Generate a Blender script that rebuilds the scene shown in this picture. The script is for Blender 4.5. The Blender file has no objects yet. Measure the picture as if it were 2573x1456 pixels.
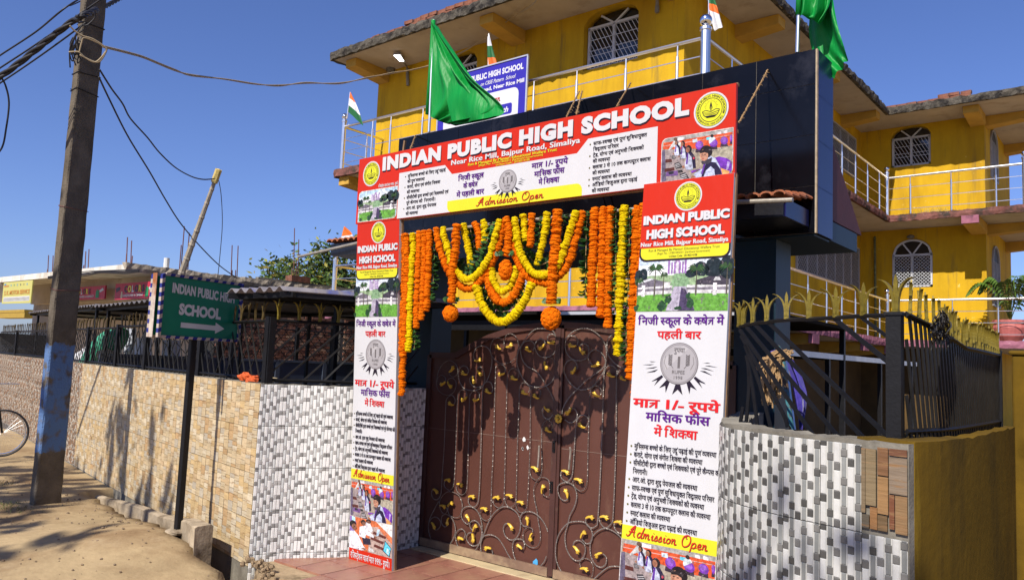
import bpy, bmesh, math, random
import numpy as np
from mathutils import Vector, Matrix
R_ = math.radians
rnd = random.Random(7)
scene = bpy.context.scene
COL = scene.collection

# ---------------------------------------------------------------- camera
FPX, CX, CY = 1988.33, 1286.5, 728.0          # focal length / centre for a 2573 px wide frame
def _c(x, y): return Vector(((x-CX)/FPX, -(y-CY)/FPX, -1.0))
_X = (-_c(-1140, 815)).normalized()
_Y = _c(2925, 985); _Y = (_Y - _X*_X.dot(_Y)).normalized()
_Z = _X.cross(_Y)
CAMROT = Matrix((_X, _Y, _Z))                 # camera -> world
EYE = Vector((0, 0, 1.6))
cam = bpy.data.cameras.new('camera'); camo = bpy.data.objects.new('camera', cam); COL.objects.link(camo)
camo.matrix_world = Matrix.Translation(EYE) @ CAMROT.to_4x4()
cam.sensor_width = 36.0; cam.lens = 27.82; cam.clip_start = 0.05; cam.clip_end = 2000
scene.camera = camo

# ---------------------------------------------------------------- world, sun, exposure
SUN = Vector((-0.12, 1.0, -0.95)).normalized()     # direction the light travels
w = bpy.data.worlds.new('World'); scene.world = w; w.use_nodes = True
wn = w.node_tree; bg = wn.nodes['Background']
sky = wn.nodes.new('ShaderNodeTexSky'); sky.sky_type = 'NISHITA'; sky.sun_disc = False
sky.sun_elevation = math.asin(-SUN.z)
sky.sun_rotation = math.atan2(-SUN.x, -SUN.y)
sky.air_density = 1.0; sky.dust_density = 0.8; sky.ozone_density = 2.0; sky.altitude = 300
tint = wn.nodes.new('ShaderNodeVectorMath'); tint.operation = 'MULTIPLY'; tint.inputs[1].default_value = (0.93, 1.06, 1.62)   # clear deep blue day
wn.links.new(sky.outputs[0], tint.inputs[0]); wn.links.new(tint.outputs[0], bg.inputs[0]); bg.inputs[1].default_value = 0.064
sun = bpy.data.lights.new('sun', 'SUN'); sun.energy = 5.0; sun.angle = R_(0.53); sun.color = (1.0, 0.93, 0.82)
suno = bpy.data.objects.new('sun', sun); COL.objects.link(suno)
suno.rotation_euler = SUN.to_track_quat('-Z', 'Y').to_euler(); suno.location = (0, -20, 30)
scene.view_settings.view_transform = 'Standard'; scene.view_settings.look = 'None'
scene.view_settings.exposure = 0.45; scene.view_settings.gamma = 1.0
scene.view_settings.use_curve_mapping = False
scene.cycles.max_bounces = 6; scene.cycles.use_denoising = True

# ---------------------------------------------------------------- measuring helper: a sight line met with a real plane
def P(x, y, ax, val):
    d = CAMROT @ _c(x, y); t = (val-EYE[ax])/d[ax]; return EYE + d*t
def g1(x, y): return ((1680+x/2.8)*.6282, (1280+y/2.8)*.6282)
def g2(x, y): return ((1680+x/2.7068)*.6282, (1780+y/2.7068)*.6282)
def k7(x, y): return ((1550+x/2.339)*.6282, (780+y/2.339)*.6282)

# ---------------------------------------------------------------- tagging
def tag(o, label=None, cat=None, group=None, kind=None):
    if label: o['label'] = label
    if cat: o['category'] = cat
    if group: o['group'] = group
    if kind: o['kind'] = kind
    return o
def empty(name, loc=(0, 0, 0), label=None, cat=None, group=None, rot=(0, 0, 0)):
    o = bpy.data.objects.new(name, None); COL.objects.link(o); o.location = loc; o.rotation_euler = rot
    o.empty_display_size = .1
    return tag(o, label, cat, group)
def link(name, me, parent=None, loc=None, rot=None, scl=None):
    o = bpy.data.objects.new(name, me); COL.objects.link(o)
    if parent: o.parent = parent
    if loc is not None: o.location = loc
    if rot is not None: o.rotation_euler = rot
    if scl is not None: o.scale = scl
    return o

# ---------------------------------------------------------------- materials
MAT = {}; KA = .77      # every base colour is scaled by KA, to suit the exposure
def mat(name, col=(.5, .5, .5), rough=.7, metal=0., var=.15, scale=6., bump=.15, bscale=40., attr=False, stain=None, spec=.5, detail=6, coat=0., stretch=None, emit=None, bdist=.01, sheen=0.):
    """procedural principled: base colour varied by two noises, optional stain colour, noise relief"""
    if name in MAT: return MAT[name]
    m = bpy.data.materials.new(name); m.use_nodes = True; nt = m.node_tree; N = nt.nodes; L = nt.links
    b = N['Principled BSDF']
    b.inputs['Roughness'].default_value = rough; b.inputs['Metallic'].default_value = metal
    b.inputs['Specular IOR Level'].default_value = spec
    if coat: b.inputs['Coat Weight'].default_value = coat; b.inputs['Coat Roughness'].default_value = .1
    if sheen: b.inputs['Sheen Weight'].default_value = sheen
    tc = N.new('ShaderNodeTexCoord'); mp = N.new('ShaderNodeMapping'); L.new(tc.outputs['Object'], mp.inputs[0])
    if stretch: mp.inputs['Scale'].default_value = stretch
    if attr:
        a = N.new('ShaderNodeAttribute'); a.attribute_name = 'Col'; base = a.outputs['Color']
    else:
        a = N.new('ShaderNodeRGB'); a.outputs[0].default_value = (*col, 1); base = a.outputs[0]
    if var > 0:
        n = N.new('ShaderNodeTexNoise'); n.inputs['Scale'].default_value = scale; n.inputs['Detail'].default_value = detail; n.inputs['Roughness'].default_value = .6
        L.new(mp.outputs[0], n.inputs['Vector'])
        mr = N.new('ShaderNodeMapRange'); mr.inputs[1].default_value = .3; mr.inputs[2].default_value = .7
        mr.inputs[3].default_value = 1-var; mr.inputs[4].default_value = 1+var
        L.new(n.outputs[0], mr.inputs[0])
        mx = N.new('ShaderNodeVectorMath'); mx.operation = 'SCALE'; L.new(base, mx.inputs[0]); L.new(mr.outputs[0], mx.inputs[3]); base = mx.outputs[0]
    if stain:
        for (scol, ssc, lo, hi, st) in stain:
            mp2 = N.new('ShaderNodeMapping'); L.new(tc.outputs['Object'], mp2.inputs[0]); mp2.inputs['Scale'].default_value = st; mp2.inputs['Location'].default_value = (3.1, 1.7, .4)
            n = N.new('ShaderNodeTexNoise'); n.inputs['Scale'].default_value = ssc; n.inputs['Detail'].default_value = 8; n.inputs['Roughness'].default_value = .65
            L.new(mp2.outputs[0], n.inputs['Vector'])
            cr = N.new('ShaderNodeMapRange'); cr.inputs[1].default_value = lo; cr.inputs[2].default_value = hi; L.new(n.outputs[0], cr.inputs[0])
            mx = N.new('ShaderNodeMix'); mx.data_type = 'RGBA'; L.new(cr.outputs[0], mx.inputs['Factor']); L.new(base, mx.inputs['A']); mx.inputs['B'].default_value = (*scol, 1)
            base = mx.outputs['Result']
    if metal < .5 and not emit:
        kk = N.new('ShaderNodeVectorMath'); kk.operation = 'SCALE'; kk.inputs[3].default_value = KA; L.new(base, kk.inputs[0]); base = kk.outputs[0]
    L.new(base, b.inputs['Base Color'])
    if bump > 0:
        n = N.new('ShaderNodeTexNoise'); n.inputs['Scale'].default_value = bscale; n.inputs['Detail'].default_value = 5; L.new(mp.outputs[0], n.inputs['Vector'])
        bp = N.new('ShaderNodeBump'); bp.inputs['Strength'].default_value = bump; bp.inputs['Distance'].default_value = bdist
        L.new(n.outputs[0], bp.inputs['Height']); L.new(bp.outputs[0], b.inputs['Normal'])
    if emit:
        b.inputs['Emission Color'].default_value = (*emit[0], 1); b.inputs['Emission Strength'].default_value = emit[1]
    MAT[name] = m; return m

YEL = (.66, .40, .014)
yellow = mat('yellow_plaster', YEL, .85, var=.10, scale=1.6, bump=.25, bscale=25, spec=.2,
             stain=[((.44, .24, .012), 1.0, .44, .76, (1.8, 1.8, .30)), ((.22, .15, .05), 2.4, .56, .78, (2.4, 2.4, .22)), ((.80, .62, .16), 7, .66, .72, (1, 1, 1))])
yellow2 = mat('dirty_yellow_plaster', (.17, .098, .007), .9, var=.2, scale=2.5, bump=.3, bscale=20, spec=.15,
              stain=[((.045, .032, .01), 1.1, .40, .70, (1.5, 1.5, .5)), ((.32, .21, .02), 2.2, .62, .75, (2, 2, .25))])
cream = mat('cream_plaster', (.56, .48, .39), .9, var=.1, scale=2, bump=.2, spec=.2, stain=[((.30, .22, .15), 1.5, .55, .8, (1, 1, 1))])
oldcon = mat('weathered_concrete', (.11, .098, .08), .95, var=.5, scale=9, bump=.9, bscale=28, spec=.1, bdist=.03, stain=[((.035, .032, .03), 5, .5, .62, (1, 1, 1))])
redcon = mat('faded_red_edge', (.33, .12, .12), .9, var=.35, scale=6, bump=.5, bscale=30, spec=.15, stain=[((.10, .07, .055), 4, .5, .68, (1, 1, 1)), ((.45, .38, .30), 9, .62, .7, (1, 1, 1))])
pinkcon = mat('purple_painted_edge', (.36, .14, .20), .85, var=.25, scale=7, bump=.4, bscale=30, spec=.2, stain=[((.09, .05, .06), 5, .55, .72, (1, 1, 1)), ((.55, .42, .42), 14, .64, .7, (1, 1, 1))])
concrete = mat('grey_concrete', (.26, .24, .20), .92, var=.25, scale=5, bump=.5, bscale=35, spec=.15, stain=[((.11, .095, .075), 2.5, .5, .72, (1, 1, .4))])
whitecon = mat('whitewashed_concrete', (.78, .74, .66), .9, var=.15, scale=3, bump=.3, spec=.15, stain=[((.30, .24, .17), 1.6, .52, .75, (1, 1, .5))])
steel = mat('stainless_steel', (.78, .78, .78), .3, 1.0, var=.05, bump=.0)
chrome = mat('polished_steel', (.75, .75, .76), .08, 1.0, var=.0, bump=0)
teal = mat('teal_paint', (.001, .024, .045), .5, var=.15, scale=3, bump=.1, spec=.4)
tealblue = mat('blue_edge_paint', (.012, .02, .12), .35, var=.1, scale=3, bump=.05, spec=.5)
blackiron = mat('black_iron_paint', (.007, .007, .009), .5, var=.3, scale=20, bump=.1, bscale=80, spec=.25)
gold = mat('gold_paint', (.24, .18, .02), .42, .3, var=.35, scale=25, bump=.2, bscale=90, stain=[((.05, .03, .012), 9, .60, .72, (1, 1, 1))])
goldleaf = mat('yellow_gold_leaf_paint', (.78, .50, .05), .4, .15, var=.2, scale=30, bump=.2, bscale=90)
gatebrown = mat('brown_gate_paint', (.105, .039, .027), .45, var=.12, scale=2.5, bump=.06, bscale=12, spec=.45, stain=[((.20, .11, .07), 3.2, .6, .85, (1, 1, .5)), ((.07, .025, .018), 7, .62, .75, (1, 1, 1))])
gatedark = mat('dark_brown_frame_paint', (.07, .026, .02), .5, var=.2, scale=5, bump=.1, stain=[((.25, .17, .11), 3, .58, .8, (1, 1, 1))])
rodmat = mat('twisted_rod_paint', (.24, .21, .19), .4, .35, var=.3, scale=30, bump=.1)
blacktile = mat('black_glossy_tile', (.004, .004, .006), .16, var=.5, scale=2.2, bump=.03, bscale=6, spec=.32, stain=[((.035, .035, .045), 2.4, .55, .78, (1, 1, 1))])
grout = mat('pale_tile_grout', (.30, .27, .24), .9, var=.3, scale=20, bump=.2)
terracotta = mat('terracotta', (.42, .13, .05), .85, var=.4, scale=8, bump=.4, bscale=50, stain=[((.12, .07, .05), 6, .56, .72, (1, 1, 1))])
brickm = mat('brick', (.24, .10, .065), .92, var=.45, scale=7, bump=.6, bscale=40, spec=.15, stain=[((.16, .11, .09), 5, .5, .7, (1, 1, 1))])
mortar = mat('mortar', (.27, .23, .18), .95, var=.3, scale=9, bump=.5)
whiteframe = mat('white_window_paint', (.66, .68, .72), .5, var=.08, scale=8, bump=.1)
glassdark = mat('dark_window_glass', (.012, .015, .02), .05, var=0, bump=0, spec=.8)
darkvoid = mat('dark_interior', (.012, .011, .01), .95, var=.4, scale=2, bump=0, spec=.05)
rope = mat('jute_rope', (.42, .26, .12), .95, var=.3, scale=60, bump=.6, bscale=150)
cablem = mat('black_cable_rubber', (.015, .014, .02), .6, var=.1, bump=0)
cablet = mat('tan_cable', (.42, .33, .20), .6, var=.1, bump=0)
rebarm = mat('rusty_rebar', (.16, .06, .05), .8, var=.3, scale=30, bump=.3)
paint = mat('printed_vinyl', attr=True, rough=.38, var=.03, scale=3, bump=.45, bscale=2.4, bdist=.04, spec=.22, stretch=(1, 1, .45))
photo = mat('printed_photograph', attr=True, rough=.38, var=.42, scale=55, detail=3, bump=.3, bscale=2.4, bdist=.03, spec=.22, stain=[((.16, .13, .15), 38, .60, .66, (1, 1, 1)), ((.62, .58, .60), 60, .66, .70, (1, 1, 1))])
tilecol = mat('glazed_wall_tile', attr=True, rough=.3, var=.07, scale=45, bump=.12, bscale=60, spec=.4, stretch=(1, 1, .6), stain=[((.45, .36, .2), 1.1, .66, .85, (1, 1, 1.6))])
tancol = mat('stone_look_tile', attr=True, rough=.5, var=.16, scale=22, bump=.3, bscale=30, spec=.3, stretch=(.35, .35, 3.4), stain=[((.30, .17, .08), 26, .56, .66, (.22, .22, 2.6)), ((.62, .54, .42), 9, .62, .74, (.5, .5, 1.6))])
plaincol = mat('painted_surface', attr=True, rough=.6, var=.12, scale=8, bump=.15, bscale=30, spec=.3)

# ---------------------------------------------------------------- mesh builder
class MB:
    def __init__(s): s.v = []; s.f = []; s.c = []; s.m = []; s.col = (1, 1, 1); s.mi = 0
    def vert(s, p): s.v.append(tuple(p)); return len(s.v)-1
    def face(s, idx, col=None):
        s.f.append(tuple(idx)); s.c.append(col or s.col); s.m.append(s.mi)
    def poly(s, pts, col=None): s.face([s.vert(p) for p in pts], col)
    def box(s, lo, hi, M=None, col=None, skip=()):
        x0, y0, z0 = lo; x1, y1, z1 = hi
        c = [Vector(p) for p in ((x0, y0, z0), (x1, y0, z0), (x1, y1, z0), (x0, y1, z0), (x0, y0, z1), (x1, y0, z1), (x1, y1, z1), (x0, y1, z1))]
        if M: c = [M @ p for p in c]
        i = [s.vert(p) for p in c]
        for k, f in enumerate(((0, 3, 2, 1), (4, 5, 6, 7), (0, 1, 5, 4), (1, 2, 6, 5), (2, 3, 7, 6), (3, 0, 4, 7))):
            if k in skip: continue
            s.face([i[j] for j in f], col)
        return s
    def bar(s, a, b, w, h=None, up=(0, 0, 1), col=None):
        a = Vector(a); b = Vector(b); h = h or w; d = (b-a).normalized(); u = Vector(up)
        if abs(d.dot(u)) > .98: u = Vector((0, 1, 0))
        sd = d.cross(u).normalized()*w/2; u2 = sd.normalized().cross(d)*h/2
        i = [s.vert(p) for p in (a-sd-u2, a+sd-u2, a+sd+u2, a-sd+u2, b-sd-u2, b+sd-u2, b+sd+u2, b-sd+u2)]
        for f in ((0, 3, 2, 1), (4, 5, 6, 7), (0, 1, 5, 4), (1, 2, 6, 5), (2, 3, 7, 6), (3, 0, 4, 7)): s.face([i[j] for j in f], col)
        return s
    def tube(s, pts, r, n=6, col=None, twist=0., cap=True, rr=None, flat=1.0):
        pts = [Vector(p) for p in pts]; m = len(pts)
        if m < 2: return s
        t0 = (pts[1]-pts[0]).normalized(); u = Vector((0, 0, 1)) if abs(t0.z) < .9 else Vector((0, 1, 0))
        u = (u - t0*u.dot(t0)).normalized(); rings = []; ang = 0
        for k in range(m):
            t = (pts[min(k+1, m-1)]-pts[max(k-1, 0)])
            if t.length < 1e-9: t = t0
            t = t.normalized(); u = (u - t*u.dot(t)).normalized(); v = t.cross(u)
            if k: ang += twist*(pts[k]-pts[k-1]).length
            rad = rr[k] if rr else r
            rings.append([s.vert(pts[k]+(u*math.cos(ang+2*math.pi*j/n)+v*flat*math.sin(ang+2*math.pi*j/n))*rad) for j in range(n)])
        for k in range(m-1):
            for j in range(n): s.face((rings[k][j], rings[k][(j+1) % n], rings[k+1][(j+1) % n], rings[k+1][j]), col)
        if cap: s.face(rings[0][::-1], col); s.face(rings[-1], col)
        return s
    def ball(s, c, r, n=8, m=5, col=None, sq=(1, 1, 1), jit=0):
        c = Vector(c); rings = []
        for a in range(1, m):
            th = math.pi*a/m
            rings.append([s.vert(c+Vector((sq[0]*math.sin(th)*math.cos(2*math.pi*b/n), sq[1]*math.sin(th)*math.sin(2*math.pi*b/n), sq[2]*math.cos(th)))*r*(1+(rnd.uniform(-jit, jit) if jit else 0))) for b in range(n)])
        t = s.vert(c+Vector((0, 0, r*sq[2]))); bt = s.vert(c-Vector((0, 0, r*sq[2])))
        for b in range(n): s.face((t, rings[0][b], rings[0][(b+1) % n]), col); s.face((bt, rings[-1][(b+1) % n], rings[-1][b]), col)
        for a in range(len(rings)-1):
            for b in range(n): s.face((rings[a][b], rings[a+1][b], rings[a+1][(b+1) % n], rings[a][(b+1) % n]), col)
        return s
    def grid(s, fn, nu, nv, col=None):
        idx = [[s.vert(fn(i/nu, j/nv)) for j in range(nv+1)] for i in range(nu+1)]
        for i in range(nu):
            for j in range(nv): s.face((idx[i][j], idx[i+1][j], idx[i+1][j+1], idx[i][j+1]), col(i/nu, j/nv) if callable(col) else col)
        return s
    def extr(s, poly, vec, col=None):
        """closed prism of a 3-D polygon along vec"""
        vec = Vector(vec); n = len(poly); a = [s.vert(p) for p in poly]; b = [s.vert(Vector(p)+vec) for p in poly]
        s.face(a, col); s.face(b[::-1], col)
        for i in range(n): s.face((a[i], b[i], b[(i+1) % n], a[(i+1) % n]), col)
        return s
    def mesh(s, name, mats, smooth=False):
        me = bpy.data.meshes.new(name); me.from_pydata(s.v, [], s.f)
        if not isinstance(mats, (list, tuple)): mats = [mats]
        for m in mats: me.materials.append(m)
        if len(mats) > 1: me.polygons.foreach_set('material_index', s.m)
        if any(c != (1, 1, 1) for c in s.c):
            at = me.color_attributes.new('Col', 'FLOAT_COLOR', 'CORNER'); arr = []
            for f, c in zip(s.f, s.c): arr += [c[0], c[1], c[2], 1.0]*len(f)
            at.data.foreach_set('color', arr)
        if smooth: me.polygons.foreach_set('use_smooth', [True]*len(s.f))
        me.update(); return me
    def build(s, name, mats, parent=None, smooth=False, loc=None):
        o = link(name, s.mesh(name, mats, smooth), parent, loc)
        return o
def lin(p, q, t): return Vector(p)*(1-t)+Vector(q)*t
def catmull(pts, seg=8):
    pts = [Vector(p) for p in pts]; out = []
    for i in range(len(pts)-1):
        p0 = pts[max(i-1, 0)]; p1 = pts[i]; p2 = pts[i+1]; p3 = pts[min(i+2, len(pts)-1)]
        for k in range(seg):
            t = k/seg; out.append(.5*((2*p1)+(p2-p0)*t+(2*p0-5*p1+4*p2-p3)*t*t+(3*p1-p0-3*p2+p3)*t**3))
    out.append(pts[-1]); return out
def resample(pts, step):
    pts = [Vector(p) for p in pts]; out = [pts[0].copy()]; acc = 0
    for a, b in zip(pts, pts[1:]):
        L = (b-a).length
        if L < 1e-9: continue
        pos = step-acc
        while pos <= L: out.append(a+(b-a)*(pos/L)); pos += step
        acc = (acc+L) % step if L >= (step-acc) else acc+L
    return out
def rock(mb_or_me, amp, seed=1, sc=3.0):
    """roughen the vertices of a mesh"""
    from mathutils import noise
    for v in mb_or_me.vertices:
        n = noise.noise_vector(Vector(v.co)*sc+Vector((seed*7.3, 0, 0))); v.co += n*amp
def subdiv(me, cuts):
    bm = bmesh.new(); bm.from_mesh(me); bmesh.ops.subdivide_edges(bm, edges=bm.edges, cuts=cuts, use_grid_fill=True); bm.to_mesh(me); bm.free()

# ---------------------------------------------------------------- lettering
_tc = {}
def glyphs(s, bold=0., res=2, spacing=1.0, shear=0.):
    """triangles of a string in its own plane, size 1: (verts 2-D, tris)"""
    key = (s, round(bold, 4), res, spacing, shear)
    if key in _tc: return _tc[key]
    c = bpy.data.curves.new('lettering', 'FONT'); c.body = s; c.size = 1; c.offset = bold; c.resolution_u = res; c.space_character = spacing; c.shear = shear
    o = bpy.data.objects.new('lettering', c); COL.objects.link(o)
    dg = bpy.context.evaluated_depsgraph_get(); dg.update()
    me = bpy.data.meshes.new_from_object(o.evaluated_get(dg)); me.calc_loop_triangles()
    vs = [(v.co.x, v.co.y) for v in me.vertices]; tr = [tuple(t.vertices) for t in me.loop_triangles]
    bpy.data.objects.remove(o); bpy.data.curves.remove(c); bpy.data.meshes.remove(me)
    _tc[key] = (vs, tr); return vs, tr
def _bb(vs): xs = [v[0] for v in vs]; ys = [v[1] for v in vs]; return min(xs), max(xs), min(ys), max(ys)
_adv = {}
def adv(ch, bold):
    k = (ch, bold)
    if k not in _adv:
        a = _bb(glyphs(ch+'I', bold)[0])[1]; b = _bb(glyphs('I', bold)[0])[1]; _adv[k] = a-b
    return _adv[k]
def _cut(vs, tr, x):
    """keep what lies left of x"""
    bm = bmesh.new(); bv = [bm.verts.new((a, b, 0)) for a, b in vs]
    for t in tr:
        try: bm.faces.new([bv[i] for i in t])
        except ValueError: pass
    bmesh.ops.bisect_plane(bm, geom=bm.verts[:]+bm.edges[:]+bm.faces[:], plane_co=(x, 0, 0), plane_no=(1, 0, 0), clear_outer=True)
    bmesh.ops.triangulate(bm, faces=bm.faces[:]); bm.verts.index_update()
    r = ([(v.co.x, v.co.y) for v in bm.verts], [tuple(v.index for v in f.verts) for f in bm.faces]); bm.free(); return r
def _stroke(pts, wd):
    vs = []; tr = []
    for (a, b) in zip(pts, pts[1:]):
        dx, dy = b[0]-a[0], b[1]-a[1]; L = math.hypot(dx, dy); nx, ny = -dy/L*wd/2, dx/L*wd/2; k = len(vs)
        vs += [(a[0]+nx, a[1]+ny), (a[0]-nx, a[1]-ny), (b[0]-nx, b[1]-ny), (b[0]+nx, b[1]+ny)]; tr += [(k, k+1, k+2), (k, k+2, k+3)]
    return vs, tr
VIR = '\u094d'
def deva(s, bold=.012):
    """Devanagari lettering laid out cluster by cluster: list of (verts, tris) and the total width"""
    out = []; x = 0.0; i = 0
    st = .055+2*bold
    def put(g, dx, dy=0, sc=1): out.append(([(a*sc+dx, b*sc+dy) for a, b in g[0]], g[1]))
    while i < len(s):
        ch = s[i]
        if ch == ' ': x += .24; i += 1; continue
        if not ('\u0905' <= ch <= '\u0939' or '\u0958' <= ch <= '\u0961'):
            w_ = adv(ch, bold); put(glyphs(ch, bold), x); x += w_+.01; i += 1; continue
        cl = []; reph = False
        if ch == 'र' and i+1 < len(s) and s[i+1] == VIR: reph = True; i += 2; ch = s[i]
        cl.append(ch); i += 1
        while i+1 < len(s) and s[i] == VIR: cl.append(s[i+1]); i += 2
        mt = []
        while i < len(s) and ('\u093e' <= s[i] <= '\u094c' or s[i] in '\u0901\u0902\u0903\u093c'): mt.append(s[i]); i += 1
        if 'ि' in mt: put(glyphs('ि', bold), x); x += adv('ि', bold)-.17; mt.remove('ि')
        j = 0; rak = False
        if len(cl) > 1 and cl[-1] == 'र': rak = True; cl = cl[:-1]
        sub = None
        if len(cl) == 2 and cl[0] == 'द': sub = cl[1]; cl = ['द']
        for c in cl[:-1]:
            g = glyphs(c, bold); a = adv(c, bold)
            cutx = a*.84 if c in 'कफ' else a-st-.135
            if c in 'टठडढ': cutx = a
            put(_cut(g[0], g[1], cutx), x); x += cutx-.01
        c = cl[-1]; g = glyphs(c, bold); a = adv(c, bold); x0 = x; put(g, x); x += a
        if sub: put(glyphs(sub, bold), x0+a*.30, -.22, .62)
        if rak:
            if c == 'त':
                out.pop(); yt = _bb(g[0])[3]-st*.5; sxx = a-.14
                put(_stroke([(-.014, yt), (a+.03, yt)], st), x0); put(_stroke([(sxx, yt), (sxx, 0)], st), x0, 0)
                put(_stroke([(sxx, .40), (sxx-.20, .40), (sxx-.36, .35)], st*.95), x0); put(_stroke([(sxx-.08, .40), (sxx-.36, .05)], st*.95), x0)
            elif c == 'ट': put(_stroke([(x0+a*.35, -.20), (x0+a*.55, -.06), (x0+a*.75, -.20)], st*.8), 0)
            else: put(_stroke([(x-st*1.2, .25), (x-a*.75, .05)], st*.9), 0)
        for m_ in mt:
            if m_ in 'ाीोौ' or m_ == 'ॉ': put(glyphs(m_, bold), x); x += adv(m_, bold)
            else: put(glyphs(m_, bold), x)
        if reph: put(_stroke([(x-.06, .62), (x-.02, .72), (x+.05, .76), (x+.10, .72)], st*.9), 0)
        x -= .006
    return out, x
class Sheet:
    """flat print on a rigid board: origin, right and up vectors, everything stacked in thin real layers"""
    def __init__(s, O, U, V, N): s.O = Vector(O); s.U = Vector(U); s.V = Vector(V); s.N = Vector(N); s.mb = MB(); s.L = 0.0012
    def pt(s, u, v, k=1): return s.O+s.U*u+s.V*v+s.N*(k*s.L)
    def poly(s, pts, col, k=1): s.mb.poly([s.pt(u, v, k) for u, v in pts], col)
    def rect(s, u0, v0, u1, v1, col, k=1): s.poly([(u0, v0), (u1, v0), (u1, v1), (u0, v1)], col, k)
    def disc(s, u, v, r, col, k=1, n=28, ry=None): ry = ry or r; s.poly([(u+r*math.cos(2*math.pi*i/n), v+ry*math.sin(2*math.pi*i/n)) for i in range(n)], col, k)
    def ring(s, u, v, r, w_, col, k=1, n=28):
        for i in range(n):
            a, b = 2*math.pi*i/n, 2*math.pi*(i+1)/n
            s.poly([(u+r*math.cos(a), v+r*math.sin(a)), (u+r*math.cos(b), v+r*math.sin(b)), (u+(r-w_)*math.cos(b), v+(r-w_)*math.sin(b)), (u+(r-w_)*math.cos(a), v+(r-w_)*math.sin(a))], col, k)
    def line(s, pts, w_, col, k=1):
        for i, (a, b) in enumerate(zip(pts, pts[1:])):
            dx, dy = b[0]-a[0], b[1]-a[1]; L = math.hypot(dx, dy) or 1; nx, ny = -dy/L*w_/2, dx/L*w_/2
            s.poly([(a[0]+nx, a[1]+ny), (a[0]-nx, a[1]-ny), (b[0]-nx, b[1]-ny), (b[0]+nx, b[1]+ny)], col, k+.12*(i % 2))
    def rrect(s, u0, v0, u1, v1, r, col, k=1, corners=(1, 1, 1, 1)):
        pts = []
        for q, (cx, cy, a0) in enumerate(((u0+r, v0+r, 180), (u1-r, v0+r, 270), (u1-r, v1-r, 0), (u0+r, v1-r, 90))):
            if corners[q]: pts += [(cx+r*math.cos(R_(a0+t)), cy+r*math.sin(R_(a0+t))) for t in (0, 22, 45, 68, 90)]
            else: pts.append(((u0, v0), (u1, v0), (u1, v1), (u0, v1))[q])
        s.poly(pts, col, k)
    def _tri(s, g, u, v, sx, sy, col, k, fn=None):
        b = len(s.mb.v)
        for x, y in g[0]:
            if fn: a, c = fn(x, y)
            else: a, c = u+x*sx, v+y*sy
            s.mb.v.append(tuple(s.pt(a, c, k)))
        for t in g[1]: s.mb.face([b+i for i in t], col)
    def text(s, t, u, v, h, col, w_=None, k=2, bold=.02, align='l', spacing=1.0, shear=0., shadow=None, slope=0, dbl=0):
        """cap height h, forced to width w_ when given"""
        g = glyphs(t, bold, 3, spacing, shear); x0, x1, y0, y1 = _bb(g[0]); cap = _bb(glyphs('H', bold)[0]); ch = cap[3]-cap[2]
        sy = h/ch; sx = w_/(x1-x0) if w_ else sy; W = (x1-x0)*sx
        ox = u-(W/2 if align == 'c' else 0)
        fn = lambda x, y: (ox+(x-x0)*sx, v+(y-cap[2])*sy+((x-x0)*sx)*slope)
        if shadow: 
            f2 = lambda x, y: (fn(x, y)[0]+shadow[0], fn(x, y)[1]+shadow[1]); s._tri(g, 0, 0, 0, 0, shadow[2], k-.5, f2)
        s._tri(g, 0, 0, 0, 0, col, k, fn)
        if dbl: s._tri(g, 0, 0, 0, 0, col, k+.15, lambda x, y: (fn(x, y)[0]+dbl*h, fn(x, y)[1]))
        return W
    def hindi(s, t, u, v, h, col, w_=None, k=2, bold=.014, align='l', slope=0):
        """h = height of the letters under the head line"""
        heavy = bold > .016; n_ = 3 if heavy else 1; parts, W0 = deva(t, .014); sy = h/.60; sx = w_/W0 if w_ else sy*.92; W = W0*sx; ox = u-(W/2 if align == 'c' else 0)
        for e in range(n_):
            du = (bold-.014)*1.4*(e-(n_-1)/2)
            for i, g in enumerate(parts): s._tri(g, 0, 0, 0, 0, col, k+.12*(i % 4)+.5*e, lambda x, y: (ox+(x+du)*sx, v+(y+du*.3)*sy+x*sx*slope))
        return W
    def arc_text(s, t, u, v, r, a0, a1, h, col, k=3, bold=.03, inside=False):
        """letters set along a circle from angle a0 to a1 (degrees)"""
        ws = [adv(c, bold) if c != ' ' else .3 for c in t]; tot = sum(ws); x = 0
        cap = _bb(glyphs('H', bold)[0]); ch = cap[3]-cap[2]
        for c, w_ in zip(t, ws):
            if c != ' ':
                a = R_(a0+(a1-a0)*((x+w_/2)/tot)); sy = h/ch; arc = abs(R_(a1-a0))*r/tot; g = glyphs(c, bold); sg = -1 if not inside else 1
                tx, ty = -math.sin(a)*(-sg), math.cos(a)*(-sg)
                if not inside: tx, ty = math.sin(a), -math.cos(a); nx, ny = math.cos(a), math.sin(a)
                else: tx, ty = -math.sin(a), math.cos(a); nx, ny = -math.cos(a), -math.sin(a)
                bx, by = u+r*math.cos(a), v+r*math.sin(a)
                fn = lambda X, Yy: (bx+tx*(X-w_/2)*arc+nx*(Yy-cap[3]/2)*sy, by+ty*(X-w_/2)*arc+ny*(Yy-cap[3]/2)*sy)
                s._tri(g, 0, 0, 0, 0, col, k, fn)
            x += w_
    def build(s, name, parent, m=None): return s.mb.build(name, m or paint, parent)
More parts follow.
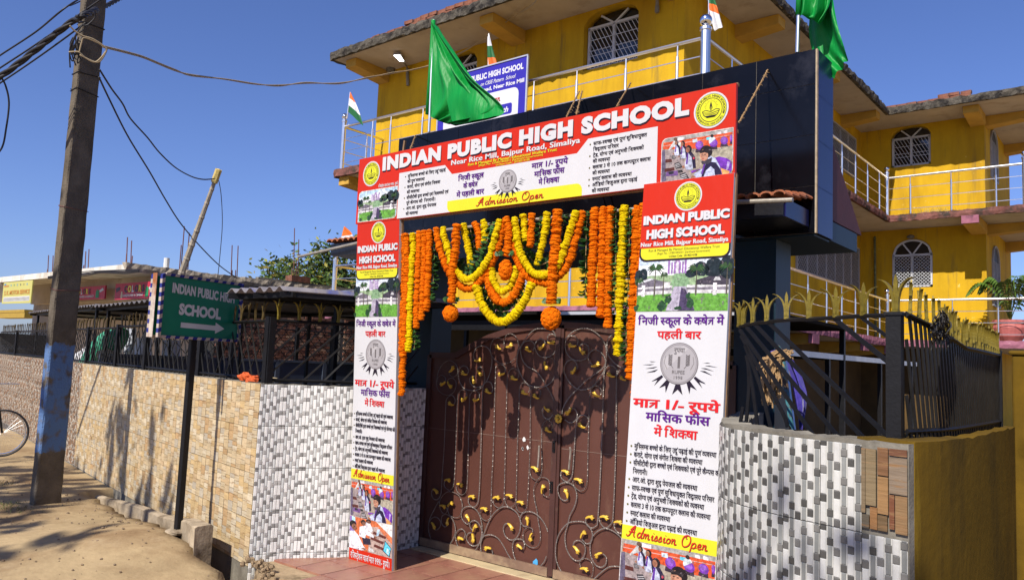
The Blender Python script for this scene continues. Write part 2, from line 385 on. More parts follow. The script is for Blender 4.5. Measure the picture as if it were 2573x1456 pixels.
# ================================================================ THE SETTING
def gz(x, y):
    z = -.06+.17*math.exp(-(((x+6.45)/1.15)**2+((y-3.35)/.75)**2))+.03*math.exp(-((x+9)**2/4+(y-3.3)**2))
    return z
def wall_y(x): return 3.62+(-5.52-x)*.1939        # the long tiled wall's face
def ground():
    xs = sorted(set([-400, -150, -60, -40, -30, -25]+[-20+i*.5 for i in range(15)]+[-12.5+i*.11 for i in range(110)]+[0, 1, 2, 4, 8, 20, 60, 200, 400]))
    ys = sorted(set([-200, -60, -20, -8, -5, -3]+[-2+i*.25 for i in range(10)]+[.5+i*.1 for i in range(50)]+[6, 8, 12, 20, 40, 80, 200, 500]))
    from mathutils import noise
    mb = MB(); idx = {}
    for i, x in enumerate(xs):
        for j, y in enumerate(ys):
            z = gz(x, y)+.012*noise.noise(Vector((x*1.3, y*1.3, 0)))+.006*noise.noise(Vector((x*6, y*6, 3)))
            if y > wall_y(x)-.28 and x < -5.2 and y < wall_y(x)+.4: z = -.30 if x > -9.6 else z     # the drain beside the wall
            idx[i, j] = mb.vert((x, y, z))
    for i in range(len(xs)-1):
        for j in range(len(ys)-1): mb.face((idx[i, j], idx[i+1, j], idx[i+1, j+1], idx[i, j+1]))
    m = mat('dusty_road', (.46, .34, .19), .95, var=.22, scale=1.3, bump=.55, bscale=14, spec=.12, detail=10, bdist=.02,
            stain=[((.26, .165, .085), .8, .48, .68, (1, 1, 1)), ((.46, .34, .20), 4, .55, .72, (1, 1, 1)), ((.16, .11, .075), 13, .64, .72, (1, 1, 1))])
    tag(mb.build('ground', m, smooth=True), kind='structure')
ground()
# ragged front strip and red paving before the gate
def paving():
    root = tag(empty('pavement'), kind='structure')
    outline = [(-5.42, 3.62), (-5.15, 3.5), (-4.95, 3.58), (-4.72, 3.45), (-4.45, 3.30), (-3.9, 3.05), (-3.2, 2.9), (-1.2, 2.8), (-.4, 3.4), (-1.7, 3.9), (-1.95, 5.6), (-5.3, 5.6), (-5.6, 3.9)]
    mb = MB(); mb.extr([Vector((x, y, -.012)) for x, y in outline], (0, 0, -.16))
    o = mb.build('screed', mat('dusty_screed', (.42, .31, .19), .95, var=.3, scale=6, bump=.6, bscale=25, spec=.1, stain=[((.16, .12, .07), 7, .5, .7, (1, 1, 1))]), root)
    tm = mat('red_paving_tile', (.33, .14, .10), .38, var=.18, scale=5, bump=.05, spec=.4, stain=[((.46, .27, .16), 3, .5, .78, (1, 1, 1)), ((.45, .22, .15), 17, .60, .66, (1, 1, 1))])
    b = MB(); s = .292; b.box((-s/2, -s/2, -.014), (s/2, s/2, .004), skip=(0,)); me = b.mesh('paving_tile', tm)
    def inside(x, y):
        c = False; n = len(outline)
        for i in range(n):
            (x1, y1), (x2, y2) = outline[i], outline[(i+1) % n]
            if (y1 > y) != (y2 > y) and x < (x2-x1)*(y-y1)/(y2-y1)+x1: c = not c
        return c
    for i in range(-20, 0):
        for j in range(9, 17):
            x, y = i*.3+.1, j*.3+.05
            if y > 4.87: continue
            if all(inside(x+a, y+b2) for a in (-.1, .1) for b2 in (-.12, .1)) and x > -5.35:
                link('paving_tile', me, root, (x, y, rnd.uniform(-.001, .001)))
    sb = MB(); sb.box((-5.02, 4.86, -.05), (-2.1, 5.08, .012)); sb.build('threshold', mat('cream_threshold', (.62, .50, .30), .6, var=.12, scale=5, bump=.1, stain=[((.35, .26, .16), 5, .55, .75, (1, 1, 1))]), root)
    # loose rubble along the broken edge
    r = MB()
    for k in range(120):
        t = rnd.random(); x = -5.4+t*1.0; y = 3.52+.08*math.sin(t*9)-.18*t+rnd.gauss(0, .035); s = rnd.uniform(.006, .022)
        r.ball((x, y, gz(x, y)+.03+.03*rnd.random()), s, 5, 4, jit=.3)
    tag(r.build('rubble', mat('rubble_earth', (.30, .21, .12), .95, var=.5, scale=30, bump=.4)), kind='stuff')
paving()
def kerb():
    top = [(-9.15, 4.05, -.02), (-8.6, 4.0, .01), (-7.9, 3.93, .05), (-7.2, 3.76, .10), (-6.6, 3.62, .165), (-6.22, 3.52, .225), (-5.86, 3.43, .245)]
    pts = catmull(top, 6); mb = MB(); n = len(pts); rows = []
    for k, p in enumerate(pts):
        wd = .07+.09*(k/n)**2; j = rnd.uniform(-.012, .012); rows.append([mb.vert((p.x+.02, p.y-wd/2+j, -.35)), mb.vert((p.x, p.y-wd/2+j, p.z-.01)), mb.vert((p.x, p.y-wd/2+.02+j, p.z+j*.3)), mb.vert((p.x, p.y+wd/2-.02, p.z+.004)), mb.vert((p.x, p.y+wd/2, p.z-.012)), mb.vert((p.x, p.y+wd/2, -.35))])
    for a, b in zip(rows, rows[1:]):
        for j in range(5): mb.face((a[j], b[j], b[j+1], a[j+1]))
    mb.face(rows[-1]); mb.face(rows[0][::-1])
    tag(mb.build('kerb', mat('dusty_kerb', (.42, .34, .24), .92, var=.3, scale=6, bump=.6, bscale=25, spec=.1, stain=[((.15, .11, .07), 4, .5, .68, (1, 1, 1))])), kind='structure')
kerb()

# ================================================================ TILED COMPOUND WALLS
def curve_fn(pts):
    pts = catmull([Vector((x, y, 0)) for x, y in pts], 12); L = [0]
    for a, b in zip(pts, pts[1:]): L.append(L[-1]+(b-a).length)
    def fn(s):
        s = max(0, min(L[-1], s))
        for i in range(len(L)-1):
            if s <= L[i+1]+1e-9:
                t = (s-L[i])/(L[i+1]-L[i]); p = pts[i].lerp(pts[i+1], t); d = (pts[i+1]-pts[i]).normalized(); return p, Vector((d.y, -d.x, 0))
    return fn, L[-1]
def ribbon_wall(name, fn, L, z0, z1, m, th=.14, parent=None, step=.03, d0=-.012):
    n = max(2, int(L/step)); mb = MB(); rows = []
    for k in range(n+1):
        p, nn = fn(L*k/n); a = p+nn*d0; b = p-nn*th
        j = rnd.uniform(-.006, .006)
        rows.append([mb.vert((a.x, a.y, z0)), mb.vert((a.x+nn.x*.006, a.y+nn.y*.006, z1+j)), mb.vert((b.x, b.y, z1+j)), mb.vert((b.x, b.y, z0))])
    for a, b in zip(rows, rows[1:]):
        for j in range(3): mb.face((a[j], b[j], b[j+1], a[j+1]))
    mb.face(rows[0][::-1]); mb.face(rows[-1]); return mb.build(name, m, parent)
def woven_tile(fn, s0, z0, wd, ht, seed, zmax):
    """glazed tile of alternating upright strips tied by dark squares"""
    r = random.Random(seed); mb = MB(); nc = NC; cw = wd/nc; per = ht/3
    def blk(a, b, za, zb, h, col, waist=0):
        za = max(za, z0+.001); zb = min(zb, z0+ht-.001, zmax)
        if zb-za < .004: return
        q = []
        for s, sg in ((a, 1), (b, -1)):
            for z in (za, zb):
                p, n = fn(s); q.append((p, n, z))
        (pa, na, _), (_, _, _), (pb, nb, _), (_, _, _) = q
        pm, nm = pa.lerp(pb, .5), na
        A = [mb.vert((pa.x, pa.y, za)), mb.vert((pb.x, pb.y, za)), mb.vert((pb.x, pb.y, zb)), mb.vert((pa.x, pa.y, zb))]
        e = .12
        def in_(p, q2, t, n, z): 
            c = p.lerp(q2, t); return mb.vert((c.x+n.x*h, c.y+n.y*h, z))
        ze = min(.0035, (zb-za)*.3)
        B = [in_(pa, pb, e, na, za+ze), in_(pa, pb, 1-e, nb, za+ze), in_(pa, pb, 1-e, nb, zb-ze), in_(pa, pb, e, na, zb-ze)]
        mb.face(B, col)
        dk = tuple(c*.9 for c in col)
        for i in range(4): mb.face((A[i], A[(i+1) % 4], B[(i+1) % 4], B[i]), dk)
    base = fn(s0)
    # backing
    zt = min(z0+ht-.0015, zmax)
    for c in range(nc):
        pa, na = fn(s0+c*cw+(.0015 if c == 0 else 0)); pb, nb = fn(s0+(c+1)*cw-(.0015 if c == nc-1 else 0))
        mb.poly([(pa.x, pa.y, z0+.0015), (pb.x, pb.y, z0+.0015), (pb.x, pb.y, zt), (pa.x, pa.y, zt)], (.60, .59, .55))
    for c in range(nc):
        a = s0+c*cw+.0008; b = a+cw-.0016; ph = (0 if c % 2 == 0 else per/2)+per*.18*((c//2) % 3-1)
        for k in range(-1, 5):
            zd = z0+k*per+ph
            g = r.uniform(PALT[4], PALT[5]) if r.random() < .4 else r.uniform(PALT[6], PALT[7])
            blk(a, b, zd, zd+per*.265, .004, (g, g*.97, g*.92))
            if c % 2 == 0: v = r.uniform(PALT[0], PALT[1]); col = (v, v*.99, v*.95); e = 0
            else: v = r.uniform(PALT[2], PALT[3]); col = (v*.97, v*1.0, v*.97); e = cw*.14
            blk(a+e, b-e, zd+per*.27, zd+per*.995, .0025 if c % 2 else .0035, col)
    return mb
def woven_wall(root, fn, L, z0, z1, ncol, skip=None, seed=0):
    wd = L/ncol; ht = .33
    for c in range(ncol):
        k = 0; z = z1-ht
        while z > z0-ht:
            if not (skip and skip(c, k)):
                zz = max(z, z0-.2)
                mb = woven_tile(fn, c*wd, z, wd, ht, seed+c*31+k, z1); mb.build('tile', tilecol, root)
            k += 1; z -= ht
ZW = 1.372; NC = 7; PALT = (.90, .97, .72, .84, .24, .32, .42, .54)  # tile tones lifted to offset the oblique sun on the left wall
# left quarter-round wall beside the gate
LC = [(-5.53, 3.63), (-5.42, 3.90), (-5.25, 4.13), (-5.11, 4.38), (-5.05, 4.70), (-5.045, 4.98)]
fnL, LL = curve_fn(LC)
rl = empty('boundary_wall', (-5.3, 4.2, 0), 'curved white and grey woven-pattern tiled wall left of the gate', 'wall'); rl.location = (0, 0, 0)
ribbon_wall('masonry', fnL, LL, -.3, ZW-.004, concrete, parent=rl)
woven_wall(rl, fnL, LL, -.05, ZW-.006, 8, seed=11)
# right bulging wall: from behind the right banner round to its outer corner
RC = [(-2.12, 4.95), (-1.93, 4.35), (-1.80, 3.95), (-1.62, 3.58), (-1.40, 3.41), (-1.21, 3.33), (-1.05, 3.285), (-.88, 3.245), (-.735, 3.215)]
fnR, LR = curve_fn(RC)
rr = empty('boundary_wall', (0, 0, 0), 'curved grey woven-pattern tiled wall with a brown patch, right of the gate', 'wall')
ribbon_wall('masonry', fnR, LR, -.3, ZW-.004, concrete, parent=rr)
NR = 14; NC = 6; PALT = (.60, .70, .22, .33, .07, .11, .14, .22)  # same tile toned darker here, soft tree shade put into its colours
woven_wall(rr, fnR, LR, -.05, ZW-.02, NR, skip=lambda c, k: c == NR-1 and k == 0, seed=77)
def brown_patch():
    wd = LR/NR; s0 = LR-wd; z1 = ZW-.022; z0 = z1-.308
    rows = [(0, .10, .18, .97, (.30, .22, .13)), (.10, .34, .28, .97, (.34, .25, .14)), (.0, .18, 0, .17, (.17, .14, .10)), (.19, .36, 0, .27, (.40, .20, .08)),
            (.36, .60, .66, 1, (.30, .15, .07)), (.36, .60, .20, .65, (.46, .26, .11)), (.36, .58, 0, .19, (.22, .14, .07)), (.61, 1, .46, .90, (.36, .27, .19)),
            (.61, .73, .04, .45, (.26, .10, .05)), (.74, 1, 0, .45, (.38, .23, .11)), (.61, 1, .91, 1, (.25, .11, .06))]
    for a, b, c, d, col in rows:
        mb = MB(); pa, na = fnR(s0+a*wd+.001); pb, nb = fnR(s0+b*wd-.001); h = .004+.003*rnd.random()
        za, zb = z0+c*(z1-z0)+.001, z0+d*(z1-z0)-.001
        A = [(pa.x, pa.y, za), (pb.x, pb.y, za), (pb.x, pb.y, zb), (pa.x, pa.y, zb)]; B = [(x+na.x*h, y+na.y*h, z) for x, y, z in A]
        col = tuple(q*.7 for q in col); mb.poly(B, col)
        for i in range(4): mb.poly([A[i], A[(i+1) % 4], B[(i+1) % 4], B[i]], tuple(q*.6 for q in col))
        mb.build('stone_tile', tancol, rr)
brown_patch()
# dark yellow side wall running back from the outer corner, and the taller lit pillar beyond
YC = [(-.728, 3.264), (-.675, 3.5), (-.655, 3.9), (-.65, 4.6), (-.66, 5.28)]
fnY, LY = curve_fn(YC)
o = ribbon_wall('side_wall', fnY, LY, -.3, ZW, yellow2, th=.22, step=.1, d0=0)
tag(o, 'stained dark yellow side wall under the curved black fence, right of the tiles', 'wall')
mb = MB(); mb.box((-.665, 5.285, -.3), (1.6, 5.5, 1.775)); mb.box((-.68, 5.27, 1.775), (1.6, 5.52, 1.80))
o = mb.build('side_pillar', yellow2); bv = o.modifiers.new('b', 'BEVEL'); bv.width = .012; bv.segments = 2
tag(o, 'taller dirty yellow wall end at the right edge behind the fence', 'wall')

# the long stone-look tiled wall on the left
def tan_wall():
    root = empty('boundary_wall', (0, 0, 0), 'long wall of tan stone-look tiles behind the electric pole', 'wall')
    A = Vector((-5.53, 3.632, 0)); d = Vector((-.9817, .1904, 0)); n = Vector((-d.y*-1, 0, 0)); n = Vector((-.1904, -.9817, 0)); Ltot = 15.6
    M = Matrix((( -d.x, n.x, 0, A.x), (-d.y, n.y, 0, A.y), (0, 0, 1, 0), (0, 0, 0, 1)))   # local x runs back towards the gate
    mb = MB(); mb.box((-Ltot, -.16, -.35), (0, -.006, ZW), M); mb.build('masonry', concrete, root)
    pal1 = [(.60, .46, .28), (.63, .51, .33), (.58, .42, .24), (.64, .54, .38), (.52, .34, .17), (.56, .44, .27), (.60, .46, .27), (.54, .47, .36), (.56, .40, .20)]
    pal2 = [(.30, .24, .18), (.22, .13, .08), (.45, .40, .34), (.34, .18, .09), (.50, .44, .36), (.16, .12, .09), (.38, .30, .22)]
    def variant(seed, pal, fine):
        r = random.Random(seed); mb = MB(); W, H = .30, .35
        mb.poly([(0, .0, 0), (W, .0, 0), (W, .0, H), (0, .0, H)], (.34, .24, .13))
        z = 0; ncol = 3 if not fine else 5
        for c in range(ncol):
            z = 0; x0 = c*W/ncol; x1 = x0+W/ncol; tone = r.uniform(.92, 1.08)
            while z < H-.01:
                h = r.choice((.025, .035, .045, .06, .08) if not fine else (.018, .028, .04)); zz = min(H, z+h)
                if H-zz < .012: zz = H
                big = r.random() < .25 and c < ncol-1 and not fine
                xr = x1; e = .0012; t = .002+.004*r.random(); col = r.choice(pal); k = r.uniform(.85, 1.12); col = tuple(q*k for q in col)
                sl = r.uniform(-.004, .004)
                F = [(x0+e, t, z+e), (xr-e, t, z+e+sl*.5), (xr-e, t, zz-e), (x0+e, t, zz-e-abs(sl)*.5)]
                Bk = [(p[0], .0, p[2]) for p in F]
                mb.poly(F, col)
                for i in range(4): mb.poly([Bk[i], Bk[(i+1) % 4], F[(i+1) % 4], F[i]], tuple(q*.75 for q in col))
                z = zz
        return mb.mesh('tile', tancol)
    va = [variant(i, pal1, False) for i in range(6)]; vb = [variant(20+i, pal2, True) for i in range(4)]
    rows = 4; ncol = int(Ltot/.302)
    for c in range(ncol):
        for k in range(rows):
            z = ZW-.352*(k+1)
            vs = vb if c > 20 else va
            o = link('tile', rnd.choice(vs), root); o.matrix_world = M @ Matrix.Translation((-(c+1)*.302, .001, z))
tan_wall()

# ================================================================ ELECTRIC POLE
def pole():
    root = empty('electric_pole', (-9.05, 3.42, -.05), 'tall tapered concrete electric pole with a blue painted lower band', 'pole'); root.location = (0, 0, 0)
    # base and top worked out from its two visible edges
    # (x, y0, y1) at foot and at the top of the picture; narrow side faces the street
    segs = [(-.3, 0), (.0, 0), (.62, 0), (1.55, 1), (6.8, 2)]
    def ring(z):
        t = z/6.0; yc = 3.48+.02*t; hw = .14-.02*t; cx = -9.02-.0*t; lean = .15*t
        rx = .2*hw; return [(-9.13+rx-.22*t, yc-hw+.07*t), (-8.99+rx-.22*t, yc-hw+.07*t), (-8.99-rx-.22*t, yc+hw+.07*t), (-9.13-rx-.22*t, yc+hw+.07*t)]
    mb = MB(); zs = [-.3, 0]+[.05+i*.12 for i in range(58)]; rows = []
    for z in zs:
        r = ring(max(z, 0)); rw = []
        c = Vector((sum(p[0] for p in r)/4, sum(p[1] for p in r)/4))
        for i, p in enumerate(r):
            q = r[(i+1) % 4]
            for t in (.06, .35, .65, .94):
                rw.append(mb.vert((p[0]+(q[0]-p[0])*t+rnd.uniform(-.003, .003), p[1]+(q[1]-p[1])*t+rnd.uniform(-.003, .003), z)))
        rows.append(rw)
    for a, b in zip(rows, rows[1:]):
        for j in range(16): mb.face((a[j], a[(j+1) % 16], b[(j+1) % 16], b[j]))
    mb.face(rows[-1])
    m = mat('pole_concrete', (.15, .125, .095), .93, var=.3, scale=5, bump=.8, bscale=45, spec=.15, bdist=.015, stain=[((.085, .07, .055), 3, .48, .7, (1, 1, .5)), ((.30, .17, .09), 2.2, .66, .74, (.4, .4, 3.5))])
    # the blue paint band belongs to the material: it sits at a height on the pole, ragged at both ends
    nt = m.node_tree; b = nt.nodes['Principled BSDF']; src = b.inputs['Base Color'].links[0].from_socket
    tc = nt.nodes.new('ShaderNodeTexCoord'); sx = nt.nodes.new('ShaderNodeSeparateXYZ'); nt.links.new(tc.outputs['Object'], sx.inputs[0])
    nz = nt.nodes.new('ShaderNodeTexNoise'); nz.inputs['Scale'].default_value = 14; nt.links.new(tc.outputs['Object'], nz.inputs['Vector'])
    ad = nt.nodes.new('ShaderNodeMath'); ad.operation = 'MULTIPLY_ADD'; nt.links.new(nz.outputs[0], ad.inputs[0]); ad.inputs[1].default_value = .16; nt.links.new(sx.outputs['Z'], ad.inputs[2])
    lo = nt.nodes.new('ShaderNodeMath'); lo.operation = 'GREATER_THAN'; nt.links.new(ad.outputs[0], lo.inputs[0]); lo.inputs[1].default_value = .57
    hi = nt.nodes.new('ShaderNodeMath'); hi.operation = 'LESS_THAN'; nt.links.new(ad.outputs[0], hi.inputs[0]); hi.inputs[1].default_value = 1.70
    n2 = nt.nodes.new('ShaderNodeTexNoise'); n2.inputs['Scale'].default_value = 9; n2.inputs['Detail'].default_value = 8; nt.links.new(tc.outputs['Object'], n2.inputs['Vector'])
    wn_ = nt.nodes.new('ShaderNodeMapRange'); wn_.inputs[1].default_value = .66; wn_.inputs[2].default_value = .50; nt.links.new(n2.outputs[0], wn_.inputs[0])
    m1 = nt.nodes.new('ShaderNodeMath'); m1.operation = 'MULTIPLY'; nt.links.new(lo.outputs[0], m1.inputs[0]); nt.links.new(hi.outputs[0], m1.inputs[1])
    m2 = nt.nodes.new('ShaderNodeMath'); m2.operation = 'MULTIPLY'; nt.links.new(m1.outputs[0], m2.inputs[0]); nt.links.new(wn_.outputs[0], m2.inputs[1])
    mx = nt.nodes.new('ShaderNodeMix'); mx.data_type = 'RGBA'; nt.links.new(m2.outputs[0], mx.inputs['Factor']); nt.links.new(src, mx.inputs['A']); mx.inputs['B'].default_value = (.09, .16, .32, 1)
    nt.links.new(mx.outputs['Result'], b.inputs['Base Color'])
    mb.build('shaft', m, root, smooth=False)
    # iron wire bands and the insulator hook
    for z, mm in ((4.62, blackiron), (4.42, blackiron), (2.2, rebarm), (3.1, rebarm), (5.2, blackiron)):
        r = ring(z); b2 = MB(); c = Vector((sum(p[0] for p in r)/4, sum(p[1] for p in r)/4, z))
        pts = [c+(Vector((p[0], p[1], z+rnd.uniform(-.02, .02)))-c)*1.05 for p in r+[r[0]]]
        b2.tube(pts, .006 if z > 4 else .004, 5); b2.build('wire_band', mm, root)
    return ring
ring = pole()
# ================================================================ CABLES
def cable(name, pts, r, m, label, group=None, seg=10, twist=False):
    c = catmull(pts, seg)
    if twist:
        mb = MB(); q = resample(c, .05)
        for ph in (0, 2.1, 4.2):
            pp = []
            for i, p in enumerate(q):
                d = (q[min(i+1, len(q)-1)]-q[max(i-1, 0)]).normalized(); u = d.cross(Vector((0, 0, 1))).normalized(); v = d.cross(u)
                a = i*.55+ph; pp.append(p+(u*math.cos(a)+v*math.sin(a))*r*.9)
            mb.tube(pp, r, 6)
    else:
        mb = MB(); mb.tube(c, r, 6)
    return tag(mb.build(name, m, smooth=True), label, 'cable', group)
def ray_at(x, y, k):
    d = (CAMROT @ _c(x, y)).normalized(); return EYE+d*k
def z1p(x, y): return (x*.5006, y*.5006)
def z2p(x, y): return (643.3+x*.5006, y*.5006)
def seg3(pix, ks): return [ray_at(*p, k) for p, k in zip(pix, ks)]
cable('overhead_cable', seg3([z1p(-900, 910), z1p(-600, 735), z1p(-300, 560), z1p(0, 385), z1p(180, 250), z1p(360, 110), z1p(470, 55), z1p(700, -60), z1p(1500, -500)], [11.6, 11, 10.4, 10, 9.8, 9.55, 9.8, 15.0, 34]), .018, cablem, 'thick twisted black power cable passing the pole near its top', twist=True)
for i, (a, b, c) in enumerate(((z1p(-20, 292), z1p(180, 160), z1p(390, 0)), (z1p(-20, 355), z1p(200, 210), z1p(560, -40)), (z1p(-20, 430), z1p(210, 275), z1p(430, 115)))):
    cable('overhead_wire', [ray_at(*z1p(-520, 640+55*i), 11.2), ray_at(*z1p(-270, 466+58*i), 10.7), ray_at(*a, 10.2), ray_at(*b, 9.9), ray_at(*c, 9.5)]+([ray_at(*z1p(620, -100), 14), ray_at(*z1p(1480, -540), 34)] if i == 0 else []), .009, cablem,
          ('thin overhead wire, uppermost at the top left', 'thin overhead wire just above the thick twisted cable', 'thin overhead wire just below the thick twisted cable')[i], 'overhead wires at the top left')
cable('hanging_wire', seg3([z1p(0, 380), z1p(28, 430), z1p(45, 520), z1p(30, 650), z1p(10, 740), z1p(-40, 800)], [10]*6), .010, cablem, 'loose black wire dangling at the left edge')
for k, dy in enumerate((0, 5)):
    p = [z1p(520, 232+dy), z1p(640, 262+dy), z1p(720, 285+dy), z1p(800, 318+dy), z1p(880, 350+dy), z1p(960, 380-dy), z1p(1130, 397+dy*.3), z1p(1285, 421+dy*.5), z2p(120, 432-dy), z2p(250, 414+dy), z2p(420, 421-dy), z2p(560, 388+dy), z2p(680, 370-dy), z2p(790, 348+dy*.6), z2p(880, 324+dy*.6)]
    ks = [9.2, 9.6, 9.9, 10.2, 10.6, 11, 11.8, 12.6, 13.6, 14.2, 15, 15.8, 16.4, 16.9, 17.2]
    q = [((1300+x/2.339)*.6282, y/2.339*.6282) for x, y in ((1270, 490+dy*2), (1450, 390-dy), (1560, 305+dy*2), (1720, 190-dy), (1900, 70+dy*2), (2000, -10))]
    cable('service_cable', seg3(p+q, ks+[17.2, 17, 16.6, 16.2, 15.6, 15.2]), .009, cablet, ('tan service cable from the pole to the yellow building, upper strand', 'tan service cable from the pole to the yellow building, lower strand')[k], 'tan cables to the school')
cable('drop_cable', seg3([z1p(500, 350), z1p(560, 445), z1p(615, 520), z1p(655, 595), z1p(740, 690), z1p(800, 765), z1p(880, 840), z1p(960, 885), z1p(1020, 900), z1p(1075, 897)], [9.1, 9.5, 9.9, 10.3, 10.7, 11.1, 11.5, 12, 12.3, 12.55]), .009, cablem, 'kinked black wire from the pole to the bamboo top')
cable('drop_cable', seg3([z1p(497, 388), z1p(545, 490), z1p(640, 680), z1p(750, 860), z1p(830, 1000), z1p(905, 1118), z1p(1000, 1230), z1p(1100, 1330), z1p(1190, 1395)], [9.1, 9.6, 10.3, 11, 11.8, 12.5, 13.2, 14, 14.8]), .009, cablem, 'longer black wire from the pole down past the bamboo')
cable('hanging_wire', seg3([z1p(1098, 905), z1p(1110, 980), z1p(1116, 1120), z1p(1105, 1270), z1p(1093, 1390)], [12.6]*5), .006, cablem, 'thin wire hanging from the bamboo top')
def knot():
    mb = MB(); r = random.Random(4)
    for k in range(9):
        x, y = r.uniform(360, 400), r.uniform(180, 240)
        pts = [z1p(x, y), z1p(x-8+r.uniform(-12, 12), y+40), z1p(x+r.uniform(-14, 14), y+90), z1p(x+18, y+40+r.uniform(-20, 40)), z1p(410, 200+r.uniform(-20, 60))]
        mb.tube(catmull([ray_at(*p, 9.25) for p in pts], 6), .006, 5)
    for pts in ([(352, 340), (350, 250), (372, 190), (412, 125)], [(382, 330), (362, 270), (376, 190), (420, 150)], [(470, 60), (475, 90), (440, 125), (415, 128)]):
        mb.tube(catmull([ray_at(*z1p(*p), 9.2) for p in pts], 6), .007, 5)
    tag(mb.build('wire_bundle', cablem, smooth=True), 'tangled black wire ends tied to the side of the pole', 'cable')
    mb = MB()
    for pts in ([(350, 128), (375, 155), (415, 180), (470, 198), (530, 240), (525, 268), (480, 312), (430, 292), (395, 262), (345, 262)], [(520, 235), (536, 250), (505, 305), (470, 310), (400, 275)], [(398, 265), (410, 215), (425, 190), (500, 220), (520, 240)]):
        mb.tube(catmull([ray_at(*z1p(*p), 9.12) for p in pts], 6), .008, 5)
    tag(mb.build('cable_loop', cablet, smooth=True), 'tan cable looped round the pole below the hook', 'cable')
knot()
def bamboo():
    a = ray_at(545, 440, 12.6); b = ray_at(455, 690, 12.9); b = b+(b-a)*.25; mb = MB(); d = b-a; n = 9
    pts = []; rr = []
    for i in range(n):
        t0 = i/n; t1 = (i+1)/n
        for t, k in ((t0+.001, 1.18), (t0+.012, 1.0), (t1-.012, 1.0), (t1-.001, 1.15)): pts.append(a+d*t+Vector((0, 0, 0))); rr.append((.027+.028*t)*k)
    mb.tube(pts, .03, 8, rr=rr)
    o = mb.build('bamboo_pole', mat('grey_bamboo', (.36, .31, .24), .8, var=.25, scale=12, bump=.3), smooth=False); tag(o, 'leaning grey bamboo pole carrying wires behind the green sign', 'pole')
    c = MB(); c.tube([a-d.normalized()*.09, a+d.normalized()*.12], .05, 7); c.ball(a+Vector((.02, 0, .05)), .045, 6, 4, jit=.3)
    c.build('wrapping', mat('yellow_plastic_wrap', (.62, .48, .16), .5, var=.3, scale=30, bump=.6), o)
bamboo()

pb_ = MB()
for k in range(900):
    x = rnd.uniform(-12, -4.6); y = rnd.uniform(.2, 4.0)
    if y > wall_y(x)-.35 or (x > -5.5 and y > 3.3): continue
    r0 = rnd.uniform(.003, .011)*(1.6 if rnd.random() < .08 else 1); pb_.ball((x, y, gz(x, y)+r0*.4), r0, 5, 4, jit=.3, sq=(1.3, 1, .7))
tag(pb_.build('gravel', mat('small_stones', (.24, .17, .11), .95, var=.5, scale=12, bump=.2)), kind='stuff')
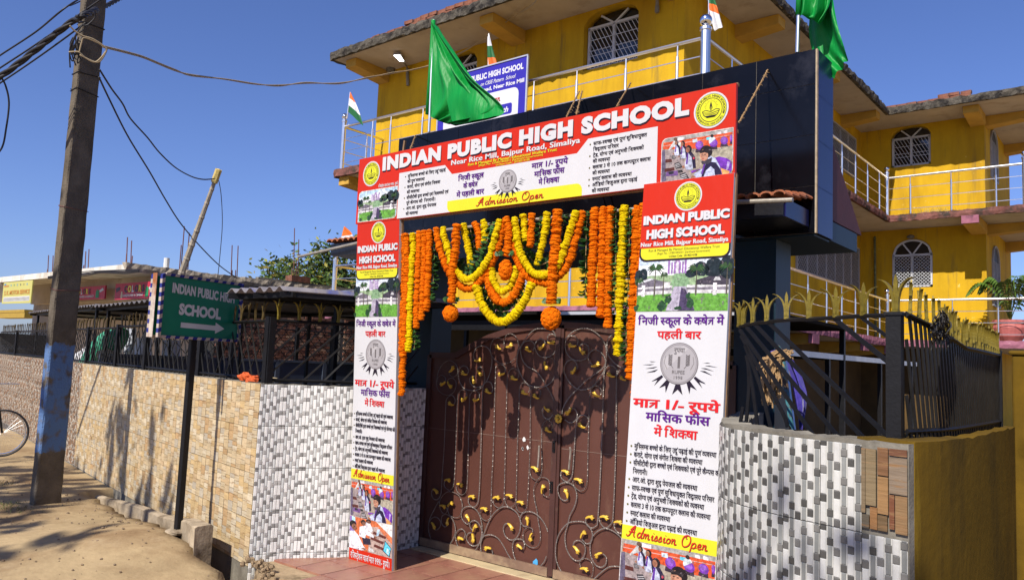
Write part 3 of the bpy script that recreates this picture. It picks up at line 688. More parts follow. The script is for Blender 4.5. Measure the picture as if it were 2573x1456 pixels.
# ================================================================ GREEN DIRECTION SIGN
def sign():
    L = Vector((-6.24, 3.11, 0)); Rr = Vector((-6.41, 3.95, 0)); U = (Rr-L).normalized(); Wd = (Rr-L).length; N = Vector((U.y, -U.x, 0)); Z = Vector((0, 0, 1))
    root = empty('direction_sign', (-6.40, 3.58, .1), 'green INDIAN PUBLIC HIGH SCHOOL sign with white arrow on a black post', 'sign'); root.location = (0, 0, 0)
    z0, z1 = 1.705, 2.225
    def B(name, u0, u1, a, b, d0, d1, m, col=None):
        mb = MB(); 
        if col: mb.col = col
        pts = [L+U*u0+Z*a+N*d0, L+U*u1+Z*a+N*d0, L+U*u1+Z*b+N*d0, L+U*u0+Z*b+N*d0]; mb.extr(pts, N*(d1-d0)); return mb.build(name, m, root)
    green = mat('green_sign_enamel', (.006, .21, .12), .4, var=.12, scale=4, bump=.05, spec=.4)
    B('board', .03, Wd-.03, z0+.02, z1-.02, -.012, .0, green)
    B('board', .03, Wd-.03, z0+.02, z1-.02, -.115, -.10, green)
    blue, wh = (.02, .03, .22), (.50, .42, .36)
    for k, (dA, dB) in enumerate(((-.014, .012), (-.128, -.10))):
        fr = MB()
        def strip(a, b, c, d, vert):
            n = 7 if vert else 9
            for i in range(n*2):
                t0, t1 = i/(2*n), (i+1)/(2*n); col = blue if i % 2 else wh
                if vert: pts = [L+U*a+Z*(c+(d-c)*t0), L+U*b+Z*(c+(d-c)*t0+.012), L+U*b+Z*(c+(d-c)*t1+.012), L+U*a+Z*(c+(d-c)*t1)]
                else: pts = [L+U*(a+(b-a)*t0)+Z*c, L+U*(a+(b-a)*t1)+Z*c, L+U*(a+(b-a)*t1+.01)+Z*d, L+U*(a+(b-a)*t0+.01)+Z*d]
                fr.extr([p+N*dA for p in pts], N*(dB-dA), col)
        strip(0, .028, z0, z1-.012, True); strip(Wd-.028, Wd, z0, z1-.012, True)
        strip(.028, Wd-.028, z0-.004, z0+.018, False); strip(.028, Wd-.028, z1-.018, z1+.004, False)
        fr.build('striped_frame', plaincol, root)
    B('side_panel', -.004, .0, z0, z1, -.10, -.05, mat('peeling_white', (.55, .48, .42), .8, var=.3, scale=20, bump=.4, stain=[((.35, .12, .04), 6, .5, .6, (1, 1, .3))]))
    S = Sheet(L+Z*0, U, Z, N); w_ = (.70, .70, .68)
    S.text('INDIAN PUBLIC HIGH', .11, 2.075, .082, w_, w_=.66, bold=.045, slope=-.05)
    S.build('lettering', root, mat('white_sign_lettering', attr=True, rough=.6, var=.06)); S = Sheet(L+Z*0, U, Z, N)
    S.text('SCHOOL', .19, 1.90, .095, w_, w_=.44, bold=.055, slope=-.03)
    zc = 1.815; A_ = Sheet(L+Z*0, U, Z, N)
    A_.poly([(.22, zc-.02), (.58, zc-.025), (.58, zc+.018), (.22, zc+.023)], w_); A_.poly([(.58, zc-.052), (.68, zc-.004), (.58, zc+.046)], w_)
    A_.build('arrow', root, mat('white_sign_lettering', attr=True, rough=.6, var=.06)); S.build('lettering', root, mat('white_sign_lettering', attr=True, rough=.6, var=.06))
    pm = MB(); c = L+U*(Wd*.47)-N*.055; pm.box((c.x-.027, c.y-.027, .0), (c.x+.027, c.y+.027, z0)); o = pm.build('post', blackiron, root); b = o.modifiers.new('b', 'BEVEL'); b.width = .006
    f = MB(); f.ball((c.x, c.y, gz(c.x, c.y)+.0), .10, 10, 5, sq=(1.2, 1, .25), jit=.12); f.build('footing', MAT['dusty_kerb'], root)
sign()

# ================================================================ SPIKED FENCES
def trident_mesh(h=.19, spread=.07):
    mb = MB(); mb.extr([(-.008, -.003, 0), (.008, -.003, 0), (.009, -.003, h*.82), (0, -.003, h), (-.009, -.003, h*.82)], (0, .006, 0))
    mb.box((-.014, -.008, 0), (.014, .008, .02))
    for s in (-1, 1):
        prev = None
        for k in range(8):
            t = k/7; x = s*(.006+spread*t**2.2); z = .02+h*.80*(1-(1-t)**1.6)*.98; wv = .0075*(1-.45*t); tx = .5 if k else 0
            cur = [mb.vert((x-wv, -.006, z)), mb.vert((x+wv, -.006, z)), mb.vert((x+wv, .006, z+.002)), mb.vert((x-wv, .006, z+.002))]
            if prev:
                for j in range(4): mb.face((prev[j], prev[(j+1) % 4], cur[(j+1) % 4], cur[j]))
            prev = cur
        mb.face(prev)
    return mb.mesh('spike', gold)
TRI = trident_mesh()
TRI_D = TRI.copy(); TRI_D.materials.clear(); TRI_D.materials.append(mat('shade_dark_gold', (.10, .065, .015), .6, .2, var=.4, scale=20, bump=.2))  # darker copy of the gold: shade under the awnings put into its colour
TRI_N = trident_mesh(.18, .045)
barm = mat('dusty_black_iron', (.016, .015, .014), .55, var=.4, scale=12, bump=.1, spec=.3)
def fence(label, fn, L, zb, zt, slope, spacing, posts, spikes, inset=.07, second=None, bw=.015, group=None, sp_rot=0., bars=True, s_bars=None, sm=None, ss=(1, 1)):
    """fence standing on a wall: fn gives the wall line, zt(s) the rail height"""
    root = empty('iron_fence', (0, 0, 0), label, 'fence', group)
    def pt(s, z, off=0):
        p, n = fn(s); return Vector((p.x-n.x*(inset+off), p.y-n.y*(inset+off), z))
    n = max(2, int(L/.25)); mb = MB(); mb.tube([pt(L*k/n, zt(L*k/n)) for k in range(n+1)], .014, 4); mb.build('top_rail', blackiron, root)
    mb = MB(); mb.tube([pt(L*k/n, zb+.03) for k in range(n+1)], .012, 4); mb.build('bottom_rail', blackiron, root)
    for s, wd in posts:
        p = pt(s, zb); m2 = MB(); m2.box((p.x-wd/2, p.y-wd/2, zb-.02), (p.x+wd/2, p.y+wd/2, zt(s)+.03)); m2.build('post', blackiron, root)
    for (sl, sp_, off) in ((slope, spacing, 0),)+((second,) if second else ()):
        s = -abs(sl)
        while s < L+abs(sl):
            s0, s1 = s, s+sl; H = 1
            # clip to the panel
            t0, t1 = 0., 1.
            if sl != 0:
                for e in (0, L):
                    te = (e-s0)/sl
                    if (e == 0 and sl > 0) or (e == L and sl < 0): t0 = max(t0, te)
                    else: t1 = min(t1, te)
            if t1-t0 > .08:
                z_a = lambda t: zb+(zt(min(max(s0+sl*t, 0), L))-zb)*t
                a = pt(s0+sl*t0, z_a(t0), off); b = pt(s0+sl*t1, z_a(t1), off)
                pn = fn(min(max(s0, 0), L))[1]
                m2 = MB(); m2.bar(a, b, .007, bw if off == 0 else .008, up=(pn.y*-1, pn.x, 0)); m2.build('bar', barm, root)
            s += sp_
    k = 0
    for s in spikes:
        p = pt(s, zt(s)+.01); nn = fn(s)[1]
        link('spike', sm or TRI, root, p, (rnd.uniform(-.05, .05), rnd.uniform(-.05, .05), math.atan2(-nn.x, nn.y)+sp_rot+rnd.uniform(-.25, .25)), (ss[0], 1, ss[1]*rnd.uniform(.92, 1.06)))
    return root
# long fence on the stone-look wall, in two runs split at the electric pole
def sub(fn, a, b): return (lambda s: fn(a+s)), b-a
def tanfn(s): return Vector((-5.53-.9817*s, 3.632+.1904*s, 0)), Vector((-.1904, -.9817, 0))
fa, La = sub(tanfn, .05, 4.9)
fence('black fence of leaning flat bars with shade-darkened gold spikes, between electric pole and sign', fa, La, ZW, lambda s: 1.875, .30, .15, [(.0, .055), (1.65, .05), (3.5, .05), (4.8, .05)], [.18+i*.16 for i in range(29)], second=(-.45, .26, .05), sm=TRI_D, ss=(.9, .8))
fb, Lb = sub(tanfn, 5.0, 15.4)
fence('black fence of leaning bars at the far left beyond the pole', fb, Lb, ZW, lambda s: 1.86, -.35, .125, [(1.5, .05), (4.2, .05), (8, .05)], [.1+i*.2 for i in range(51)], second=(.45, .20, .05), sm=TRI_D, ss=(.9, .8))
fc, Lc = sub(fnL, .05, LL-.05)
fence('black fence with bright gold spikes on the curved wall left of the gate', fc, Lc, ZW, lambda s: 1.88, .52, .155, [(.0, .05), (Lc*.55, .035)], [.07+i*.155 for i in range(9)], sp_rot=.7, ss=(.95, .85))
# right fence: front panel with raking bars, then the long curve of close bars
def right_fence():
    root = empty('iron_fence', (0, 0, 0), 'black raking-bar fence panel with gold spikes between right banner and corner post', 'fence')
    # rail and wall crossings of each bar, read on the panel's own vertical plane
    A = Vector((-.83, 3.43, 0)); B = Vector((-1.66, 3.80, 0)); dr = (B-A); Lp = dr.length; dr.normalize(); n = Vector((dr.y, -dr.x, 0))
    def hit(x, y):
        d = CAMROT @ _c(x, y); t = (A-EYE).dot(n)/d.dot(n); return EYE+d*t
    c9 = lambda x, y: ((2880+x/2.5105)*.6282, (1180+y/2.5105)*.6282)
    m = MB(); m.tube(catmull([hit(*c9(*q)) for q in ((1760, 205), (1420, 210), (1150, 228), (900, 240), (660, 250), (420, 275), (290, 290), (190, 318))], 4), .010, 5); m.build('top_rail', blackiron, root)
    bars = [((1420, 225), (1715, 440)), ((1150, 235), (1715, 690)), ((490, 275), (1690, 1420)), ((350, 290), (1430, 1420)), ((260, 310), (1170, 1400)), ((195, 340), (915, 1375)), ((210, 400), (610, 1140), (680, 1320)), ((250, 500), (400, 900), (510, 1330)), ((265, 600), (330, 950), (375, 1305)), ((285, 690), (290, 950), (262, 1285)), ((230, 1120), (205, 1275))]
    for k, b in enumerate(bars):
        mb = MB(); pts = [hit(*c9(*q)) for q in b]; pts = catmull(pts, 4) if len(pts) > 2 else pts
        for a, c in zip(pts, pts[1:]): mb.bar(a, c+(c-a)*.02, .006, .020 if k > 0 else .014, up=(n.y, -n.x, 0) if False else tuple(n.cross((c-a).normalized())))
        mb.build('bar', blackiron, root)
    for (x, y, sc, r) in ((1765, 190, 1.15, .1), (1440, 205, 1.0, 1.3), (1160, 225, .98, 1.05), (890, 235, .95, .95), (665, 240, .93, .75), (470, 262, .92, .45), (330, 280, .9, .3), (235, 300, .9, .1), (190, 318, .9, -.2)):
        link('spike', TRI, root, hit(*c9(x, y)), (0, 0, math.atan2(dr.y, dr.x)+r), (sc*.85, sc, sc*.74))
    pm = MB(); p = hit(*c9(1760, 1400)); pm.box((p.x-.028, p.y-.028, ZW-.03), (p.x+.028, p.y+.028, 1.868)); pm.box((p.x-.034, p.y-.034, 1.862), (p.x+.034, p.y+.034, 1.875)); pm.build('corner_post', blackiron, root)
    return p
fp = right_fence()
FC = [(fp.x+.035, fp.y+.03), (-.76, 3.62), (-.725, 3.95), (-.715, 4.5), (-.72, 5.25)]
fnF, LF = curve_fn(FC)
zt = lambda s: 1.868-.10*min(1, s/.7)
sp = []; s = .03
while s < LF: sp.append(s); s += .078
fence('curved black close-barred fence topped with gold spikes at the right', fnF, LF, ZW, zt, -.10, .045, [(LF-.02, .03)], sp, inset=0, bw=.017, sp_rot=0.5, sm=TRI_N, ss=(.55, .74))

# ================================================================ GATEWAY
GY = 5.0
def gateway():
    root = empty('gateway_portal', (-3.6, 5.1, 0), 'black tiled gateway beam on dark teal columns above the brown gate', 'gateway'); root.location = (0, 0, 0)
    x0, x1, z0, z1, y0, y1 = -5.56, -1.655, 2.50, 3.69, 4.97, 5.27
    mb = MB(); mb.box((x0, y0, z0), (x1-.006, y1, z1)); mb.build('beam', darkvoid, root)
    # soffit slab running back, and the sloping cover behind
    s = MB(); s.box((x0, y1+.002, z0+.0), (x1-.01, 5.86, z0+.13)); s.build('slab', teal, root)
    s = MB(); s.extr([(x1-.012, 5.275, 3.2), (x1-.012, 5.275, 2.64), (x1-.012, 5.98, 2.64)], (x0-x1, 0, 0)); s.build('sloping_roof', mat('maroon_roof_paint', (.10, .02, .025), .7, var=.2), root)
    s = MB(); s.box((x0+.01, y0+.01, z0-.014), (x1-.016, y1-.002, z0-.001)); s.build('soffit', teal, root)
    cL = MB(); cL.box((-5.34, 5.0, -.1), (-5.04, 5.26, z0-.016)); o = cL.build('column', teal, root)
    cR = MB(); cR.box((-2.20, 5.0, -.1), (-1.92, 5.26, z0-.016)); cR.build('column', teal, root)
    eb = MB(); eb.box((x1-.005, y0-.008, z0), (x1+.004, y0+.016, z1)); eb.build('edge_strip', mat('bare_edge', (.42, .33, .22), .9, var=.3, scale=30), root)
    eb = MB()
    for k in range(4): 
        za = z0+(z1-z0)*k/4; eb.box((x1-.004, y0+.018, za+.0015), (x1+.006, y1, za+(z1-z0)/4-.0015))
    eb.build('end_facing', mat('glossy_blue_panel', (.012, .012, .085), .25, var=.15, scale=2, bump=.02, spec=.3), root)
    # face tiles with pale joints
    g = MB(); g.box((x0, y0-.006, z0+.001), (x1-.006, y0-.001, z1-.001)); g.build('joint_bed', grout, root)
    zz = [z0, 2.80, 3.13, 3.46, z1]; tw = .39; n = 10
    for r in range(4):
        for c in range(n+1):
            a = x1-.006-(c+1)*tw; b = a+tw; a = max(a, x0)
            if b-a < .02: continue
            t = MB(); e = .0017; t.box((a+e, y0-.013+rnd.uniform(0, .0012), zz[r]+e), (b-e, y0-.0065, zz[r+1]-e)); t.build('tile', blacktile, root)
    return root
gateway()
def tile_hood(xa, xb, label):
    root = empty('tiled_hood', (0, 0, 0), label, 'canopy')
    mb = MB(); mb.box((xa, 4.53, 2.535), (xb, 4.952, 2.645)); mb.build('box', mat('hood_black', (.012, .012, .016), .3, var=.3), root)
    e = MB(); e.box((xb+.001, 4.55, 2.537), (xb+.008, 4.94, 2.643)); e.build('end_facing', MAT['glossy_blue_panel'], root)
    w_ = .078; n = int((xb-xa+.06)/w_)
    for r in range(4):
        for c in range(n):
            m = MB(); cx = xa-.02+(c+.5)*w_; y = 4.49+r*.115; zb = 2.655+r*.018; pr = None
            for q in range(2):
                yy = y+q*.135; zq = zb+q*.010-(0 if q else -.006)
                cur = [m.vert((cx+w_/2*1.06*math.cos(math.pi*j/6), yy, zq+.026*math.sin(math.pi*j/6))) for j in range(7)]+[m.vert((cx+w_/2*.86*math.cos(math.pi*(6-j)/6), yy, zq-.007+.022*math.sin(math.pi*(6-j)/6))) for j in range(7)]
                if pr:
                    for j in range(14): m.face((pr[j], cur[j], cur[(j+1) % 14], pr[(j+1) % 14]))
                if q == 0: m.face(cur[::-1]); m.face
                pr = cur
            m.face(pr); o = m.build('roof_tile', terracotta, root)
    return root
tile_hood(-2.20, -1.70, 'short red clay tiled hood right of the right banner')
tile_hood(-5.93, -5.38, 'short red clay tiled hood at the left, behind the left banner')
pp = MB(); pp.tube([P(1840, 508, 1, 4.44), P(1992, 502, 1, 4.44)], .014, 8); tag(pp.build('pipe', mat('galvanised_pipe', (.42, .38, .32), .5, .4, var=.2, scale=20)), 'grey pipe end sticking out below the right tiled hood', 'pipe')
pp = MB(); pp.tube([P(750, 645, 1, 4.44), P(925, 604, 1, 4.44)], .014, 8); tag(pp.build('pipe', MAT['galvanised_pipe']), 'long grey pipe sticking out left from behind the left banner', 'pipe')

def gate():
    root = empty('entrance_gate', (0, 0, 0), 'brown double leaf iron gate with twisted scrolls and gold leaves', 'gate')
    y = GY; xl, xm, xr = -5.03, -3.615, -2.21
    arch = [(-5.03, 1.66), (-4.72, 1.66), (-4.55, 1.74), (-4.35, 1.82), (-4.1, 1.885), (-3.85, 1.915), (-3.63, 1.925)]
    def leaf(pts, x_in, nm):
        lf = MB(); lf.extr([Vector((a, y+.006, b)) for a, b in pts], (0, .02, 0)); return lf.build(nm, gatebrown, root)
    L = [(-5.03, .03)]+arch+[(-3.63, .03)]; leaf(L, 0, 'leaf')
    Rp = [(-3.60, .03)]+[(-7.23-a, b) for a, b in arch[::-1]]+[(-2.20, .03)]; leaf(Rp, 0, 'leaf')
    # frames
    for pts in (L, Rp):
        fr = MB(); cl = pts+[pts[0]]
        for a, b in zip(cl, cl[1:]):
            w_ = .06
            fr.bar(Vector((a[0], y-.004, a[1])), Vector((b[0], y-.004, b[1])), .05, .02, up=(0, 1, 0))
        fr.build('frame', gatedark, root)
    m = MB(); m.box((-3.645, y-.022, .03), (-3.600, y-.002, 1.90)); m.build('meeting_bar', gatedark, root)
    m = MB(); m.box((xl, y-.022, .02), (-3.65, y-.002, .085)); m.box((-3.595, y-.022, .02), (xr, y-.002, .085)); m.build('bottom_rail', mat('dusty_rail', (.20, .12, .08), .7, var=.25, scale=6, stain=[((.42, .30, .18), 4, .45, .7, (1, 1, 1))]), root)
    for xa, xb, zs in ((xl, -3.65, 1.02), (-3.59, xr, .98)):
        m = MB(); m.box((xa+.02, y+.0035, zs), (xb-.01, y+.0062, zs+.004)); m.build('sheet_seam', mat('seam', (.22, .14, .11), .6), root)
    def G(pts, f): return [P(*f(*p), 1, y-.014) for p in pts]
    def rod(pts1, pts2=None):
        p = G(pts1, g1) if pts1 else []
        if pts2: p += G(pts2, g2)
        q = resample(catmull(p, 7), .0085); mb = MB(); mb.tube(q, .0050, 4, twist=110, flat=.6); mb.build('scroll', rodmat, root)
    rods = [
     ([(375, 950), (395, 900), (370, 845), (330, 845), (295, 890), (288, 980), (268, 1456)], [(240, 300), (230, 500), (200, 575), (150, 580), (125, 530), (135, 480), (165, 465)]),
     ([(525, 860), (520, 800), (480, 775), (435, 810), (420, 900), (400, 1456)], [(370, 380), (350, 460), (310, 480), (265, 440), (270, 385), (330, 360)]),
     ([(665, 870), (660, 810), (610, 790), (570, 820), (555, 900), (540, 1456)], [(510, 420), (490, 510), (440, 530), (395, 480), (400, 420), (450, 405)]),
     ([(800, 810), (815, 760), (790, 695), (740, 690), (710, 730), (695, 900), (680, 1456)], [(640, 500), (620, 630), (570, 665), (525, 620), (530, 560), (590, 530)]),
     ([(950, 590), (955, 530), (910, 495), (860, 515), (845, 600), (820, 1456)], [(775, 400), (765, 740), (740, 800), (690, 805), (650, 750), (665, 690), (720, 665)]),
     ([(1095, 650), (1110, 590), (1080, 550), (1030, 540), (990, 590), (975, 720), (955, 1456)], [(912, 500), (905, 620), (860, 670), (810, 650), (788, 600), (800, 560), (850, 540)]),
     ([(1215, 810), (1230, 760), (1200, 710), (1150, 700), (1115, 760), (1110, 900), (1088, 1456)], [(1040, 560), (1020, 640), (970, 665), (925, 620), (930, 560), (990, 520)]),
     ([(1335, 860), (1350, 800), (1320, 765), (1270, 765), (1240, 820), (1230, 1456)], [(1165, 560), (1150, 680), (1100, 725), (1050, 690), (1045, 630), (1110, 600)]),
     ([(1475, 1240), (1480, 1160), (1430, 1115), (1385, 1150), (1365, 1220), (1360, 1456)], [(1320, 200), (1310, 320), (1260, 370), (1205, 340), (1190, 270), (1215, 225), (1270, 235)]),
     ([(190, 660), (210, 560), (270, 475), (340, 452), (400, 490), (425, 560), (410, 610), (370, 632), (330, 605), (335, 560), (370, 520)], None),
     ([(285, 680), (285, 640), (245, 615), (205, 635), (187, 690), (200, 770), (250, 820), (320, 835), (380, 800), (405, 720), (390, 665), (350, 645), (315, 665), (310, 710), (350, 750)], None),
     ([(530, 600), (545, 560), (520, 520), (480, 510), (440, 550), (428, 620), (450, 700), (500, 765), (600, 785), (690, 750), (725, 670), (715, 570), (680, 520), (650, 530), (640, 570), (690, 600)], None),
     ([(640, 460), (605, 430), (600, 380), (630, 310), (700, 285), (770, 320), (805, 420), (795, 540), (760, 650), (720, 710), (670, 745), (600, 740), (560, 690), (560, 650), (590, 620), (610, 640)], None),
     ([(930, 290), (940, 240), (915, 210), (870, 198), (820, 220), (790, 290), (795, 370), (830, 430), (900, 480), (980, 480), (1050, 440), (1095, 360), (1100, 250), (1070, 180), (1020, 150), (970, 165), (945, 220), (950, 280), (1000, 300)], None),
     ([(1265, 340), (1285, 290), (1265, 245), (1210, 228), (1150, 260), (1125, 340), (1150, 450), (1210, 520), (1290, 560), (1360, 640), (1410, 730), (1470, 830), (1500, 910)], None),
     ([(1525, 185), (1480, 110), (1390, 92), (1290, 100), (1210, 170), (1140, 270), (1095, 360), (1085, 480), (1120, 590), (1180, 690), (1260, 740), (1370, 745), (1460, 700), (1510, 620)], None),
     ([(1525, 320), (1490, 380), (1410, 415), (1330, 390), (1285, 300), (1300, 240), (1345, 210), (1390, 225), (1395, 265), (1350, 300)], None),
     ([(1520, 180), (1490, 155), (1440, 165), (1425, 210), (1440, 245), (1490, 250)], None),
     ([(1515, 490), (1500, 440), (1440, 412), (1400, 440), (1390, 480), (1410, 530)], None),
     ([(1490, 1050), (1440, 1105), (1380, 1070), (1370, 1000), (1400, 965)], None),
     (None, [(210, 640), (220, 580), (280, 510), (340, 500), (410, 530), (450, 600), (455, 680), (430, 760), (380, 780), (320, 750), (300, 690), (320, 640), (350, 610)]),
     (None, [(205, 600), (160, 680), (100, 810), (95, 930), (140, 1050), (230, 1105), (310, 1080), (370, 980), (380, 880), (340, 780), (280, 745), (235, 770), (235, 840), (270, 880), (300, 850)]),
     (None, [(100, 830), (130, 785), (180, 775), (220, 820), (215, 880), (170, 915), (140, 870)]),
     (None, [(210, 640), (225, 700), (265, 740), (295, 700), (280, 670)]),
     (None, [(540, 820), (510, 850), (460, 800), (445, 730), (480, 670), (550, 660), (620, 710), (660, 810), (670, 920), (655, 1010), (620, 1100), (560, 1160), (490, 1170), (420, 1110), (385, 1010), (390, 950), (420, 910), (460, 905), (490, 950), (470, 1010), (430, 1020)]),
     (None, [(580, 930), (540, 880), (545, 830), (590, 810), (640, 850), (670, 930), (665, 1010), (640, 1060), (580, 1085), (530, 1060), (500, 1000), (520, 950), (560, 940)]),
     (None, [(960, 840), (920, 850), (900, 900), (925, 980), (980, 1020), (1040, 1000), (1080, 920), (1085, 820), (1050, 730), (970, 670), (890, 665), (800, 730), (740, 830), (700, 930), (670, 1010), (655, 1080), (665, 1160), (700, 1220), (750, 1230), (785, 1180), (770, 1120), (720, 1110)]),
     (None, [(660, 1020), (700, 975), (770, 965), (840, 1000), (900, 1080), (960, 1190), (1030, 1280), (1100, 1330), (1190, 1350), (1280, 1320), (1340, 1260), (1370, 1190)]),
     (None, [(1160, 870), (1120, 870), (1085, 810), (1095, 750), (1150, 715), (1230, 725), (1310, 790), (1365, 880), (1382, 940)]),
     (None, [(1220, 940), (1215, 900), (1170, 885), (1125, 920), (1115, 990), (1140, 1060), (1200, 1100), (1260, 1095), (1300, 1030), (1300, 930), (1280, 820), (1265, 700), (1240, 590), (1230, 480), (1250, 410), (1300, 350), (1360, 350), (1400, 400), (1400, 540), (1360, 550), (1325, 520)]),
     (None, [(1110, 1120), (1130, 1080), (1110, 1020), (1060, 1010), (1015, 1030), (1000, 1110), (1030, 1230), (1100, 1330)]),
     ([(1750, 290), (1770, 240), (1750, 190), (1700, 172), (1650, 190), (1625, 270), (1640, 360), (1700, 430), (1790, 450), (1870, 420), (1890, 340), (1880, 290), (1840, 262), (1790, 280), (1780, 310)], None),
     ([(1625, 220), (1680, 150), (1770, 100), (1870, 90), (1960, 130), (2040, 210), (2080, 300), (2085, 420), (2060, 560), (2010, 650), (1930, 740), (1850, 775), (1760, 765), (1680, 700), (1630, 620), (1610, 540), (1640, 470), (1700, 440), (1750, 480), (1750, 540), (1720, 570)], None),
     ([(1930, 500), (1885, 440), (1890, 380), (1940, 330), (2000, 340), (2060, 400), (2075, 480), (2040, 540), (1960, 600), (1850, 680), (1760, 770), (1690, 840), (1630, 920), (1595, 1000), (1590, 1060)], None),
     ([(2160, 160), (2110, 200), (2090, 290), (2110, 390), (2180, 480), (2240, 520), (2310, 545)], None),
     ([(1670, 980), (1730, 990), (1760, 1050), (1740, 1120), (1680, 1145), (1620, 1110)], None),
     ([(1860, 1190), (1890, 1130), (1870, 1080), (1820, 1060), (1770, 1090), (1745, 1180), (1725, 1456)], [(1655, 240), (1640, 340), (1590, 390), (1530, 350), (1525, 290), (1560, 260)]),
     ([(2020, 840), (2030, 780), (1990, 735), (1940, 745), (1905, 800), (1895, 1000), (1880, 1456)], [(1810, 380), (1780, 470), (1730, 490), (1670, 440), (1655, 380), (1690, 350)]),
     ([(2185, 630), (2205, 570), (2170, 515), (2110, 510), (2070, 560), (2055, 700), (2030, 1456)], [(1925, 780), (1900, 870), (1850, 890), (1800, 850), (1795, 790), (1840, 755)]),
     ([(2310, 550), (2250, 545), (2210, 600), (2200, 700), (2190, 1456)], [(2090, 740), (2070, 840), (2010, 890), (1960, 850), (1940, 780), (2000, 750)]),
     ([(2420, 760), (2375, 830), (2360, 900), (2350, 1456)], [(2250, 520), (2235, 850), (2215, 930), (2150, 945), (2105, 890), (2100, 830)]),
     (None, [(1610, 570), (1570, 595), (1520, 570), (1490, 490), (1500, 430), (1560, 400), (1630, 410), (1680, 470), (1695, 560), (1670, 660), (1620, 760), (1600, 850), (1570, 960), (1575, 1080), (1610, 1170), (1660, 1230), (1720, 1245), (1770, 1200), (1790, 1120), (1770, 1060), (1720, 1025), (1670, 1040), (1655, 1090)]),
     (None, [(1750, 1010), (1800, 1060), (1850, 1040), (1865, 960), (1840, 890), (1780, 830), (1700, 820), (1610, 835), (1540, 900), (1490, 990), (1465, 1130), (1480, 1260), (1540, 1380), (1600, 1456)]),
     (None, [(1980, 1170), (2015, 1210), (2010, 1280), (1960, 1315), (1900, 1290), (1850, 1200), (1840, 1080), (1870, 980), (1930, 920), (2010, 895), (2100, 930), (2180, 1000), (2215, 1060)]),
     (None, [(1740, 1320), (1730, 1260), (1780, 1220), (1840, 1240), (1875, 1310), (1865, 1400), (1840, 1456)]),
     (None, [(1870, 1456), (1950, 1380), (2040, 1315), (2130, 1305), (2210, 1325)])]
    for a, b in rods: rod(a, b)
    # cast leaf ornament: thin tail swelling into a three-lobed head, curved
    lm = MB(); out = [(0, -.004), (.012, -.013), (.028, -.019), (.046, -.018), (.056, -.022), (.072, -.016), (.066, -.004), (.078, .004), (.066, .010), (.060, .020), (.050, .012), (.040, .004), (.026, -.003), (.012, .002), (0, .005)]
    c = lm.vert((.048, -.012, -.004)); idx = [lm.vert((a, -.005, b)) for a, b in out]; bk = [lm.vert((a, .004, b)) for a, b in out]; n = len(out)
    for i in range(n): lm.face((c, idx[i], idx[(i+1) % n])); lm.face((idx[i], bk[i], bk[(i+1) % n], idx[(i+1) % n]))
    lme = lm.mesh('gold_leaf', goldleaf)
    l1 = [((915, 320), (840, 280)), ((965, 300), (1045, 260)), ((1250, 350), (1175, 300)), ((1395, 265), (1320, 330)), ((1430, 245), (1515, 245)), ((1395, 460), (1430, 560)), ((325, 580), (385, 510)), ((285, 685), (220, 725)), ((310, 685), (360, 760)), ((380, 945), (310, 920)), ((530, 605), (455, 580)), ((640, 555), (700, 620)), ((590, 625), (615, 715)), ((615, 450), (690, 435)), ((525, 855), (455, 900)), ((660, 880), (590, 895)), ((800, 815), (725, 770)), ((950, 590), (870, 605)), ((1095, 660), (1010, 630)), ((1210, 825), (1130, 790)), ((1335, 875), (1260, 825)), ((1390, 965), (1460, 1020)), ((1475, 1250), (1395, 1200)), ((1750, 285), (1655, 275)), ((1785, 300), (1850, 385)), ((1920, 515), (2020, 470)), ((1745, 520), (1690, 605)), ((2185, 630), (2090, 590)), ((2310, 670), (2235, 630)), ((2020, 850), (1925, 810)), ((1695, 975), (1625, 1060)), ((1855, 1200), (1765, 1150)), ((2170, 290), (2160, 200))]
    l2 = [((140, 470), (200, 520)), ((265, 380), (335, 375)), ((400, 415), (470, 440)), ((215, 650), (285, 670)), ((300, 655), (365, 615)), ((125, 830), (165, 910)), ((310, 780), (290, 870)), ((525, 555), (600, 560)), ((535, 820), (490, 740)), ((575, 930), (620, 850)), ((470, 1020), (400, 1000)), ((565, 950), (575, 1060)), ((655, 680), (735, 700)), ((790, 570), (870, 565)), ((930, 535), (1010, 560)), ((1050, 610), (1130, 630)), ((950, 840), (1010, 920)), ((1165, 865), (1155, 760)), ((1215, 945), (1190, 1045)), ((1105, 1120), (1040, 1070)), ((770, 1115), (690, 1115)), ((1205, 230), (1285, 280)), ((1320, 520), (1345, 415)), ((1535, 270), (1620, 310)), ((1600, 570), (1565, 460)), ((1670, 360), (1765, 400)), ((1740, 1000), (1800, 920)), ((1660, 1085), (1725, 1175)), ((1735, 1330), (1830, 1350)), ((1970, 1160), (1890, 1210)), ((1795, 785), (1890, 780)), ((1950, 770), (2050, 790)), ((2100, 830), (2200, 840))]
    for ls, f, up in ((l1, g1, 0), (l2, g2, 1)):
        for a, b in ls:
            pa, pb = P(*f(*a), 1, y-.026), P(*f(*b), 1, y-.026); d = pb-pa; ang = math.atan2(d.z, d.x); sc = d.length/.074
            flip = (pb.x < pa.x) != bool(up)
            sag = -1 if up else 1
            sgn = 1 if (d.x > 0) else -1
            if up: sgn = -sgn
            M = Matrix.Translation(pa) @ Matrix.Rotation(-ang, 4, 'Y') @ Matrix.Diagonal((sc, 1.2, sc*sgn*1.05, 1))
            o = link('gold_leaf', lme, root); o.matrix_world = M @ Matrix.Diagonal((.92, 1, .78, 1))
    fl = MB(); c0 = P(*g1(1548, 1100), 1, y-.035)
    for k in range(8):
        a = k*math.pi/4; fl.ball(c0+Vector((math.cos(a)*.024, 0, math.sin(a)*.024)), .013, 6, 4, sq=(1, .5, 1))
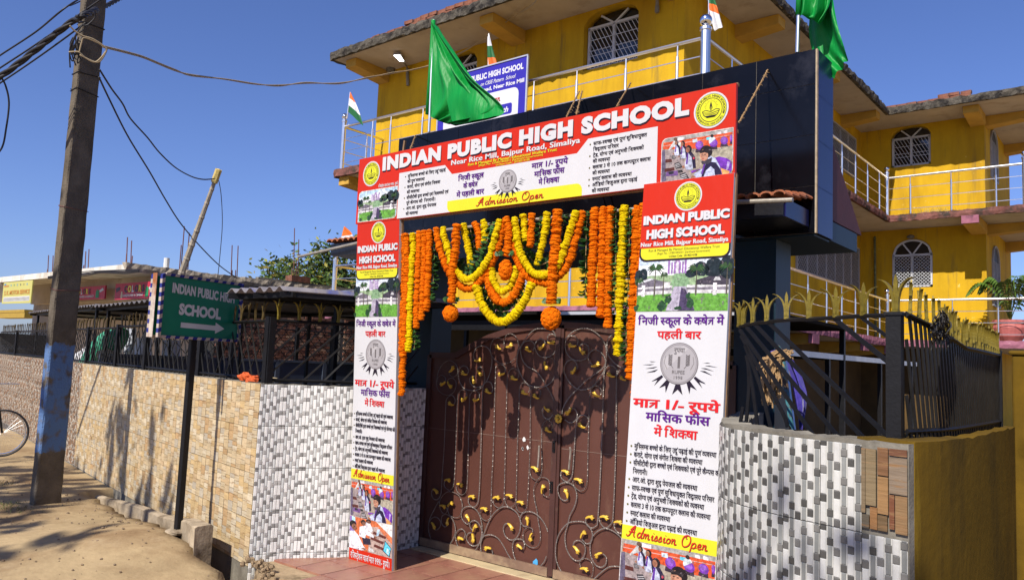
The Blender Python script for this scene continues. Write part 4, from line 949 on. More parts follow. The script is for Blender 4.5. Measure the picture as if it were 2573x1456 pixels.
    fl.ball(c0+Vector((0, -.006, 0)), .012, 6, 4); fl.build('rosette', goldleaf, root)
    for x, yy, f in ((1495, 1400, g1), (1420, 440, g2)):
        m = MB(); a = P(*f(x, yy), 1, y-.03); m.box((a.x-.012, a.y, a.z-.05), (a.x+.012, a.y+.02, a.z-.035)); m.box((a.x-.012, a.y, a.z+.02), (a.x+.012, a.y+.02, a.z+.035)); m.box((a.x-.012, a.y, a.z-.034), (a.x-.004, a.y+.01, a.z+.019)); m.box((a.x+.004, a.y, a.z-.034), (a.x+.012, a.y+.01, a.z+.019)); m.build('latch', blackiron, root)
    for q in (((1290, 0), (1285, 120), (1275, 240)), ((1620, 20), (1630, 60), (1612, 260))):
        m = MB(); m.tube(catmull([P(*g2(*p), 1, y-.045) for p in q], 4), .008, 6); m.build('handle', mat('worn_handle', (.30, .26, .22), .5, .5, var=.3, scale=30), root)
    # old paint splashes and torn paper on the sheet
    def blotch(name, cpx, f, pts, col):
        m = MB(); c = P(*f(*cpx), 1, y+.0015); m.col = col; m.poly([(c.x+a, c.y-.0002, c.z+b) for a, b in pts]); m.build(name, plaincol, root)
    def blob(r, n, j, seed):
        q = random.Random(seed); return [(r*math.cos(i*2*math.pi/n)*q.uniform(1-j, 1), 1.5*r*math.sin(i*2*math.pi/n)*q.uniform(1-j, 1)) for i in range(n)]
    for k, (cpx, f, r, col) in enumerate((((1165, 1330), g1, .018, (.8, .8, .8)), ((1150, 1435), g1, .012, (.75, .75, .75)), ((1205, 1420), g1, .014, (.78, .78, .78)), ((1110, 30), g2, .012, (.7, .7, .7)), ((1440, 130), g2, .018, (.08, .38, .72)), ((1250, 1275), g2, .028, (.08, .40, .75)), ((1235, 1300), g2, .014, (.08, .40, .75)))):
        blotch('paint_splash', cpx, f, blob(r, 9, .5, k), col)
gate()
# ================================================================ PRINTED BANNERS
RED = (.58, .026, .008); WH = (.64, .64, .67); YL = (.72, .68, .03); PUR = (.10, .01, .22); RTX = (.66, .015, .02); INK = (.02, .012, .025); LOGO = (.74, .74, .03)
def logo(S, u, v, r, k=2):
    S.disc(u, v, r, WH, k); S.disc(u, v, r*.90, INK, k+.4); S.disc(u, v, r*.875, LOGO, k+.8); S.ring(u, v, r*.66, r*.035, INK, k+1.2)
    S.arc_text('INDIAN PUBLIC HIGH SCHOOL', u, v, r*.77, 200, -20, r*.13, INK, k+1.2, bold=.03)
    S.arc_text('BAJPUR ROAD, NEAR RICE MILL', u, v, r*.77, 212, 328, r*.115, INK, k+1.2, bold=.02, inside=True)
    for a in (203, -23):
        for q in range(4):
            c = (u+r*.77*math.cos(R_(a+3)), v+r*.77*math.sin(R_(a+3))); t = q*math.pi/4; d = r*.06
            S.line([(c[0]-d*math.cos(t), c[1]-d*math.sin(t)), (c[0]+d*math.cos(t), c[1]+d*math.sin(t))], r*.02, INK, k+1.2+.05*q)
    # oil lamp with a flame and rays
    for q in range(15):
        a = R_(-8+q*14); S.line([(u+r*.27*math.cos(a), v+r*.18+r*.27*math.sin(a)), (u+r*(.42 if q % 2 else .35)*math.cos(a), v+r*.18+r*(.42 if q % 2 else .35)*math.sin(a))], r*.018, (.25, .25, .03), k+1.2)
    S.poly([(u-r*.08, v+r*.10), (u, v-r*.08), (u+r*.09, v+r*.12), (u+r*.05, v+r*.30), (u, v+r*.47), (u-r*.06, v+r*.28)], INK, k+1.3)
    S.poly([(u-r*.015, v+r*.0), (u+r*.02, v+r*.0), (u+r*.03, v+r*.14), (u, v+r*.22)], LOGO, k+1.5)
    bowl = [(-.50, -.04), (-.30, .02), (0, -.10), (.30, .02), (.50, -.04), (.40, -.26), (.22, -.40), (-.22, -.40), (-.40, -.26)]
    S.line([(u+a*r, v+b*r) for a, b in bowl+[bowl[0]]], r*.035, INK, k+1.4)
    S.line([(u-r*.46, v-r*.10), (u, v-r*.19), (u+r*.46, v-r*.10)], r*.03, INK, k+1.6)
    S.poly([(u-r*.36, v-r*.30), (u+r*.36, v-r*.30), (u+r*.2, v-r*.42), (u-r*.2, v-r*.42)], INK, k+1.4)
    S.line([(u-r*.40, v-r*.22), (u, v-r*.26), (u+r*.40, v-r*.22)], r*.02, INK, k+1.8)
SCR = {  # slanted brush script, each letter a list of strokes in a 1-high cell
 'A': (.92, [[(.0, .12), (.10, .0), (.26, .10), (.48, .62), (.66, 1.0), (.64, .5), (.66, .10), (.78, .02)], [(.18, .42), (.45, .40), (.72, .46)], [(.66, 1.0), (.50, .82), (.3, .55)]]),
 'd': (.52, [[(.36, .40), (.22, .46), (.08, .30), (.07, .10), (.18, .0), (.32, .12), (.42, .40), (.56, .95)], [(.44, .45), (.38, .10), (.44, .0), (.54, .06)]]),
 'm': (.70, [[(.04, .40), (.10, .44), (.08, .02)], [(.08, .22), (.22, .44), (.28, .38), (.26, .02)], [(.27, .22), (.42, .44), (.50, .36), (.48, .08), (.54, .0), (.66, .08)]]),
 'i': (.30, [[(.06, .20), (.16, .44), (.12, .10), (.18, .0), (.30, .08)], [(.20, .60), (.22, .64)]]),
 's': (.36, [[(.04, .12), (.20, .46), (.24, .26), (.26, .08), (.14, .0), (.03, .05)], [(.26, .08), (.36, .10)]]),
 'o': (.42, [[(.22, .42), (.08, .32), (.06, .10), (.18, .0), (.32, .10), (.34, .32), (.22, .42), (.30, .34), (.42, .34)]]),
 'n': (.50, [[(.04, .40), (.10, .44), (.08, .02)], [(.08, .22), (.24, .44), (.31, .36), (.29, .08), (.36, .0), (.48, .08)]]),
 'O': (.78, [[(.40, .98), (.16, .86), (.04, .50), (.12, .10), (.34, .0), (.60, .18), (.70, .55), (.60, .90), (.38, .98), (.28, .80), (.40, .66)]]),
 'p': (.50, [[(.10, .44), (.05, .0), (.0, -.38)], [(.08, .24), (.24, .45), (.38, .36), (.36, .12), (.22, .0), (.09, .10)], [(.36, .12), (.48, .08)]]),
 'e': (.38, [[(.06, .18), (.22, .22), (.30, .36), (.20, .45), (.08, .32), (.08, .10), (.20, .0), (.38, .10)]]),
 ' ': (.36, [])}
def script(S, t, u, v, h, col, w_, k=3, slope=0, outline=True):
    tot = sum(SCR[c][0] for c in t); sx = w_/(tot+.15)
    for ps, (dx, dy, cc, wd, kk) in enumerate((((h*.02, -h*.03, INK, .12, k-.6)), (0, 0, col, .10, k))):
        x = 0
        for ci, c in enumerate(t):
            for si, st in enumerate(SCR[c][1]):
                pts = [(p.x, p.y) for p in catmull([(a, b, 0) for a, b in st], 4)]
                q = [(u+(x+a)*sx+b*h*.16+dx, v+b*h+dy+(x+a)*sx*slope) for a, b in pts]
                S.line(q, wd*h, cc, kk+.1*(si % 2)+.05*(ci % 2))
            x += SCR[c][0]
def coin(S, u, v, r, k=2):
    S.disc(u, v, r, (.20, .18, .19), k, 36); S.disc(u, v, r*.96, (.40, .38, .40), k+.3, 36); S.ring(u, v, r*.93, r*.04, (.28, .26, .28), k+.6, 36)
    S.poly([(u-r*.85, v+r*.2), (u+r*.2, v+r*.85), (u+r*.45, v+r*.7), (u-r*.7, v-r*.35)], (.47, .45, .47), k+.5)
    dk = (.15, .135, .14)
    S.text('1', u, v-r*.22, r*.55, dk, k=k+1.4, bold=.035, align='c'); S.text('RUPEE', u, v-r*.50, r*.17, dk, k=k+1.4, align='c', bold=.01); S.text('1998', u, v-r*.75, r*.15, dk, k=k+1.4, align='c', bold=.01, spacing=1.2)
    S.hindi('रुपया', u, v+r*.52, r*.20, dk, k=k+1.4, align='c', bold=.006)
    for s in (-1, 1):
        S.line([(u+s*r*.28, v-r*.25), (u+s*r*.48, v+r*.0), (u+s*r*.50, v+r*.38)], r*.03, dk, k+1)
        for q in range(7):
            b = v-r*.12+q*r*.075
            for e in (-1, 1): S.poly([(u+s*r*.46, b), (u+s*r*.46+e*r*.10, b+r*.05), (u+s*r*.46+e*r*.10, b+r*.11), (u+s*r*.46, b+r*.05)], dk, k+1+.1*(q % 2))
        S.line([(u+s*r*.62, v-r*.28), (u+s*r*.78, v+r*.02), (u+s*r*.72, v+r*.34)], r*.025, (.22, .2, .2), k+1)
def burst(S, u, v, r, k=1.5, full=True):
    """dark splinters fanned under the coin"""
    for a, r0, r1, w_ in ((270, 1.16, 1.72, .26), (241, 1.14, 1.75, .2), (299, 1.14, 1.75, .2), (220, 1.15, 1.85, .12), (320, 1.15, 1.85, .12), (207, 1.3, 2.05, .08), (333, 1.3, 2.05, .08), (197, 1.25, 2.0, .055), (343, 1.25, 2.0, .055), (187, 1.4, 2.1, .04), (353, 1.4, 2.1, .04), (178, 1.3, 1.7, .03), (2, 1.3, 1.7, .03), (228, 1.9, 2.1, .03), (312, 1.9, 2.1, .03)):
        c, s = math.cos(R_(a)), math.sin(R_(a)); px, py = -s, c; w_ *= r
        if w_ > .1*r*1.1:
            S.poly([(u+c*r*r0+px*w_*.5, v+s*r*r0*.92+py*w_*.5), (u+c*r*r0-px*w_*.5, v+s*r*r0*.92-py*w_*.5), (u+c*r*r1-px*w_*1.1, v+s*r*r1*.92-py*w_*1.1), (u+c*r*(r0+r1)*.5, v+s*r*(r0+r1)*.46)], INK, k)
            S.poly([(u+c*r*r0+px*w_*.5, v+s*r*r0*.92+py*w_*.5), (u+c*r*(r0+r1)*.5, v+s*r*(r0+r1)*.46), (u+c*r*r1+px*w_*1.1, v+s*r*r1*.92+py*w_*1.1)], INK, k)
        else:
            S.poly([(u+c*r*r0, v+s*r*r0*.6), (u+c*r*(r0+.25)+px*w_, v+s*r*(r0+.25)*.6+py*w_), (u+c*r*r1, v+s*r*r1*.6)], INK, k)
def classroom(S, u0, v0, u1, v1, k=2, r=.015, rc=(1, 0, 0, 1), variant=0):
    """flat printed photograph: pupils at a row of computers, purple chairs, orange wall"""
    S.rrect(u0-.004, v0-.004, u1+.004, v1+.004, r, (.62, .60, .60), k-.3, (0, 1, 0, 1)); W, H = u1-u0, v1-v0
    def q(x, y):      # traced picture frame, skew removed
        uu = (x-22)/1205; vb = 1412-178*uu; vt = 722-195*uu; return (u0+W*uu, v0+H*min(1, max(0, (vb-y)/(vb-vt))))
    def pg(pts, col, kk=0): S.poly([q(*p) for p in pts], col, k+kk)
    def el(x, y, rx, ry, col, kk=0, n=14): pg([(x+rx*math.cos(2*math.pi*i/n), y+ry*math.sin(2*math.pi*i/n)) for i in range(n)], col, kk)
    S.rrect(u0, v0, u1, v1, r, (.36, .30, .24), k, (0, 1, 0, 1))
    pg([(60, 745), (130, 690), (1225, 535), (1225, 590), (50, 775)], (.36, .34, .33), .3)
    pg([(50, 775), (1225, 590), (1225, 800), (900, 850), (40, 880)], (.62, .09, .03), .3)
    for x in (300, 360, 980, 1080): pg([(x, 690-(x-300)*.15), (x+60, 682-(x-300)*.15), (x+60, 730-(x-300)*.16), (x, 738-(x-300)*.16)], (.75, .74, .78), .4)
    pg([(40, 825), (1225, 630), (1225, 637), (40, 833)], (.55, .40, .38), .5)
    pg([(900, 850), (1225, 800), (1225, 1230), (640, 1000)], (.40, .36, .28), .4)
    pg([(40, 900), (330, 860), (560, 1340), (24, 1412)], (.33, .27, .27), .5)
    pg([(24, 900), (75, 880), (115, 1380), (24, 1412)], (.12, .10, .16), .7)
    for a, b in (((90, 1040), (200, 1030)), ((80, 1190), (250, 1160))): pg([a, b, (b[0]+10, b[1]+50), (a[0], a[1]+55)], (.10, .03, .025), .8)
    for (x, y, s) in ((250, 1100, 1), (345, 1270, 1.2), (200, 985, .55)):
        pg([(x, y), (x+85*s, y-30*s), (x+150*s, y+60*s), (x+30*s, y+90*s)], (.05, .045, .05), .9)
        for j in range(3): pg([(x+15*s+j*6, y+16*s+j*22*s), (x+95*s+j*8, y-10*s+j*22*s), (x+98*s+j*8, y-2*s+j*22*s), (x+17*s+j*6, y+25*s+j*22*s)], (.5, .48, .5), 1.0)
    pg([(115, 1240), (315, 1210), (320, 1290), (100, 1310)], (.16, .08, .25), .85); pg([(150, 1240), (240, 1225), (245, 1265), (160, 1280)], (.03, .03, .04), 1.0)
    pg([(320, 1210), (390, 1200), (410, 1235), (325, 1250)], (.02, .02, .02), 1.0)
    # chairs and screens along the far wall
    for (x, y, sx, sy) in ((680, 805, 68, 72), (915, 765, 68, 65), (1090, 725, 62, 62), (1205, 690, 20, 58)):
        el(x, y, sx, sy, (.17, .04, .38), .9); el(x-8, y-10, sx*.7, sy*.7, (.26, .10, .50), 1.0); pg([(x-sx*.9, y+sy*.8), (x+sx*.9, y+sy*.6), (x+sx, y+sy*1.5), (x-sx, y+sy*1.6)], (.05, .03, .05), .8)
    pg([(560, 715), (640, 700), (645, 755), (565, 765)], (.55, .68, .80), 1.0); pg([(795, 680), (870, 668), (870, 715), (797, 720)], (.12, .55, .72), 1.0)
    el(890, 655, 26, 26, (.03, .02, .02), 1.1); pg([(840, 700), (870, 672), (930, 672), (950, 700), (850, 780), (838, 760)], (.60, .66, .70), 1.05)
    # teacher bending at the back
    pg([(235, 740), (300, 740), (380, 770), (330, 900), (240, 830), (150, 900), (140, 885)], (.55, .56, .56), 1.1); el(262, 715, 34, 30, (.14, .08, .06), 1.2)
    # row of pupils
    def pupil(x, y, s, face=(.30, .13, .08)):
        pg([(x-25*s, y+55*s), (x+45*s, y+40*s), (x+85*s, y+160*s), (x+75*s, y+330*s), (x-40*s, y+330*s), (x-60*s, y+230*s)], (.50, .53, .68), 1.3)
        pg([(x-10*s, y+60*s), (x+45*s, y+40*s), (x+110*s, y+120*s), (x+130*s, y+300*s), (x+80*s, y+300*s), (x+50*s, y+130*s)], (.025, .018, .05), 1.4)
        pg([(x-32*s, y+70*s), (x-5*s, y+65*s), (x-15*s, y+250*s), (x-50*s, y+300*s)], (.10, .03, .26), 1.45)
        el(x, y, 52*s, 60*s, (.02, .014, .016), 1.5); el(x-18*s, y+14*s, 34*s, 46*s, face, 1.6)
        pg([(x-60*s, y+250*s), (x+10*s, y+235*s), (x+10*s, y+290*s), (x-70*s, y+300*s)], (.50, .53, .68), 1.5); el(x-85*s, y+285*s, 26*s, 20*s, face, 1.6)
        for e in (-30, -8): pg([(x+e*s, y+8*s), (x+(e+12)*s, y+5*s), (x+(e+12)*s, y+11*s), (x+e*s, y+13*s)], (.02, .01, .01), 1.7)
        pg([(x-30*s, y+38*s), (x-10*s, y+36*s), (x-12*s, y+42*s), (x-28*s, y+43*s)], (.35, .08, .06), 1.7)
    pupil(285, 770, .62); pupil(395, 780, .72); pupil(500, 865, 1.0)
    el(588, 1010, 16, 18, (.6, .06, .10), 1.5)
    pg([(935, 1000), (1010, 975), (1140, 1000), (1222, 1050), (1222, 1180), (1180, 1260), (1040, 1290)], (.17, .04, .42), 1.6); pg([(1150, 1050), (1190, 1060), (1170, 1160), (1130, 1200)], (.50, .38, .75), 1.7)
    pg([(1040, 1150), (1190, 1200), (1180, 1260), (1070, 1275)], (.70, .35, .12), 1.75)
    # the girl in front
    pg([(860, 960), (960, 1010), (1030, 1130), (1050, 1285), (600, 1335), (560, 1330), (610, 1250), (740, 1170), (790, 1080)], (.50, .55, .75), 1.8)
    pg([(860, 1060), (960, 1070), (1030, 1160), (1065, 1285), (950, 1300), (940, 1180), (880, 1130), (800, 1200), (760, 1310), (725, 1300), (745, 1180), (800, 1090)], (.022, .016, .05), 1.9)
    pg([(715, 1060), (860, 1010), (900, 990), (890, 1060), (830, 1100), (730, 1095)], (.06, .05, .07), 2.0); pg([(760, 1100), (790, 1095), (745, 1250), (715, 1260)], (.12, .04, .30), 2.0)
    el(800, 900, 104, 96, (.02, .014, .016), 2.1); el(762, 960, 72, 92, (.48, .24, .16), 2.2); pg([(690, 900), (760, 870), (850, 870), (880, 940), (850, 1000), (830, 930), (770, 915), (700, 935)], (.022, .016, .018), 2.3)
    for e in (-45, 5): pg([(762+e, 945), (790+e, 940), (792+e, 952), (764+e, 955)], (.03, .015, .015), 2.4)
    pg([(725, 960), (738, 958), (732, 990), (715, 992)], (.34, .15, .10), 2.4); pg([(725, 1018), (765, 1012), (760, 1026), (732, 1028)], (.42, .08, .08), 2.4)
    el(590, 1310, 42, 26, (.36, .16, .10), 2.0); pg([(540, 1215), (660, 1180), (720, 1180), (560, 1245)], (.20, .05, .40), 1.7)
def officeroom(S, u0, v0, u1, v1, k=2):
    """second printed photograph: young men in white shirts at computers"""
    W, H = u1-u0, v1-v0
    def pg(pts, col, kk=0): S.poly([(u0+W*x, v0+H*y) for x, y in pts], col, k+kk)
    def el(x, y, rx, ry, col, kk=0, n=14): pg([(x+rx*math.cos(2*math.pi*i/n), y+ry*math.sin(2*math.pi*i/n)) for i in range(n)], col, kk)
    S.rect(u0, v0, u1, v1, (.62, .16, .06), k)
    pg([(.62, 1), (1, 1), (1, .62), (.70, .92)], (.78, .74, .72), .3); pg([(.45, 0), (1, 0), (1, .55), (.72, .85), (.50, .80)], (.46, .34, .30), .2); pg([(.70, .92), (1, .62), (1, .42), (.68, .80)], (.66, .20, .09), .35)
    pg([(0, 1), (.10, 1), (.16, .8), (.1, .5), (0, .5)], (.26, .16, .46), .4); pg([(.05, .88), (.13, .86), (.13, .98), (.05, 1)], (.5, .85, .85), .6)
    for a, b in ((.55, .60), (.50, .42), (.58, .22)): pg([(a, b), (a+.30, b-.07), (a+.32, b+.01), (a+.03, b+.08)], (.12, .035, .03), .6)
    pg([(.64, .55), (.70, .60), (.72, .80), (.66, .76)], (.45, .62, .78), .8)
    pg([(.80, .15), (.95, .02), (.99, .30), (.84, .50)], (.03, .03, .06), .8); pg([(.815, .17), (.94, .05), (.975, .29), (.85, .46)], (.12, .60, .78), .9); pg([(.88, .12), (.93, .09), (.93, .24), (.89, .28)], (.55, .8, .88), 1.0)
    pg([(.38, .90), (.48, .92), (.56, .70), (.52, .62), (.40, .70)], (.74, .75, .82), .8); el(.45, .95, .06, .065, (.03, .02, .02), .9); el(.455, .925, .04, .045, (.22, .10, .07), 1.0)
    pg([(.24, .72), (.38, .80), (.44, .66), (.60, .54), (.58, .48), (.40, .52), (.38, .40), (.24, .42)], (.76, .77, .84), 1.1); pg([(.30, .44), (.50, .42), (.52, .25), (.34, .20)], (.03, .025, .05), 1.05); el(.33, .88, .06, .085, (.03, .02, .02), 1.2); el(.34, .845, .045, .06, (.22, .10, .07), 1.3); el(.62, .51, .04, .03, (.25, .12, .08), 1.3)
    pg([(0, .52), (.12, .56), (.22, .44), (.34, .16), (.42, .06), (.30, 0), (0, 0)], (.78, .78, .84), 1.5); el(.08, .76, .085, .115, (.025, .018, .02), 1.6); el(.11, .68, .06, .10, (.26, .12, .08), 1.7); el(.36, .07, .05, .03, (.25, .12, .08), 1.8); pg([(.10, .68), (.13, .68), (.13, .70), (.10, .70)], (.02, .01, .01), 1.9)
    pg([(.45, .05), (.60, .02), (.58, .14), (.48, .16)], (.55, .55, .55), 1.0)
def campus(S, u0, v0, u1, v1, k=2, rounded=0):
    """printed garden picture: purple building, palms, lawn and path"""
    W, H = u1-u0, v1-v0
    if rounded: S.rrect(u0-.005, v0-.005, u1+.005, v1+.005, rounded, (.70, .68, .60), k-.3, (0, 1, 0, 1)); S.rrect(u0, v0, u1, v1, rounded, (.45, .62, .80), k, (0, 1, 0, 1))
    else: S.rect(u0, v0, u1, v1, (.50, .60, .76), k)
    def pg(pts, col, kk=0): S.poly([(u0+W*x, v0+H*y) for x, y in pts], col, k+kk)
    def el(x, y, rx, ry, col, kk=0, n=11, j=.25):
        pg([(x+rx*math.cos(2*math.pi*i/n)*rnd.uniform(1-j, 1), y+ry*math.sin(2*math.pi*i/n)*rnd.uniform(1-j, 1)) for i in range(n)], col, kk)
    pg([(0, .80), (.3, .86), (.62, .98), (.9, .84), (1, .88), (1, .55), (0, .55)], (.66, .72, .80), .2); pg([(.1, .70), (.5, .84), (.9, .70), (.9, .55), (.1, .55)], (.78, .80, .84), .3)
    pg([(.02, 0), (.98, 0), (.98, .62), (.02, .62)] if rounded else [(0, 0), (1, 0), (1, .62), (0, .62)], (.30, .42, .24), .4)
    pg([(.36, .35), (.60, .35), (.56, .66), (.42, .66)], (.22, .36, .20), .5)
    for a in ((.06, .64, .06, .12), (.0, .62, .05, .13), (.70, .70, .10, .14), (.84, .72, .12, .20), (.97, .72, .09, .22), (.60, .64, .07, .09)): el(*a, (.018, .028, .035), .6)
    for x, h, w_ in ((.35, .88, .022), (.385, .84, .018), (.415, .84, .018), (.475, .84, .016), (.505, .84, .018), (.535, .89, .022)): pg([(x-w_/2, .64), (x+w_/2, .64), (x+w_/2, h), (x-w_/2, h)], (.30, .16, .42), .7)
    pg([(.418, .64), (.472, .64), (.472, .91), (.418, .91)], (.36, .22, .46), .8); pg([(.430, .64), (.460, .64), (.460, .82), (.445, .86), (.430, .82)], (.62, .60, .66), .9)
    pg([(0, .38), (.32, .42), (.34, .50), (.14, .58), (0, .54)], (.16, .14, .18), .6); pg([(.0, .52), (.16, .58), (.18, .55), (0, .48)], (.55, .56, .60), .7); pg([(.66, .44), (1, .42), (1, .58), (.84, .60), (.66, .52)], (.06, .05, .07), .6); pg([(.84, .50), (.92, .50), (.90, .56), (.86, .56)], (.5, .5, .52), .8)
    pg([(0, .28), (.40, .30), (.40, .44), (0, .42)], (.62, .60, .62), .8); pg([(.56, .30), (1, .28), (1, .42), (.56, .44)], (.62, .60, .62), .8); pg([(0, .34), (.4, .36), (.4, .40), (0, .39)], (.20, .18, .22), .9); pg([(.56, .36), (1, .34), (1, .39), (.56, .40)], (.20, .18, .22), .9)
    if rounded: pg([(.03, .03), (.03, .28), (.40, .30), (.40, .03)], (.13, .34, .05), 1.0); pg([(.56, 0.005), (.90, .03), (.97, .10), (.97, .28), (.56, .30)], (.13, .34, .05), 1.0)
    else: pg([(0, 0), (.40, 0), (.40, .30), (0, .28)], (.13, .34, .05), 1.0); pg([(.56, 0), (1, 0), (1, .28), (.56, .30)], (.13, .34, .05), 1.0)
    pg([(.34, 0.005), (.66, 0.005), (.55, .42), (.42, .42)], (.42, .38, .48), 1.1); pg([(.48, 0.005), (.66, 0.005), (.55, .36), (.50, .40)], (.07, .05, .11), 1.2)
    for a in ((.30, .10, .07, .12), (.36, .2, .05, .1), (.60, .12, .05, .14), (.58, .26, .03, .08), (.48, .05, .06, .045), (.0 if not rounded else .08, .06, .04, .08)): el(*a, (.025, .07, .03), 1.3, j=.5)
    pg([(.30, .40), (.36, .40), (.38, .50), (.30, .50)], (.60, .58, .60), 1.2); pg([(.05, .26), (.09, .26), (.09, .46), (.05, .46)], (.74, .72, .74), 1.2); pg([(.84, .26), (.88, .26), (.88, .46), (.84, .46)], (.74, .72, .74), 1.2)
    for x, y, s in ((.20, .74, .13), (.66, .70, .13), (.0 if not rounded else .07, .52, .10), (.98 if not rounded else .93, .72, .12), (.30, .62, .06)):
        pg([(x-.008, .26), (x+.010, .26), (x+.004, y), (x-.004, y)], (.10, .09, .07), 1.4)
        for q in range(13):
            a = R_(-50+q*280/12.0); r2 = s*rnd.uniform(.75, 1.05); ex, ey = x+r2*math.cos(a)*.85, y+r2*math.sin(a)*.9-.02
            mx_, my = x+(ex-x)*.55, y+(ey-y)*.55+.035
            if ex > 1: ex = 1
            if ex < 0: ex = 0
            pg([(x, y-.012), (mx_, my-.018), (ex, ey), (mx_, my+.018), (x, y+.012)], (.025+.03*rnd.random(), .07+.03*rnd.random(), .03), 1.5+.03*q)
def cloth_board(root, O, U, V, N, W, H, name='panel', col=(.8, .8, .8), th=.022):
    """the stretched vinyl on its light frame"""
    mb = MB(); O = Vector(O)
    def f(a, b): return O+U*(W*a)+V*(H*b)+N*0
    pts = [f(0, 0), f(1, 0), f(1, 1), f(0, 1)]
    mb.extr([p-N*.0 for p in pts], -N*th, col); o = mb.build(name, paint, root)
    fr = MB(); 
    for a, b in ((f(0, 0), f(1, 0)), (f(0, 1), f(1, 1)), (f(.01, 0), f(.01, 1)), (f(.99, 0), f(.99, 1)), (f(0, .5), f(1, .5))): fr.bar(a-N*(th+.012), b-N*(th+.012), .02, .02)
    fr.build('wooden_frame', mat('frame_timber', (.28, .16, .08), .85, var=.3, scale=12), root)
    return o
Zv = Vector((0, 0, 1))
BUL = ['मुस्लिम्स बच्चों के लिए उर्दू पढ़ाई की पूर्ण व्यवस्था', 'कराटे, योगा एवं संगीत शिक्षा की व्यवस्था', 'सीसीटीवी द्वारा बच्चों एवं शिक्षकों एवं पूरे कैम्पस की', 'निगरानी।', 'आर.ओ. द्वारा शुद्ध पेयजल की व्यवस्था', 'साफ-स्वच्छ एवं पूर्ण सुविधायुक्त विद्यालय परिसर', 'ट्रेंड, योग्य एवं अनुभवी शिक्षकों की व्यवस्था', 'क्लास 3 से 10 तक कम्पयूटर क्लास की व्यवस्था', 'स्मार्ट क्लास की व्यवस्था', 'ऑडियो विजुअल द्वारा पढ़ाई की व्यवस्था']
def header():
    root = empty('header_banner', (0, 0, 0), 'wide red INDIAN PUBLIC HIGH SCHOOL banner tied across the gateway', 'banner')
    O = Vector((-5.115, 4.14, 2.70)); U = Vector((1, 0, 0)); V = Zv; N = Vector((0, -1, 0)); W, H = 3.285, .545
    cloth_board(root, O, U, V, N, W, H, col=RED)
    S = Sheet(O, U, V, N)
    S.poly([(.50, .003), (2.79, .003), (2.79, .372), (2.285, .372), (2.20, .288), (1.077, .288), (1.0, .366), (.50, .366)], WH, 1)
    S.rrect(1.045, .002, 2.25, .087, .045, YL, 2, (1, 0, 1, 0))
    S.text('INDIAN PUBLIC HIGH SCHOOL', .297, .408, .113, WH, w_=2.70, bold=.068, k=3, shadow=(.004, -.010, INK), spacing=1.13)
    S.text('Near Rice Mill, Bajpur Road, Simaliya', 1.065, .355, .038, WH, w_=1.155, bold=.012, k=3, spacing=1.06, dbl=.10)
    S.text('Run & Managed By Mansuri Educational Welfare Trust', 1.238, .328, .020, YL, w_=.80, bold=.006, k=3, dbl=.05)
    S.text('(Regd. No. 13180/1803/011 Jharkhand Government)', 1.342, .311, .014, YL, w_=.58, bold=.0, k=3, dbl=.05)
    S.text('U-Diase Code : 20140214108', 1.508, .293, .014, YL, w_=.30, bold=.0, k=3, dbl=.05)
    logo(S, .164, .403, .104); logo(S, 3.135, .413, .108)
    F2 = Sheet(O, U, V, N); campus(F2, .030, .016, .488, .262, rounded=.035); F2.build('printed_photo', root, photo); F2 = Sheet(O, U, V, N)
    S.hindi('रजिस्ट्रेशन चार्ज मात्र 999/- रूपये।', .26, .276, .020, WH, w_=.235, k=2)
    classroom(F2, 2.823, .022, 3.270, .285, r=.035); F2.build('printed_photo', root, photo)
    left = ['मुस्लिम्स बच्चों के लिए उर्दू पढ़ाई', 'की पूर्ण व्यवस्था', 'कराटे, योगा एवं संगीत शिक्षा', 'की व्यवस्था', 'सीसीटीवी द्वारा बच्चों एवं शिक्षकों एवं', 'पूरे कैम्पस की  निगरानी।', 'आर.ओ. द्वारा शुद्ध पेयजल', 'की व्यवस्था']
    lw = [.41, .19, .36, .14, .45, .32, .33, .135]
    for i, (t, w_) in enumerate(zip(left, lw)):
        y = .318-i*.0425; S.hindi(t, .600, y, .021, INK, w_=w_, k=2, bold=.018)
        if i in (0, 2, 4, 6): S.disc(.575, y+.010, .006, (.12, .10, .02), 2, 8)
    right = ['साफ-स्वच्छ एवं पूर्ण सुविधायुक्त', 'विद्यालय परिसर', 'ट्रेंड, योग्य एवं अनुभवी शिक्षकों', 'की व्यवस्था', 'क्लास 3 से 10 तक कम्पयूटर क्लास', 'की व्यवस्था', 'स्मार्ट क्लास की व्यवस्था', 'ऑडियो विजुअल द्वारा पढ़ाई', 'की व्यवस्था']
    rw = [.39, .19, .37, .13, .42, .13, .29, .33, .13]
    for i, (t, w_) in enumerate(zip(right, rw)):
        y = .322-i*.0385; S.hindi(t, 2.327, y, .020, INK, w_=w_, k=2, bold=.018)
        if i in (0, 2, 4, 6, 7): S.disc(2.303, y+.009, .006, (.12, .10, .02), 2, 8)
    for t, y, w_ in (('निजी स्कूल', .232, .250), ('के क्षेत्र', .172, .140), ('में पहली बार', .112, .268)):
        S.hindi(t, 1.270, y-.005, .032, PUR, w_=w_, k=3, bold=.026, align='c')
    for t, y, w_ in (('मात्र 1/- रूपये', .238, .300), ('मासिक फीस', .178, .25), ('में शिक्षा', .120, .17)):
        S.hindi(t, 1.98, y-.005, .032, PUR, w_=w_, k=3, bold=.026, align='c')
    burst(S, 1.622, .172, .078, k=3); coin(S, 1.622, .172, .080, k=3.4)
    script(S, 'Admission Open', 1.335, .022, .056, (.60, .03, .012), .62, k=4.5)
    S.build('print', root)
    # steel eyelet ties
    return root
header()
